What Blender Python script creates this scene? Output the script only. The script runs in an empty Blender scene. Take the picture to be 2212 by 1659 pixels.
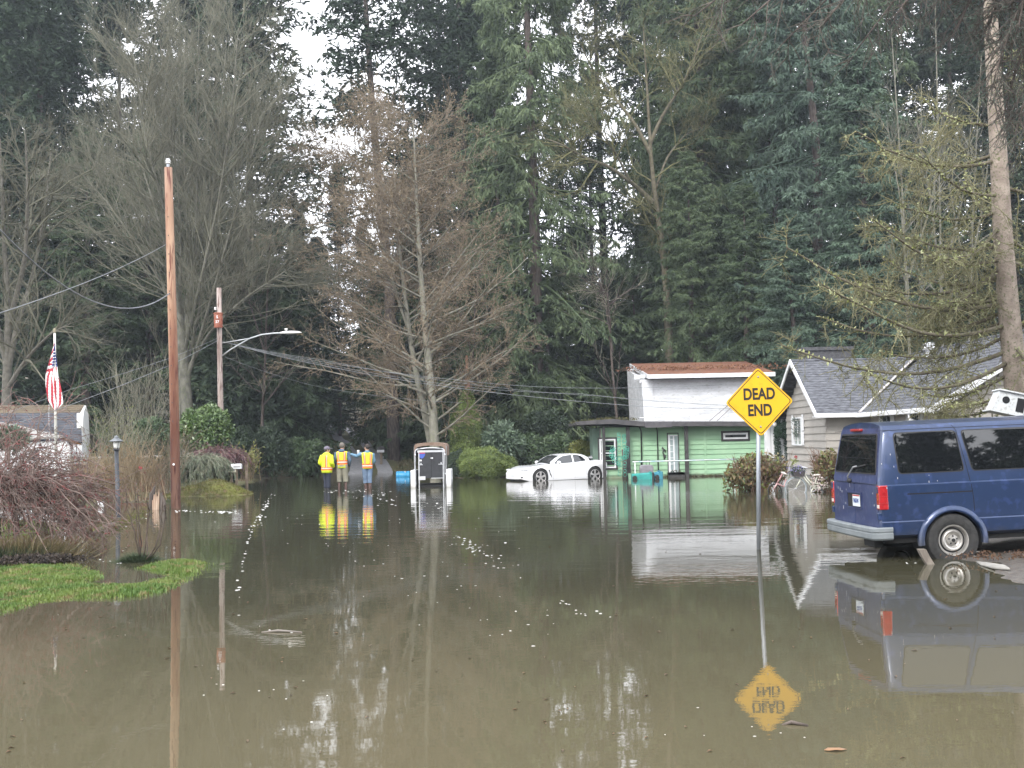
import bpy, bmesh, math, random
import numpy as np
from mathutils import Vector, Matrix, noise as mnoise
R=math.radians; PI=math.pi
C=bpy.context.scene.collection
SC=bpy.context.scene
# ---------------------------------------------------------------- camera
H=1.65; FU=2600.0; PITCH=R(2.70); ROLL=R(1.15)
r0=Vector((1,0,0)); w0=Vector((0,math.cos(PITCH),math.sin(PITCH))); u0=Vector((0,-math.sin(PITCH),math.cos(PITCH)))
CR=r0*math.cos(ROLL)-u0*math.sin(ROLL); CU=u0*math.cos(ROLL)+r0*math.sin(ROLL); CW=w0
cd=bpy.data.cameras.new('camera'); cam=bpy.data.objects.new('camera',cd); C.objects.link(cam)
M4=Matrix((( CR.x,CU.x,-CW.x,0),(CR.y,CU.y,-CW.y,0),(CR.z,CU.z,-CW.z,H),(0,0,0,1)))
cam.matrix_world=M4
cd.sensor_width=36; cd.lens=FU/2212*36; cd.clip_end=3000; cd.clip_start=.1
SC.camera=cam
def ray(x,y): return CW+CR*((x-1106)/FU)-CU*((y-829.5)/FU)
def P(x,y,Y):                      # point at distance Y seen at photo position (x,y)
    d=ray(x,y); return Vector((0,0,H))+d*(Y/d.y)
def G(x,y,z=0.0):                  # point at height z seen at photo position (x,y)
    d=ray(x,y); return Vector((0,0,H))+d*((z-H)/d.z)
# ---------------------------------------------------------------- sky, sun, exposure
SUN_EL=R(38); SUN_ROT=R(200)
W=bpy.data.worlds.new('World'); SC.world=W; W.use_nodes=True
nt=W.node_tree; nt.nodes.clear()
sky=nt.nodes.new('ShaderNodeTexSky'); sky.sky_type='NISHITA'; sky.sun_disc=False
sky.sun_elevation=SUN_EL; sky.sun_rotation=SUN_ROT; sky.air_density=1.0; sky.dust_density=4.0; sky.ozone_density=1.0
hs=nt.nodes.new('ShaderNodeHueSaturation'); hs.inputs['Saturation'].default_value=.12; hs.inputs['Value'].default_value=1.0
tc=nt.nodes.new('ShaderNodeTexCoord'); nz=nt.nodes.new('ShaderNodeTexNoise'); nz.inputs['Scale'].default_value=2.2; nz.inputs['Detail'].default_value=4
mr=nt.nodes.new('ShaderNodeMapRange'); mr.inputs[1].default_value=.3; mr.inputs[2].default_value=.7
cl=nt.nodes.new('ShaderNodeMix'); cl.data_type='RGBA'; cl.inputs[6].default_value=(10.0,10.3,11.2,1); cl.inputs[7].default_value=(13.0,13.2,13.7,1)
mx=nt.nodes.new('ShaderNodeMix'); mx.data_type='RGBA'; mx.inputs[0].default_value=.8      # overcast deck over the clear sky
bg=nt.nodes.new('ShaderNodeBackground'); bg.inputs['Strength'].default_value=.12
wo=nt.nodes.new('ShaderNodeOutputWorld')
L=nt.links.new
L(sky.outputs[0],hs.inputs['Color']); L(hs.outputs[0],mx.inputs[6]); L(tc.outputs['Generated'],nz.inputs['Vector'])
L(nz.outputs[0],mr.inputs[0]); L(mr.outputs[0],cl.inputs[0]); L(cl.outputs[2],mx.inputs[7]); L(mx.outputs[2],bg.inputs[0]); L(bg.outputs[0],wo.inputs[0])
sd=bpy.data.lights.new('sun','SUN'); sd.energy=.9; sd.angle=R(14); sd.color=(1,.96,.9)
so=bpy.data.objects.new('sun',sd); C.objects.link(so)
sv=Vector((math.sin(SUN_ROT)*math.cos(SUN_EL),math.cos(SUN_ROT)*math.cos(SUN_EL),math.sin(SUN_EL)))
so.rotation_euler=sv.to_track_quat('Z','Y').to_euler()
SC.view_settings.view_transform='Standard'; SC.view_settings.look='None'; SC.view_settings.gamma=1
SC.view_settings.exposure=1.27
SC.render.engine='CYCLES'
SC.cycles.max_bounces=5; SC.cycles.diffuse_bounces=2; SC.cycles.glossy_bounces=3; SC.cycles.transmission_bounces=3; SC.cycles.volume_bounces=0; SC.cycles.transparent_max_bounces=6
SC.cycles.use_denoising=True; SC.cycles.caustics_reflective=False; SC.cycles.caustics_refractive=False; SC.cycles.sample_clamp_indirect=4
# ---------------------------------------------------------------- object helpers
ORG={}
def tag(o,label=None,cat=None,group=None,kind=None):
    if label: o['label']=label
    if cat: o['category']=cat
    if group: o['group']=group
    if kind: o['kind']=kind
    return o
def thing(name,label,cat,loc=(0,0,0),rot=None,group=None,world=False):
    o=bpy.data.objects.new(name,None); C.objects.link(o); o.location=loc; o.empty_display_size=.2
    if rot is not None: o.rotation_euler=rot if hasattr(rot,'__len__') else (0,0,rot)
    tag(o,label,cat,group)
    if world: ORG[o.name]=np.array(loc,float)
    return o
def link(name,me,mat,parent=None,smooth=False,org=None):
    o=bpy.data.objects.new(name,me); C.objects.link(o)
    if mat is not None: me.materials.append(mat)
    if smooth: me.polygons.foreach_set('use_smooth',[True]*len(me.polygons))
    if parent is not None:
        o.parent=parent
        if parent.name in ORG: ORG[o.name]=ORG[parent.name]
    return o
def npmesh(name,V,F,mat,parent=None,smooth=False):
    """V (n,3), F list of int arrays (m,k)"""
    V=np.asarray(V,np.float64).reshape(-1,3)
    if parent is not None and parent.name in ORG: V=V-ORG[parent.name]
    if isinstance(F,np.ndarray): F=[F]
    F=[f for f in F if len(f)]
    me=bpy.data.meshes.new(name); me.vertices.add(len(V)); me.vertices.foreach_set('co',V.astype(np.float32).ravel())
    nl=sum(f.size for f in F); npoly=sum(len(f) for f in F)
    me.loops.add(nl); me.polygons.add(npoly)
    me.loops.foreach_set('vertex_index',np.concatenate([f.ravel() for f in F]).astype(np.int32))
    tot=np.concatenate([np.full(len(f),f.shape[1]) for f in F]).astype(np.int32)
    st=np.concatenate([[0],np.cumsum(tot)[:-1]]).astype(np.int32)
    me.polygons.foreach_set('loop_start',st); me.polygons.foreach_set('loop_total',tot)
    me.update(calc_edges=True)
    return link(name,me,mat,parent,smooth)
def copy_tree(o,parent=None):
    c=o.copy(); C.objects.link(c)
    if parent is not None: c.parent=parent
    for ch in list(KIDS.get(o.name,[])): copy_tree(ch,c)
    return c
KIDS={}
def kids_of(o):
    KIDS[o.name]=[x for x in C.objects if x.parent==o]
    for k in KIDS[o.name]: kids_of(k)

class MB:
    def __init__(s): s.v=[]; s.f=[]
    def add(s,vs,fs):
        n=len(s.v); s.v+= [tuple(v) for v in vs]; s.f+=[tuple(i+n for i in f) for f in fs]; return s
    def box(s,a,b,rot=None,at=None):
        x0,y0,z0=a; x1,y1,z1=b
        vs=[Vector(p) for p in ((x0,y0,z0),(x1,y0,z0),(x1,y1,z0),(x0,y1,z0),(x0,y0,z1),(x1,y0,z1),(x1,y1,z1),(x0,y1,z1))]
        if rot is not None: vs=[rot@v for v in vs]
        if at is not None: vs=[v+Vector(at) for v in vs]
        return s.add(vs,[(0,3,2,1),(4,5,6,7),(0,1,5,4),(1,2,6,5),(2,3,7,6),(3,0,4,7)])
    def cbox(s,c,sz,rot=None):
        h=[q/2 for q in sz]; return s.box((-h[0],-h[1],-h[2]),(h[0],h[1],h[2]),rot,c)
    def tube(s,pts,rad,n=8,caps=True,sx=1,sy=1):
        pts=[Vector(p) for p in pts]; m=len(pts)
        if not hasattr(rad,'__len__'): rad=[rad]*m
        rings=[]; prev=None
        for i in range(m):
            t=(pts[min(i+1,m-1)]-pts[max(i-1,0)]).normalized()
            if prev is None:
                a=Vector((0,0,1)) if abs(t.z)<.9 else Vector((1,0,0)); a=(a-t*a.dot(t)).normalized()
            else:
                a=prev-t*prev.dot(t); a=a.normalized() if a.length>1e-6 else prev
            prev=a; b=t.cross(a)
            rings.append([pts[i]+(a*math.cos(2*PI*k/n)*sx+b*math.sin(2*PI*k/n)*sy)*rad[i] for k in range(n)])
        vs=[v for r_ in rings for v in r_]; fs=[]
        for i in range(m-1):
            for k in range(n):
                k2=(k+1)%n; fs.append((i*n+k,i*n+k2,(i+1)*n+k2,(i+1)*n+k))
        if caps: fs.append(tuple(range(n-1,-1,-1))); fs.append(tuple((m-1)*n+k for k in range(n)))
        return s.add(vs,fs)
    def cyl(s,a,b,r,r2=None,n=12): return s.tube([a,b],[r,r if r2 is None else r2],n)
    def loft(s,rings,caps=True,closed=True):
        n=len(rings[0]); vs=[v for r_ in rings for v in r_]; fs=[]
        for i in range(len(rings)-1):
            for k in range(n if closed else n-1):
                k2=(k+1)%n; fs.append((i*n+k,i*n+k2,(i+1)*n+k2,(i+1)*n+k))
        if caps: fs.append(tuple(range(n-1,-1,-1))); fs.append(tuple((len(rings)-1)*n+k for k in range(n)))
        return s.add(vs,fs)
    def prism(s,poly,a,b,axis='y'):
        n=len(poly)
        def pt(p,t): return {'y':(p[0],t,p[1]),'x':(t,p[0],p[1]),'z':(p[0],p[1],t)}[axis]
        vs=[pt(p,a) for p in poly]+[pt(p,b) for p in poly]
        return s.add(vs,[tuple(range(n-1,-1,-1)),tuple(range(n,2*n))]+[(k,(k+1)%n,n+(k+1)%n,n+k) for k in range(n)])
    def slab(s,poly3,off):
        n=len(poly3); off=Vector(off); vs=[Vector(p) for p in poly3]+[Vector(p)+off for p in poly3]
        return s.add(vs,[tuple(range(n-1,-1,-1)),tuple(range(n,2*n))]+[(k,(k+1)%n,n+(k+1)%n,n+k) for k in range(n)])
    def ell(s,c,r,n=12,m=8,rot=None):
        c=Vector(c); rings=[]
        for i in range(1,m):
            th=PI*i/m; rings.append([Vector((r[0]*math.sin(th)*math.cos(2*PI*k/n),r[1]*math.sin(th)*math.sin(2*PI*k/n),r[2]*math.cos(th))) for k in range(n)])
        vs=[v for q in rings for v in q]+[Vector((0,0,r[2])),Vector((0,0,-r[2]))]
        if rot is not None: vs=[rot@v for v in vs]
        vs=[v+c for v in vs]; fs=[]; T=len(vs)-2
        for i in range(m-2):
            for k in range(n):
                k2=(k+1)%n; fs.append((i*n+k,(i+1)*n+k,(i+1)*n+k2,i*n+k2))
        for k in range(n):
            k2=(k+1)%n; fs.append((T,k,k2)); fs.append((T+1,(m-2)*n+k2,(m-2)*n+k))
        return s.add(vs,fs)
    def torus(s,c,ax,R_,r,n=24,k=8,arc=(0,2*PI),sq=1):
        c=Vector(c); ax=Vector(ax).normalized(); a=Vector((0,0,1)) if abs(ax.z)<.9 else Vector((1,0,0)); a=(a-ax*a.dot(ax)).normalized(); b=ax.cross(a)
        full=abs(arc[1]-arc[0]-2*PI)<1e-6; rings=[]
        for i in range(n if full else n+1):
            t=arc[0]+(arc[1]-arc[0])*i/n; d=a*math.cos(t)+b*math.sin(t)
            rings.append([c+d*(R_+r*math.cos(2*PI*j/k))+ax*(r*sq*math.sin(2*PI*j/k)) for j in range(k)])
        if full: rings.append(rings[0])
        return s.loft(rings,caps=not full)
    def lathe(s,c,prof,n=24,axis='z',caps=True):
        c=Vector(c); rings=[]
        for (rr,h) in prof:
            q=[]
            for k in range(n):
                a=2*PI*k/n
                v={'z':(rr*math.cos(a),rr*math.sin(a),h),'y':(rr*math.cos(a),h,rr*math.sin(a)),'x':(h,rr*math.cos(a),rr*math.sin(a))}[axis]
                q.append(c+Vector(v))
            rings.append(q)
        return s.loft(rings,caps=caps)
    def build(s,name,mat,parent=None,smooth=False,bevel=0,seg=2):
        V=np.array([tuple(v) for v in s.v],float)
        if parent is not None and parent.name in ORG: V=V-ORG[parent.name]
        me=bpy.data.meshes.new(name); me.from_pydata([tuple(v) for v in V],[],s.f)
        bm=bmesh.new(); bm.from_mesh(me); bmesh.ops.recalc_face_normals(bm,faces=bm.faces)
        bm.to_mesh(me); bm.free()
        if smooth=='auto':
            o=link(name,me,mat,parent,True); me.set_sharp_from_angle(angle=R(38))
        else: o=link(name,me,mat,parent,bool(smooth))
        if bevel:
            b=o.modifiers.new('b','BEVEL'); b.width=bevel; b.segments=seg; b.limit_method='ANGLE'; b.angle_limit=R(40)
        return o
# ---------------------------------------------------------------- materials
MATS={}
def M(name,c1,c2=None,scale=4,rough=.7,metal=0,bump=0,bscale=None,stretch=(1,1,1),c3=None,spec=.5,coat=0,detail=6,rnd=0,lo=.35,hi=.65,trans=0,emit=None,coords='Object'):
    if name in MATS: return MATS[name]
    m=bpy.data.materials.new(name); m.use_nodes=True; n=m.node_tree; b=n.nodes['Principled BSDF']; K=n.links.new
    b.inputs['Roughness'].default_value=rough; b.inputs['Metallic'].default_value=metal; b.inputs['Specular IOR Level'].default_value=spec
    b.inputs['Coat Weight'].default_value=coat; b.inputs['Transmission Weight'].default_value=trans
    b.inputs['Coat Roughness'].default_value=.05
    if emit: b.inputs['Emission Color'].default_value=(*emit[:3],1); b.inputs['Emission Strength'].default_value=emit[3]
    tc=n.nodes.new('ShaderNodeTexCoord'); mp=n.nodes.new('ShaderNodeMapping'); mp.inputs['Scale'].default_value=stretch; K(tc.outputs[coords],mp.inputs[0])
    src=None
    if c2 is not None:
        z=n.nodes.new('ShaderNodeTexNoise'); z.inputs['Scale'].default_value=scale; z.inputs['Detail'].default_value=detail; K(mp.outputs[0],z.inputs[0])
        r_=n.nodes.new('ShaderNodeMapRange'); r_.inputs[1].default_value=lo; r_.inputs[2].default_value=hi; K(z.outputs[0],r_.inputs[0])
        x=n.nodes.new('ShaderNodeMix'); x.data_type='RGBA'; x.inputs[6].default_value=(*c1,1); x.inputs[7].default_value=(*c2,1); K(r_.outputs[0],x.inputs[0]); src=x.outputs[2]
        if c3 is not None:
            z2=n.nodes.new('ShaderNodeTexNoise'); z2.inputs['Scale'].default_value=scale*4.7; z2.inputs['Detail'].default_value=4; K(mp.outputs[0],z2.inputs[0])
            r2=n.nodes.new('ShaderNodeMapRange'); r2.inputs[1].default_value=.54; r2.inputs[2].default_value=.66; K(z2.outputs[0],r2.inputs[0])
            x2=n.nodes.new('ShaderNodeMix'); x2.data_type='RGBA'; x2.inputs[7].default_value=(*c3,1); K(src,x2.inputs[6]); K(r2.outputs[0],x2.inputs[0]); src=x2.outputs[2]
    if rnd:
        oi=n.nodes.new('ShaderNodeObjectInfo'); h=n.nodes.new('ShaderNodeHueSaturation')
        a=n.nodes.new('ShaderNodeMapRange'); a.inputs[3].default_value=1-rnd; a.inputs[4].default_value=1+rnd; K(oi.outputs['Random'],a.inputs[0]); K(a.outputs[0],h.inputs['Value'])
        a2=n.nodes.new('ShaderNodeMapRange'); a2.inputs[3].default_value=.515; a2.inputs[4].default_value=.485; K(oi.outputs['Random'],a2.inputs[0]); K(a2.outputs[0],h.inputs['Hue'])
        if src: K(src,h.inputs['Color'])
        else: h.inputs['Color'].default_value=(*c1,1)
        src=h.outputs[0]
    if src: K(src,b.inputs['Base Color'])
    else: b.inputs['Base Color'].default_value=(*c1,1)
    if bump:
        z=n.nodes.new('ShaderNodeTexNoise'); z.inputs['Scale'].default_value=bscale or scale*3; z.inputs['Detail'].default_value=5; K(mp.outputs[0],z.inputs[0])
        bb=n.nodes.new('ShaderNodeBump'); bb.inputs['Strength'].default_value=min(1,bump); bb.inputs['Distance'].default_value=.02; K(z.outputs[0],bb.inputs['Height']); K(bb.outputs[0],b.inputs['Normal'])
    MATS[name]=m; return m
def text_mesh(name,txt,size,mat,parent,mtx,depth=.002,bold=.0,align='CENTER',sx=1):
    cu=bpy.data.curves.new(name,'FONT'); cu.body=txt; cu.size=size; cu.extrude=depth; cu.offset=bold; cu.align_x=align; cu.align_y='CENTER'
    t=bpy.data.objects.new(name+'_t',cu); C.objects.link(t)
    me=bpy.data.meshes.new_from_object(t.evaluated_get(bpy.context.evaluated_depsgraph_get()))
    bpy.data.objects.remove(t); bpy.data.curves.remove(cu)
    me.name=name; me.transform(Matrix.Diagonal((sx,1,1,1))); me.transform(mtx); me.materials.clear()
    return link(name,me,mat,parent)
def tide(m,z0,z1,col,amt=.8,nscale=3,off=.12):
    n=m.node_tree; b=n.nodes['Principled BSDF']; K=n.links.new; inp=b.inputs['Base Color']; tc=n.nodes.new('ShaderNodeTexCoord'); sp=n.nodes.new('ShaderNodeSeparateXYZ'); K(tc.outputs['Object'],sp.inputs[0])
    z=n.nodes.new('ShaderNodeTexNoise'); z.inputs['Scale'].default_value=nscale; z.inputs['Detail'].default_value=5; K(tc.outputs['Object'],z.inputs[0])
    a=n.nodes.new('ShaderNodeMath'); a.operation='MULTIPLY_ADD'; a.inputs[1].default_value=-off*2; K(z.outputs[0],a.inputs[0]); K(sp.outputs[2],a.inputs[2])
    r=n.nodes.new('ShaderNodeMapRange'); r.inputs[1].default_value=z0-off; r.inputs[2].default_value=z1-off; r.inputs[3].default_value=amt; r.inputs[4].default_value=0; K(a.outputs[0],r.inputs[0])
    x=n.nodes.new('ShaderNodeMix'); x.data_type='RGBA'; x.inputs[7].default_value=(*col,1); K(r.outputs[0],x.inputs[0])
    if inp.links: K(inp.links[0].from_socket,x.inputs[6])
    else: x.inputs[6].default_value=tuple(inp.default_value)
    K(x.outputs[2],inp)
rng=np.random.default_rng(7); random.seed(7)
# ================================================================ TREE GROWERS (numpy)
def nrm(a): return a/np.maximum(np.linalg.norm(a,axis=-1,keepdims=True),1e-9)
def grow(P0,D0,Ln,R0,nseg,wander,trop,rtip,rg,droop=0):
    n=len(P0); pts=np.zeros((n,nseg+1,3)); rad=np.zeros((n,nseg+1)); pts[:,0]=P0; d=nrm(D0.copy()); rad[:,0]=R0
    Ln=np.broadcast_to(Ln,(n,)); R0=np.broadcast_to(R0,(n,)); T=np.broadcast_to(trop,(n,))
    for i in range(nseg):
        d=d+rg.normal(0,wander,(n,3)); d[:,2]+=T+droop*(i/nseg-.5); d=nrm(d)
        pts[:,i+1]=pts[:,i]+d*(Ln/nseg)[:,None]; rad[:,i+1]=R0*(1-(1-rtip)*(i+1)/nseg)
    return pts,rad
def kids(pts,rad,k,s0,s1,ang,jit,rg,sidef=None,even=False):
    n,m,_=pts.shape; K=n*k; idx=np.repeat(np.arange(n),k)
    s=rg.uniform(s0,s1,K) if not even else np.tile(np.linspace(s0,s1,k),n)+rg.uniform(-.5,.5,K)*(s1-s0)/k
    s=np.clip(s,0,.999); f=s*(m-1); i=f.astype(int); t=(f-i)[:,None]
    a=pts[idx,i]; b=pts[idx,i+1]; p=a+(b-a)*t; d=nrm(b-a); rr=rad[idx,i]*(1-t[:,0])+rad[idx,i+1]*t[:,0]
    q=rg.normal(0,1,(K,3)); 
    if sidef is not None: q[:,2]*=sidef
    q=nrm(q-d*(q*d).sum(1,keepdims=True)); A=ang+rg.normal(0,jit,K)
    D=d*np.cos(A)[:,None]+q*np.sin(A)[:,None]
    return p,D,s,rr,idx
def tubes(pts,rad,k):
    n,m,_=pts.shape; t=np.zeros_like(pts); t[:,1:-1]=pts[:,2:]-pts[:,:-2]; t[:,0]=pts[:,1]-pts[:,0]; t[:,-1]=pts[:,-1]-pts[:,-2]; t=nrm(t)
    ref=np.where(np.abs(t[:,:1,2:3])>.8,np.array([[[1.,0,0]]]),np.array([[[0,0,1.]]])); a=nrm(np.cross(t,np.broadcast_to(ref,t.shape))); b=np.cross(t,a)
    th=2*PI*np.arange(k)/k
    V=pts[:,:,None]+rad[:,:,None,None]*(a[:,:,None]*np.cos(th)[:,None]+b[:,:,None]*np.sin(th)[:,None])
    base=np.arange(n)[:,None,None]*m*k+np.arange(m-1)[None,:,None]*k
    j=np.arange(k)[None,None]; j2=(j+1)%k
    F=np.stack([base+j,base+j2,base+k+j2,base+k+j],-1).reshape(-1,4)
    return V.reshape(-1,3),F
def diamonds(c,ax,sd,ln,wd):
    """leaf shaped quads: centre base c, long axis ax, side sd"""
    ln=np.broadcast_to(ln,(len(c),))[:,None]; wd=np.broadcast_to(wd,(len(c),))[:,None]
    V=np.stack([c,c+ax*ln*.45+sd*wd*.5,c+ax*ln,c+ax*ln*.45-sd*wd*.5],1).reshape(-1,3)
    return V,np.arange(len(c)*4).reshape(-1,4)
def cat(parts):
    Vs=[];Fs=[];n=0
    for V,F in parts: Vs.append(V); Fs.append(F+n); n+=len(V)
    return np.concatenate(Vs),np.concatenate(Fs)
def rdir(rg,n,zs=1):
    q=rg.normal(0,1,(n,3)); q[:,2]*=zs; return nrm(q)

def conifer(seed,Ht,Rad,z0,style,dens=1.0,trunk_r=.4,sparse=0):
    """returns trunk (V,F), crown (V,F). style fir | cedar"""
    rg=np.random.default_rng(seed)
    tp=np.array([[0,0,-.3],[0,0,Ht*.25],[0,0,Ht*.5],[0,0,Ht*.75],[0,0,Ht]],float); tp[1:,:2]+=rg.normal(0,.12,(4,2))
    zz=np.linspace(-.3,Ht,12); tx=np.interp(zz,tp[:,2],tp[:,0]); ty=np.interp(zz,tp[:,2],tp[:,1])
    tr=tubes(np.stack([tx,ty,zz],1)[None],(trunk_r*(1-zz/Ht*.93))[None],9)
    nb=int(Ht*(1-z0)*6.2*dens)
    t=np.sort(rg.uniform(z0,1,nb)**.92); z=t*Ht; az=rg.uniform(0,2*PI,nb)
    if style=='fir':
        Lb=Rad*np.clip((1-t)**.75+.08,0,1)*rg.uniform(.55,1.1,nb)*np.clip((t-z0)/.12+.55,0,1); el=np.interp(t,[0,.5,1],[-.28,-.05,.75])+rg.normal(0,.12,nb); tr_=.035; 
    else:
        Lb=Rad*np.clip((1-t)**.6+.06,0,1)*rg.uniform(.6,1.1,nb); el=np.interp(t,[0,.5,1],[-.25,.0,.8])+rg.normal(0,.1,nb); tr_=-.03
    if sparse: 
        keep=rg.uniform(0,1,nb)>sparse*np.clip(1.4-t,0,1); z,az,Lb,el,t=z[keep],az[keep],Lb[keep],el[keep],t[keep]
    D=np.stack([np.cos(az)*np.cos(el),np.sin(az)*np.cos(el),np.sin(el)],1)
    P0=np.stack([np.interp(z,zz,tx),np.interp(z,zz,ty),z],1)
    bp,br=grow(P0,D,Lb,.012*Lb+.02,6,.07,tr_,.2,rg,droop=.12 if style=='fir' else .22)
    out=[tubes(bp,br,3)]
    # side branchlets
    k=15
    p,d,s,rr,idx=kids(bp,br,k,.12,1,1.0,.18,rg,sidef=.15,even=True)
    l2=(Lb[idx]*.34*(1.08-s)+.28)*rg.uniform(.6,1.2,len(s))
    if style=='cedar': d[:,2]-=.35
    q,qr=grow(p,nrm(d),l2,.012,2,.08,-.06 if style=='fir' else -.28,.4,rg)
    # sprays along branchlets
    kk=5 if style=='fir' else 9
    p3,d3,s3,_,i3=kids(q,qr,kk,.05,1,.75,.25,rg,sidef=.3 if style=='fir' else .8)
    n=len(p3)
    if style=='fir':
        d3[:,2]-=.12; d3=nrm(d3); sd=nrm(np.cross(d3,rdir(rg,n)*.7+np.array([0,0,1.]))); ln=rg.uniform(.3,.62,n); wd=rg.uniform(.07,.17,n)
    else:
        d3=d3*.75+np.array([0,0,-.75]); d3=nrm(d3+rg.normal(0,.15,(n,3))); sd=nrm(np.cross(d3,rdir(rg,n))); ln=rg.uniform(.22,.5,n); wd=rg.uniform(.05,.12,n)
    out.append(diamonds(p3,d3,sd,ln,wd))
    sd2=nrm(np.cross(d3,sd)+sd*rg.uniform(-1,1,(n,1))); d4=nrm(d3+rg.normal(0,.45,(n,3)))
    out.append(diamonds(p3+d3*.1,d4,sd2,ln*.8,wd))
    return tr,cat(out)
def bare(seed,trunks,spec,leafn=0,leaf=(.05,.04),k0=9,trunk_levels=1):
    """trunks: list of (pts(list),r0,r1). spec: list of dict per level. Returns trunk (V,F), crown (V,F), leaves"""
    rg=np.random.default_rng(seed); T=[];O=[]
    pr=[]
    for ti_,(pts,ra,rb) in enumerate(trunks):
        if ti_==0 and pts[0][2]>.15: pts=[(pts[0][0]*.8,pts[0][1],-.3)]+list(pts)
        p=np.array(pts,float); m=13
        s=np.linspace(0,1,len(p)); u=np.linspace(0,1,m)
        q=np.stack([np.interp(u,s,p[:,i]) for i in range(3)],1)
        q[1:-1]=(q[:-2]+q[1:-1]*2+q[2:])/4
        rad=ra+(rb-ra)*u**.8
        T.append(tubes(q[None],rad[None],k0)); pr.append((q,rad))
    pts=np.stack([a for a,b in pr]); rad=np.stack([b for a,b in pr]); Ltr=np.linalg.norm(np.diff(pts,axis=1),axis=2).sum(1)
    par=Ltr
    for li,S in enumerate(spec):
        p,d,s,rr,idx=kids(pts,rad,S['k'],S.get('s0',.2),S.get('s1',1),S['ang'],S.get('jit',.15),rg,sidef=S.get('side'),even=S.get('even',False))
        if 'up' in S: d[:,2]+=S['up']; d=nrm(d)
        ln=S['L']
        if callable(ln): ln=ln(s)*rg.uniform(.7,1.15,len(s))
        else: ln=ln*rg.uniform(.5,1.15,len(s))
        r=np.minimum(rr*.75,S['r']) if 'rf' not in S else np.minimum(rr*S['rf'],S['r'])
        r=np.maximum(r,S.get('rmin',.006))
        pts,rad=grow(p,d,ln,r,S.get('n',4),S.get('w',.1),S.get('trop',.03),S.get('rt',.35),rg,droop=S.get('droop',0))
        (T if li<trunk_levels-1 else O).append(tubes(pts,rad,5 if li==0 else 3))
    lf=None
    if leafn:
        p,d,s,rr,idx=kids(pts,rad,leafn,.2,1,.9,.3,rg); n=len(p)
        lf=diamonds(p,nrm(d+rg.normal(0,.5,(n,3))),rdir(rg,n),rg.uniform(.6,1.4,n)*leaf[0],rg.uniform(.6,1.3,n)*leaf[1])
    return cat(T),cat(O) if O else None,lf
def leafcloud(seed,blobs,n,ln,wd,droop=0,shell=.55,zs=1):
    """leaves spread through lumpy volume of blobs [(c,(rx,ry,rz))]"""
    rg=np.random.default_rng(seed); w=np.array([b[1][0]*b[1][1]+b[1][0]*b[1][2] for b in blobs],float); w/=w.sum()
    bi=rg.choice(len(blobs),n,p=w); c=np.array([tuple(b[0]) for b in blobs],float)[bi]; r=np.array([b[1] for b in blobs],float)[bi]
    dd=rdir(rg,n); f=shell+(1.06-shell)*rg.uniform(0,1,n)**.5
    lump=1+.10*np.sin(dd[:,0]*7+bi*2.1)+.10*np.sin(dd[:,1]*8+dd[:,2]*6+bi)
    p=c+dd*r*(f*lump)[:,None]
    ax=nrm(dd*.6+rg.normal(0,.6,(n,3))+np.array([0,0,-droop])); sd=nrm(np.cross(ax,nrm(dd+rg.normal(0,.5,(n,3)))+1e-4))
    return diamonds(p,nrm(np.cross(sd,dd)+ax*.7),sd,ln*rg.uniform(.6,1.3,n),wd*rg.uniform(.6,1.3,n))
def place_tree(name,label,cat_,loc,parts,group=None,rz=0,sc=1):
    """parts: list of (part name, (V,F), mat)"""
    o=thing(name,label,cat_,loc,rz,group)
    if sc!=1: o.scale=(sc,sc,sc) if not hasattr(sc,'__len__') else sc
    for nm,vf,mt in parts:
        if vf is None: continue
        npmesh(nm,vf[0],vf[1],mt,o)
    kids_of(o); return o
# ================================================================ SETTING: water, ground, driveway
WATER=bpy.data.materials.new('flood_water'); WATER.use_nodes=True
n=WATER.node_tree; b=n.nodes['Principled BSDF']; K=n.links.new
b.inputs['Roughness'].default_value=.02; b.inputs['IOR'].default_value=1.333; b.inputs['Specular IOR Level'].default_value=.5
tc=n.nodes.new('ShaderNodeTexCoord')
z=n.nodes.new('ShaderNodeTexNoise'); z.inputs['Scale'].default_value=.25; z.inputs['Detail'].default_value=4; K(tc.outputs['Object'],z.inputs[0])
x=n.nodes.new('ShaderNodeMix'); x.data_type='RGBA'; x.inputs[6].default_value=(.088,.077,.046,1); x.inputs[7].default_value=(.108,.094,.057,1); K(z.outputs[0],x.inputs[0])
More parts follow.
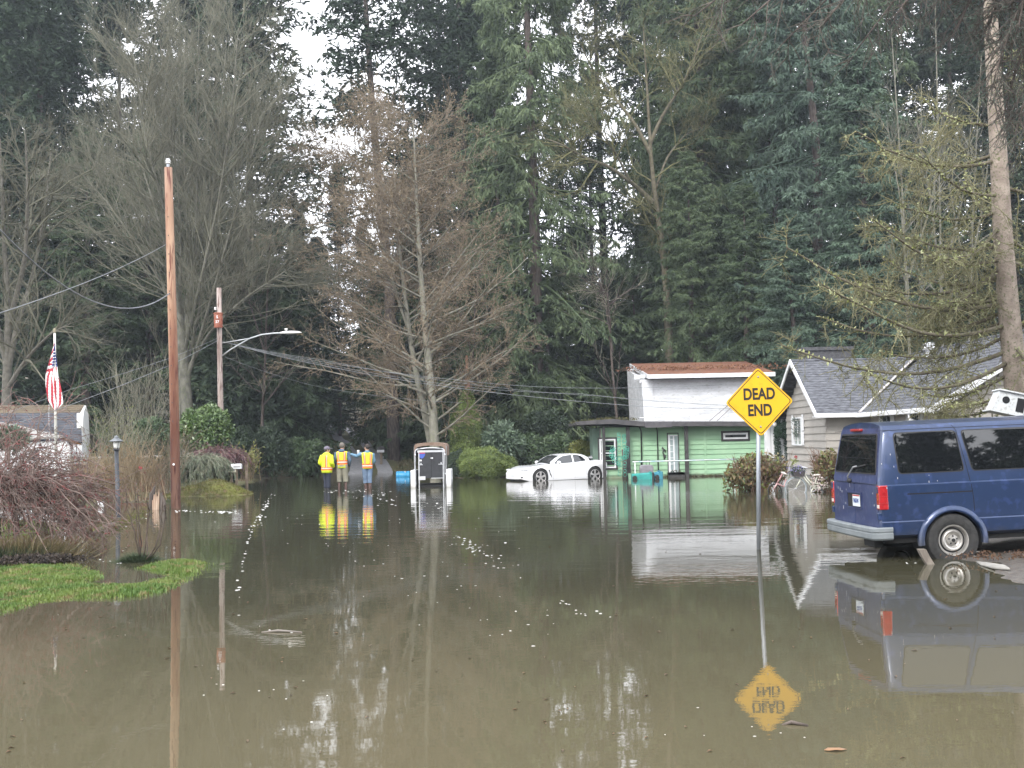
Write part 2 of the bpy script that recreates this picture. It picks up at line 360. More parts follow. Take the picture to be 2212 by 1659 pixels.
# water base colour is paler at the near end and darker farther out
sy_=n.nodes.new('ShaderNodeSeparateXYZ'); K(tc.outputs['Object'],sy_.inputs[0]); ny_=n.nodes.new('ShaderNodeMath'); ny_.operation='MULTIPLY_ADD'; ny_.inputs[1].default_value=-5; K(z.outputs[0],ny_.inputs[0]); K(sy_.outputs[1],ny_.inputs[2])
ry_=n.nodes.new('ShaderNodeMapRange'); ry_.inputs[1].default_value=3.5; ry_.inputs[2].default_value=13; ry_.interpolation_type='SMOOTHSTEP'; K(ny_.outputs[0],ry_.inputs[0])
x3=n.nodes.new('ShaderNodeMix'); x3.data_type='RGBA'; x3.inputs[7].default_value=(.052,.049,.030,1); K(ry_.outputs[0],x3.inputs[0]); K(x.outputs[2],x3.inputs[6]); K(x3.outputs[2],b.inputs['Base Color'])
def wave(scale,stretch,dist,prev=None,detail=2,mask=None):
    mp=n.nodes.new('ShaderNodeMapping'); mp.inputs['Scale'].default_value=stretch; K(tc.outputs['Object'],mp.inputs[0])
    w=n.nodes.new('ShaderNodeTexNoise'); w.inputs['Scale'].default_value=scale; w.inputs['Detail'].default_value=detail; K(mp.outputs[0],w.inputs[0])
    src=w.outputs[0]
    if mask:
        mm=n.nodes.new('ShaderNodeMath'); mm.operation='MULTIPLY'; K(src,mm.inputs[0]); K(mask,mm.inputs[1]); src=mm.outputs[0]
    bb=n.nodes.new('ShaderNodeBump'); bb.inputs['Strength'].default_value=1; bb.inputs['Distance'].default_value=dist; K(src,bb.inputs['Height'])
    if prev: K(prev,bb.inputs['Normal'])
    return bb.outputs[0]
mk=n.nodes.new('ShaderNodeTexNoise'); mk.inputs['Scale'].default_value=.09; mk.inputs['Detail'].default_value=2; K(tc.outputs['Object'],mk.inputs[0])
mkr=n.nodes.new('ShaderNodeMapRange'); mkr.inputs[1].default_value=.42; mkr.inputs[2].default_value=.62; mkr.inputs[3].default_value=.40; K(mk.outputs[0],mkr.inputs[0])
sx_=n.nodes.new('ShaderNodeSeparateXYZ'); K(tc.outputs['Object'],sx_.inputs[0]); yr=n.nodes.new('ShaderNodeMapRange'); yr.inputs[1].default_value=11; yr.inputs[2].default_value=24; yr.inputs[3].default_value=.22; K(sx_.outputs[1],yr.inputs[0])
mm_=n.nodes.new('ShaderNodeMath'); mm_.operation='MULTIPLY'; K(mkr.outputs[0],mm_.inputs[0]); K(yr.outputs[0],mm_.inputs[1])
far_=n.nodes.new('ShaderNodeMapRange'); far_.inputs[1].default_value=12; far_.inputs[2].default_value=22; K(sx_.outputs[1],far_.inputs[0])
o1=wave(.7,(1,1,1),.0014); o2=wave(4.0,(1,1.6,1),.0026,o1,2,mm_.outputs[0]); o2=wave(1.0,(.35,1.5,1),.0065,o2,2,far_.outputs[0]); o2b=wave(9,(1,1.3,1),.00012,o2,1); o3=wave(13,(1,1.8,1),.0005,o2b,2,mm_.outputs[0]); K(o3,b.inputs['Normal'])
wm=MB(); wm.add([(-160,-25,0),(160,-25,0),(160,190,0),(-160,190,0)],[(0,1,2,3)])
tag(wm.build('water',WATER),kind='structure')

def sstep(a,b,x): t=np.clip((x-a)/(b-a),0,1); return t*t*(3-2*t)
def vnoise(x,y,s):
    return (np.sin(x*s*1.3+1.7*np.sin(y*s*.9))+np.sin(y*s*1.1+2.1*np.sin(x*s*.7+.5)))*.5
def edgeY(x): # how far back the flood reaches
    return np.interp(x,[-40,-28,-22,-16,-14,-11,-8,-3.6,-2.4,2,6,10,30,60],[47,47,46,52,60,62,68,67,54.5,54.5,56,62,62,60])
def ground_z(x,y):
    x=np.asarray(x,float); y=np.asarray(y,float); d=y-edgeY(x)
    z=-.35+np.clip(d+5,0,5)*.07+np.clip(d,0,None)*.06+np.clip(y-125,0,90)*.07
    bank=sstep(-5.2,-1.5,x)*(1-sstep(3,9,x)); z=z+bank*np.clip(d,0,9)*.085
    z=z+.10*vnoise(x,y,.35)*np.clip(d/4,0,1)
    left=sstep(-9,-16,x)*0
    return z
def grid(x0,x1,y0,y1,nx,ny,zf):
    X,Y=np.meshgrid(np.linspace(x0,x1,nx),np.linspace(y0,y1,ny)); Z=zf(X,Y)
    V=np.stack([X,Y,Z],-1).reshape(-1,3); i=(np.arange(ny-1)[:,None]*nx+np.arange(nx-1)[None]).reshape(-1)
    return V,np.stack([i,i+1,i+nx+1,i+nx],1)
MUD=M('leaf_litter',(.045,.035,.018),(.09,.07,.035),2.2,.95,bump=.8,bscale=9,c3=(.045,.06,.018))
V,F=grid(-160,160,-30,260,161,200,ground_z); tag(npmesh('ground',V,F,MUD,smooth=True),kind='structure')
# the two track driveway climbing into the wood
ASPH=M('old_gravel',(.20,.20,.21),(.28,.28,.29),6,.85,bump=.6,bscale=30)
MOSSY=M('mossy_verge',(.05,.055,.018),(.09,.085,.03),5,.95,bump=.8,bscale=20,c3=(.10,.075,.03))
cl_=[(-7.0,52),(-7.2,58),(-8.0,68),(-9.6,78),(-12.0,90),(-14.4,102),(-17.5,112),(-22,124)]
def strip(off,w,name,mat,dz,k=40):
    ys=np.linspace(52,118,k); xs=np.interp(ys,[c[1] for c in cl_],[c[0] for c in cl_]); Vv=[]
    for a in (-1,-.5,0,.5,1):
        xx=xs+off+a*w/2; Vv.append(np.stack([xx,ys,ground_z(xx,ys)+dz],1))
    Vv=np.stack(Vv,1).reshape(-1,3); f=[]
    for i in range(k-1):
        for j in range(4): f.append((i*5+j,i*5+j+1,i*5+j+6,i*5+j+5))
    return tag(npmesh(name,Vv,np.array(f),mat,smooth=True),kind='structure')
strip(0,3.4,'verge',MOSSY,.05); strip(-.78,.85,'driveway',ASPH,.10); strip(.78,.85,'driveway',ASPH,.10)
# near lawn and other land that stands just above the flood
def sdist(px,py,poly):
    poly=np.array(poly,float); n_=len(poly); d=np.full(px.shape,1e9); ins=np.zeros(px.shape,bool)
    for i in range(n_):
        a=poly[i]; b_=poly[(i+1)%n_]; e=b_-a; wx=px-a[0]; wy=py-a[1]; t=np.clip((wx*e[0]+wy*e[1])/(e@e),0,1)
        d=np.minimum(d,np.hypot(wx-e[0]*t,wy-e[1]*t))
        c=((a[1]>py)!=(b_[1]>py))&(px<(b_[0]-a[0])*(py-a[1])/(b_[1]-a[1]+1e-12)+a[0]); ins^=c
    return np.where(ins,d,-d)
def W2(pts): return [tuple(G(a,b_).xy) for a,b_ in pts]
def land(name,poly,res,slope,top,mat,pad=.6,noise_=.015,kind='structure'):
    xs=[p[0] for p in poly]; ys=[p[1] for p in poly]; x0,x1,y0,y1=min(xs)-pad,max(xs)+pad,min(ys)-pad,max(ys)+pad
    def zf(X,Y):
        s=sdist(X,Y,poly); z=np.where(s>0,top*(1-np.exp(-s*slope/top)),s*slope*3.0)-noise_*.6; z=z+noise_*vnoise(X,Y,2.1)+noise_*.7*vnoise(X+3,Y,5.7)+noise_*.3*vnoise(X+3,Y,13)
        return np.maximum(z,-.3)
    V,F=grid(x0,x1,y0,y1,int((x1-x0)/res)+2,int((y1-y0)/res)+2,zf)
    o=tag(npmesh(name,V,F,mat,smooth=True),kind=kind); return o,zf
LAWN=M('lawn_soil',(.04,.045,.018),(.075,.09,.025),3,.95,bump=.8,bscale=40)
polyA=W2([(-60,1336),(0,1323),(60,1311),(118,1303),(210,1294),(295,1289),(366,1275),(398,1262),(415,1245),(428,1228),(424,1215),(395,1211),(350,1214),(318,1221),(300,1228),(315,1243),(330,1256),(295,1264),(230,1266),(165,1264),(190,1254),(225,1245),(205,1236),(172,1226),(120,1219),(60,1216),(0,1214),(-60,1214)])
polyB=W2([(-80,1167),(0,1166),(60,1164),(110,1156),(140,1146),(120,1132),(60,1124),(0,1122),(-80,1122)])
_,zA=land('lawn',polyA,.06,.045,.055,LAWN,noise_=.017); _,zB=land('lawn',polyB,.08,.05,.06,LAWN,noise_=.017)
GRAVEL=M('wet_gravel',(.05,.047,.043),(.13,.12,.105),14,.6,bump=1,bscale=60,c3=(.12,.065,.03))
polyR=W2([(2075,1209),(2098,1214),(2120,1228),(2148,1247),(2212,1262),(2330,1290),(2600,1330),(3200,1260),(3000,1130),(2400,1085),(2200,1100),(2130,1130),(2090,1165),(2060,1190)])
_,zR=land('gravel_ground',polyR,.09,.10,.35,GRAVEL,noise_=.02)
polyM=W2([(380,1066),(400,1072),(450,1072),(500,1072),(526,1067),(520,1061),(480,1052),(430,1050),(390,1056)])
polyF=W2([(60,1095),(150,1098),(262,1090),(330,1085),(352,1068),(345,1052),(250,1048),(120,1047),(0,1050),(-100,1060),(-100,1090)])
_,zF=land('garden_ground',polyF,.15,.03,.08,MOSSY,noise_=.02)
polyH=W2([(370,1056),(410,1060),(470,1058),(520,1050),(560,1040),(560,1033),(500,1028),(420,1028),(360,1034)])
_,zH=land('garden_ground',polyH,.2,.05,.12,MOSSY,noise_=.02)
# grass blades
def grass(polys,n,h,name,label,mat,seed,zfs):
    rg=np.random.default_rng(seed); Vs=[]
    for poly,zf,w in zip(polys,zfs,(1,)*9):
        xs=[p[0] for p in poly]; ys=[p[1] for p in poly]; m=n
        x=rg.uniform(min(xs),max(xs),m); y=rg.uniform(min(ys),max(ys),m); s=sdist(x,y,poly)+.05*vnoise(x,y,4)+rg.normal(0,.04,m)
        ok=(s>-.22)&(rg.uniform(0,1,m)<np.clip(.35+s*4,.03,1)); x,y=x[ok],y[ok]; z=zf(x,y); q_=z>-.045+rg.normal(0,.012,len(z)); x,y,z=x[q_],y[q_],np.maximum(z[q_],-.03); k=len(x)
        hh=h*rg.uniform(.5,1.3,k)*(1+.35*vnoise(x,y,2.2)); a=rg.uniform(0,2*PI,k); lean=rg.uniform(0,.7,k); w_=rg.uniform(.006,.012,k)
        c=np.stack([x,y,z],1); top=c+np.stack([np.cos(a)*lean*hh,np.sin(a)*lean*hh,hh],1); sd=np.stack([-np.sin(a),np.cos(a),0*a],1)*w_[:,None]
        Vs.append(np.stack([c-sd,c+sd,top],1).reshape(-1,3))
    V=np.concatenate(Vs); F=np.arange(len(V)).reshape(-1,3)
    return tag(npmesh(name,V,F,mat),label,'grass',kind='stuff')
GRASS=M('grass_blades',(.07,.135,.018),(.125,.18,.03),1.3,.6,c3=(.21,.17,.07),coords='Object',lo=.4,hi=.6)
grass([polyA,polyB],120000,.038,'grass','short green grass standing above the flood at left',GRASS,3,[zA,zB])
# ================================================================ THE WOOD
FIRG=M('fir_needles',(.030,.050,.031),(.066,.096,.056),.9,.75,rnd=.25,spec=.25)
FIRY=M('fir_needles_warm',(.05,.075,.028),(.09,.115,.045),.9,.75,rnd=.15,spec=.25)
CEDG=M('cedar_fronds',(.042,.068,.034),(.09,.125,.062),.8,.7,rnd=.2,spec=.3)
CEDB=M('cedar_fronds_blue',(.042,.075,.052),(.095,.14,.095),.8,.65,rnd=.1,spec=.35)
BARKD=M('dark_bark',(.06,.048,.042),(.13,.105,.09),9,.95,bump=1,stretch=(1,1,.25))
BARKG=M('grey_bark',(.15,.14,.115),(.26,.245,.205),6,.9,bump=.8,stretch=(1,1,.5),c3=(.20,.22,.12))
BARKM=M('mid_grey_bark',(.10,.095,.08),(.19,.18,.15),6,.9,bump=.8,stretch=(1,1,.5),c3=(.14,.16,.08))
TWIGM=M('mid_grey_twigs',(.10,.10,.07),(.175,.17,.125),.7,.9)
TWIGG=M('grey_green_twigs',(.17,.165,.12),(.27,.26,.19),.7,.9)
TWIGB=M('brown_twigs',(.145,.11,.075),(.235,.185,.13),.8,.9)
CATK=M('brown_catkins',(.14,.11,.07),(.23,.185,.12),1.5,.9)
MOSS=M('mossy_twigs',(.08,.08,.035),(.15,.145,.06),3,.95,c3=(.22,.22,.13))
MOSSB=M('mossy_bark',(.085,.07,.05),(.15,.13,.095),5,.95,bump=1,c3=(.12,.13,.05))
protos={}
def proto(key,seed,Ht,Rad,z0,style,mat,dens=1,tr=.4,sparse=0):
    protos[key]=(conifer(seed,Ht,Rad,z0,style,dens,tr,sparse),mat,Ht)
proto('f1',11,34,7.2,.10,'fir',FIRG,1.5,.34)
proto('f2',12,34,6.4,.05,'fir',FIRG,1.5,.32)
proto('f3',13,38,7.2,.33,'fir',FIRG,1.1,.40,sparse=.27)
proto('c1',14,34,6.2,.03,'cedar',CEDG,1.45,.42)
proto('c2',15,34,5.8,.06,'cedar',CEDG,1.45,.40)
proto('s1',16,14,3.4,.02,'cedar',CEDG,1.3,.2)
proto('s2',17,14,3.0,.02,'fir',FIRG,1.5,.2)
first={}
NAMES={'f1':'fir_tree','f2':'fir_tree','f3':'fir_tree','c1':'cedar_tree','c2':'cedar_tree','s1':'young_cedar','s2':'young_fir'}
def conif(key,xu,Y,Ht,label,rz=0,wide=1,tilt=0,mat=None,group='conifers of the wood behind the flood',cat_='tree'):
    p=P(xu,950,Y); gz=float(ground_z(p.x,Y)); (tr,cr),mt,h0=protos[key]; fk=key+(mat.name if mat else '')
    if fk not in first:
        o=place_tree(NAMES[key],label,cat_,(0,0,0),[('trunk',tr,BARKD),('crown',cr,mat or mt)],group)
        first[fk]=o
    else:
        o=copy_tree(first[fk]); o['label']=label; o['group']=group
    s=Ht/h0; o.location=(p.x,Y,gz); o.scale=(s*wide,s*wide,s); o.rotation_euler=(0,tilt,rz); return o
conif('f1',-95,74,31,'dark fir behind the dark shingle roof, at the left edge of the photo',.3)
conif('f2',35,84,37,'dark fir whose crown rises above the left bare tree',1.3)
conif('f1',140,92,40,'bluish fir far back above the flagpole',2.2)
conif('c2',190,70,19,'low broad cedar behind the white gabled house',.4,1.5)
conif('f2',265,88,38,'dark fir behind the left half of the vase-shaped bare tree',3.0)
conif('f1',395,96,42,'fir right behind the top of the tall red brown pole',.8)
conif('c2',320,76,20,'low cedar filling the gap behind the bare brown shrubs',2.9,1.4)
conif('f1',545,80,40,'tallest dark fir between the vase-shaped bare tree and the first sky gap',1.9,1.02)
conif('f2',650,92,17,'shorter dark fir below the first sky gap',5.0,1.25)
conif('f2',690,120,18,'small dark fir behind the left side of the brown alder',.2,1.2)
conif('f3',850,76,41,'tall thin crowned fir with leaning bare trunk left of the top centre',.9,1.0,tilt=-.07)
conif('f1',965,88,44,'tall fir with grey bare stem above the brown alder',3.7,.9)
conif('f2',1062,94,45,'dark fir behind the cedar right of the top centre',1.1,.95)
conif('f1',790,110,19,'fir far behind the brown alder, left of its trunks',2.6)
conif('f2',905,112,27,'fir far behind the brown alder, at its trunks',4.1)
conif('c1',1160,68,38,'large drooping cedar between the brown alder and the white building',.5,.93)
conif('c2',1085,74,26,'dark cedar on the left flank of the large drooping cedar',2.4,1.0)
conif('f3',1285,90,27,'dark fir with level branches in front of the right sky gap',.4,.9)
conif('f2',1228,86,38,'narrow tall fir standing in the right sky gap',1.2,.36)
conif('f3',1312,93,47,'high crowned fir above the right sky gap',2.3,.85)
conif('f2',735,98,22,'fir seen through the branches left of the alder top',.8,.75)
conif('f2',1255,98,16,'low dark fir behind the level branched fir',2.0,1.7)
conif('f2',1345,100,14,'low dark fir behind the mossy roof of the white building',3.0,1.8)
conif('c1',1425,86,20,'low cedar behind the leaning trunk of the mossy maple',1.0,1.1)
conif('f2',1420,92,45,'tall dark fir directly behind the mossy maple',4.4,.72)
conif('c2',1530,74,41,'tall cedar with hanging fronds above the white building',.7,1.0)
conif('c1',1640,80,43,'tall cedar with hanging fronds behind the yellow sign',2.7,.95)
conif('c1',1500,66,17,'broad low cedar leaning over the mossy red roof',3.3,1.25)
conif('c2',1620,64,15,'broad low cedar behind the ridge of the mossy red roof',5.1,1.35)
conif('c1',1770,66,33,'great blue green cedar above the grey house chimney',1.4,1.12,mat=CEDB)
conif('c2',1885,60,21,'pale blue green cedar whose skirts touch the grey roof ridge',.9,1.5,mat=CEDB)
conif('c1',1715,60,13,'low blue green cedar between the sign and the chimney',2.2,1.5,mat=CEDB)
conif('f1',1960,90,42,'dark fir behind the slender bare trees on the right',5.5)
conif('f2',2080,82,36,'dark fir directly behind the mossy spruce trunk',1.6,1.1)
conif('f1',2210,76,34,'dark fir at the right edge of the photo',2.4,1.1)
conif('f2',2330,70,32,'dark fir beyond the right edge of the roof',3.9,1.1)
conif('f2',-20,70,34,'fir nearest the left edge, behind the mossy bare tree',4.4,1.1)
conif('f1',90,78,38,'dense fir directly behind the flagpole',5.1,1.05)
conif('f2',480,86,43,'dark fir behind the right half of the vase-shaped bare tree',2.6,1.15)
conif('f1',1010,80,42,'dark fir with hanging boughs between the alder top and the big cedar',5.0,.8)
conif('c1',1585,88,46,'far tall cedar filling the gap above the yellow sign',4.6,1.0)
conif('c2',1690,72,38,'tall cedar left of the great blue green one',3.5,1.05)
conif('c1',1480,84,44,'tall cedar right of the mossy maple crown',.9,.85)
conif('c2',1850,76,40,'tall cedar behind the pale blue green cedar',2.2,1.1)
conif('f2',2150,88,38,'far fir glimpsed right of the mossy spruce trunk',.6,1.1)
conif('c2',2010,70,16,'low dark cedar behind the big grey roof',.1,1.7)
conif('s2',520,66,12,'young fir in the dark thicket left of the driveway',.3,1.3)
conif('s1',585,68,13,'young cedar in the dark thicket left of the driveway',1.8,1.4)
conif('s2',625,72,11,'young fir nearest the left edge of the driveway',2.6,1.35)
conif('s1',460,70,13,'young cedar behind the grey trunk of the vase-shaped tree',3.9,1.4)
conif('s1',655,98,15,'young cedar at the far end of the driveway, left side',1.0,1.5)
conif('s1',850,84,13,'young cedar on the bank right of the driveway',2.0,1.4)
conif('s2',850,96,14,'young fir at the far end of the driveway, right side',.5,1.3)
conif('s1',925,78,12,'young cedar behind the two trunks of the brown alder',4.0,1.5)
conif('s1',1010,72,10,'young cedar behind the narrow clipped evergreen',.9,1.5)
conif('s2',1100,70,10,'young fir behind the pale leaved rhododendron',5.2,1.4)
conif('s1',1190,68,9,'young cedar behind the white sports car',1.6,1.6)
conif('s2',1290,72,9,'young fir beside the left tip of the dark flat roof',2.9,1.5)
conif('s1',1370,74,10,'young cedar behind the left wall of the white building',.2,1.5)
# trees standing behind the camera: seen in the van's windows
for i,(x,y,h) in enumerate([(-14,-34,22),(-2,-40,24),(9,-38,21),(15,-40,19.6),(19.5,-38,20.6),(24,-40,19.4),(28,-38,20.4),(32.5,-40,22.5),(37,-38,21.5),(41,-40,22.5),(46,-38,23)]):
    o=copy_tree(first['f1' if i%2 else 'c1']); o['label']='conifer behind the viewer, seen only mirrored in the van glass'; o['group']='conifers behind the viewer'
    o.location=(x,y,-.2); s=h/34; o.scale=(s*2.3,s*2.3,s); o.rotation_euler=(0,0,i*1.3)
# the far wood as one mass
def far():
    rg=np.random.default_rng(5); base=conifer(99,30,6.5,.02,'fir',.6,.4); parts=[]
    for x in np.arange(-78,82,5.5):
        for row,(yy,hh) in enumerate([(128,20),(142,17)]):
            X=x+rg.uniform(-2,2); Y=yy+rg.uniform(-5,5); xu=1106+X*FU/Y; s=hh*rg.uniform(.8,1.1)/30
            if 560<xu<760: s*=.55
            if 1190<xu<1400: s*=.50
            a=rg.uniform(0,6.28); c_,s_=math.cos(a),math.sin(a); V,Fa=base[1]; V=V*s
            V=np.stack([V[:,0]*c_-V[:,1]*s_+X,V[:,0]*s_+V[:,1]*c_+Y,V[:,2]+float(ground_z(X,Y))],1); parts.append((V,Fa))
    V,Fa=cat(parts); tag(npmesh('far_wood',V,Fa,FIRG),'dark mass of far conifers closing the wood behind everything','wood',kind='stuff')
far()
# ---------------------------------------------------------------- the vase-shaped bare tree
def wpts(l,Y,base): # photo points at distance Y to coordinates relative to the base
    return [tuple(P(a,b_,Y+(q[0] if q else 0))-base) for a,b_,*q in l]
b1=P(408,930,60); b1.z=float(ground_z(b1.x,60))-.1
tk=[(wpts([(408,940),(404,880),(398,800),(392,720),(385,650)],60,b1),.36,.22)]
stems=[[(385,660),(365,560),(330,430),(290,310,2),(250,210,3)],[(387,655),(392,540,-1),(385,400,-2),(365,250,-3),(345,90,-4)],[(400,760),(412,640),(425,480,-1),(425,300,-1),(430,40,-2)],
 [(402,790),(430,680,1),(450,520,2),(470,330,3),(490,80,4)],[(404,820),(440,700,-1),(480,560,-2),(520,420,-3),(565,250,-4)],[(395,720),(410,600,2),(400,420,4),(395,250,5),(400,60,6)],
 [(396,740),(420,560),(460,400),(530,290),(600,210)],[(392,700),(350,610,1),(290,520,2),(235,440,3),(185,385,4)],[(404,800),(450,720),(520,650,-2),(580,610,-2),(640,570,-3)],
 [(398,760),(430,620,-2),(470,450,-3),(500,250,-5),(515,60,-6)],[(390,690),(370,500,-2),(320,330,-4),(300,190,-5),(285,100,-5)]]
T0=[(wpts(s_,60,b1),.10,.02) for s_ in stems]
spec=[dict(k=40,s0=.10,ang=.8,L=lambda s:6.2*(1.1-s)+1.8,r=.027,up=.12,n=5,w=.08,trop=.05),
      dict(k=9,s0=.15,ang=.55,L=1.5,r=.02,rmin=.011,up=.15,n=3,w=.10,trop=.03),
      dict(k=6,s0=.1,ang=.6,L=.75,r=.011,rmin=.008,up=.12,n=2,w=.12)]
t_,c_,_=bare(21,T0,spec); t0_=bare(22,tk,[dict(k=2,ang=.9,L=2,r=.04,n=3)])[0]
place_tree('bare_tree','huge vase-shaped bare tree with many rising grey stems behind the red brown pole','tree',b1,[('trunk',cat([t0_,t_]),BARKM),('crown',c_,TWIGM)])
# mossy bare tree at the left edge
b2=P(15,930,50); b2.z=float(ground_z(b2.x,50))-.1
T0=[(wpts(s_,50,b2),r_,.03) for s_,r_ in (([(15,940),(14,820),(20,700),(10,560),(5,420),(0,300)],.30),([(16,800),(40,690),(70,600,1),(95,470,1),(110,330,2)],.15),([(14,780),(-20,650),(-50,540),(-60,400)],.15),([(20,700),(55,560,-1),(60,420,-2),(55,290,-2)],.13),([(15,840),(60,770,-1),(110,720,-2),(150,700,-2)],.10))]
spec=[dict(k=20,s0=.25,ang=.85,L=lambda s:3.6*(1.15-s)+1,r=.05,up=.1,n=5,w=.16,trop=.03),dict(k=8,s0=.15,ang=.7,L=1.3,r=.02,rmin=.01,n=4,w=.2,trop=.0),dict(k=4,s0=.1,ang=.7,L=.6,r=.01,rmin=.008,n=2,w=.2)]
t_,c_,_=bare(23,T0,spec); place_tree('bare_tree','twisted mossy bare tree over the dark shingle roof at left','tree',b2,[('trunk',t_,M('dim_bark',(.075,.07,.055),(.13,.12,.10),6,.9,bump=.8)),('crown',c_,M('dim_twigs',(.075,.075,.05),(.13,.125,.09),.7,.9))])
# ---------------------------------------------------------------- the brown alder with two trunks
b3=P(938,958,57.5); b3.z=float(ground_z(b3.x,57.5))-.1
T0=[(wpts([(940,965),(932,850),(921,740),(910,620),(902,480),(896,360),(892,255)],57.5,b3),.30,.03),
    (wpts([(933,960),(915,880),(897,800),(880,690),(866,570),(858,480),(850,360,1)],58,b3),.22,.03),
    (wpts([(885,720),(860,650,1),(835,560,2),(800,450,3),(775,370,4),(765,300,4)],58,b3),.08,.02)]
spec=[dict(k=48,s0=.17,even=True,ang=1.2,jit=.14,L=lambda s:6.3*np.clip(1.10-s,0,1)**.42*np.clip((s-.02)/.2,.5,1)+.3,r=.065,rf=.45,up=.02,n=6,w=.09,trop=.015,droop=-.10,rt=.2),
      dict(k=20,s0=.15,ang=.75,L=1.35,r=.022,rmin=.012,n=4,w=.12,trop=.0,droop=-.05,side=.5),
      dict(k=5,s0=.1,ang=.75,L=.6,r=.012,rmin=.008,n=2,w=.15)]
t_,c_,lf=bare(24,T0,spec,leafn=4,leaf=(.09,.05),trunk_levels=2)
place_tree('alder_tree','brown leafless alder with two pale trunks behind the cargo trailer','tree',b3,[('trunk',t_,BARKG),('crown',c_,TWIGB),('catkins',lf,CATK)])
# ---------------------------------------------------------------- mossy maple right of centre
b4=P(1448,900,68); b4.z=float(ground_z(b4.x,68))-.1
T0=[(wpts([(1450,930),(1446,760),(1441,610),(1430,520),(1415,430),(1405,340),(1402,250),(1395,150),(1390,60)],68,b4),.34,.03),
    (wpts([(1410,437),(1385,412),(1361,392,-1),(1310,355,-2),(1262,342,-3),(1215,312,-4),(1180,300,-4)],68,b4),.17,.03),
    (wpts([(1404,330),(1375,270),(1335,220,1),(1290,170,2),(1260,110,2),(1240,60,2)],68,b4),.13,.02),
    (wpts([(1404,310),(1430,250),(1470,190,-1),(1500,130,-2),(1520,60,-2)],68,b4),.13,.02),
    (wpts([(1412,420),(1440,340,1),(1480,290,2),(1530,270,3)],68,b4),.09,.02),
    (wpts([(1361,392,-1),(1330,330,-2),(1300,290,-3),(1270,240,-3)],68,b4),.08,.02)]
spec=[dict(k=15,s0=.38,ang=.9,L=lambda s:3.4*(1.2-s)+1.2,r=.06,up=.12,n=5,w=.2,trop=.03),dict(k=9,s0=.15,ang=.75,L=1.6,r=.024,rmin=.013,n=4,w=.22),dict(k=5,s0=.1,ang=.75,L=.75,r=.013,rmin=.009,n=2,w=.25)]
t_,c_,_=bare(25,T0,spec); place_tree('maple_tree','mossy bare maple with leaning trunk and long left limb across the sky gap','tree',b4,[('trunk',t_,MOSSB),('crown',c_,MOSS)])
# slender bare trees at upper right
for i,(xb,xt,yt,lab) in enumerate([(1975,1925,60,'slender pale bare tree leaning left above the grey roof'),(2040,2020,10,'slender pale bare tree standing straight above the grey roof'),(2085,2120,120,'slender pale bare tree leaning right beside the spruce trunk'),(1990,1990,180,'short slender bare tree between its taller neighbours above the roof')]):
    Y=54+i*2; bb=P(xb,900,Y); bb.z=float(ground_z(bb.x,Y))-.2
    T0=[(wpts([(xb,930),((xb*2+xt)/3,650),((xb+xt)/2,420),(xt,yt)],Y,bb),.11,.02),(wpts([((xb*3+xt)/4,640),(xb-30,430),(xb-60,260)],Y,bb),.06,.015),(wpts([((xb*3+xt)/4,600),(xb+40,430),(xb+60,250)],Y,bb),.06,.015)]
    spec=[dict(k=11,s0=.4,ang=.7,L=lambda s:3.0*(1.15-s)+.8,r=.035,up=.2,n=5,w=.08,trop=.04),dict(k=8,s0=.15,ang=.6,L=1.1,r=.016,rmin=.01,n=3,w=.12)]
    t_,c_,_=bare(30+i,T0,spec,trunk_levels=2); place_tree('bare_tree',lab,'tree',bb,[('trunk',t_,BARKM),('crown',c_,MATS['dim_twigs'])],group='slender bare trees at upper right')
# thin bare trees in the left wood
for i,(xb,xt,yt,lab) in enumerate([(565,590,420,'thin dark bare tree above the street lamp arm'),(1010,1045,560,'thin bare tree right of the brown alder'),(1335,1290,640,'tangled bare tree left of the white building')]):
    Y=64+i; bb=P(xb,900,Y); bb.z=float(ground_z(bb.x,Y))-.2
    T0=[(wpts([(xb,930),((xb*2+xt)/3,770),((xb+xt)/2,620),(xt,yt)],Y,bb),.12,.02),(wpts([((xb*3+xt)/4,760),(xb-30,640),(xb-60,540)],Y,bb),.06,.015)]
    spec=[dict(k=22,s0=.3,ang=.9,L=lambda s:3.4*(1.15-s)+.8,r=.04,n=5,w=.14,trop=.03),dict(k=8,s0=.15,ang=.7,L=1.1,r=.016,rmin=.01,n=3,w=.16)]
    t_,c_,_=bare(40+i,T0,spec,trunk_levels=2); place_tree('bare_tree',lab,'tree',bb,[('trunk',t_,BARKD),('crown',c_,TWIGG)])
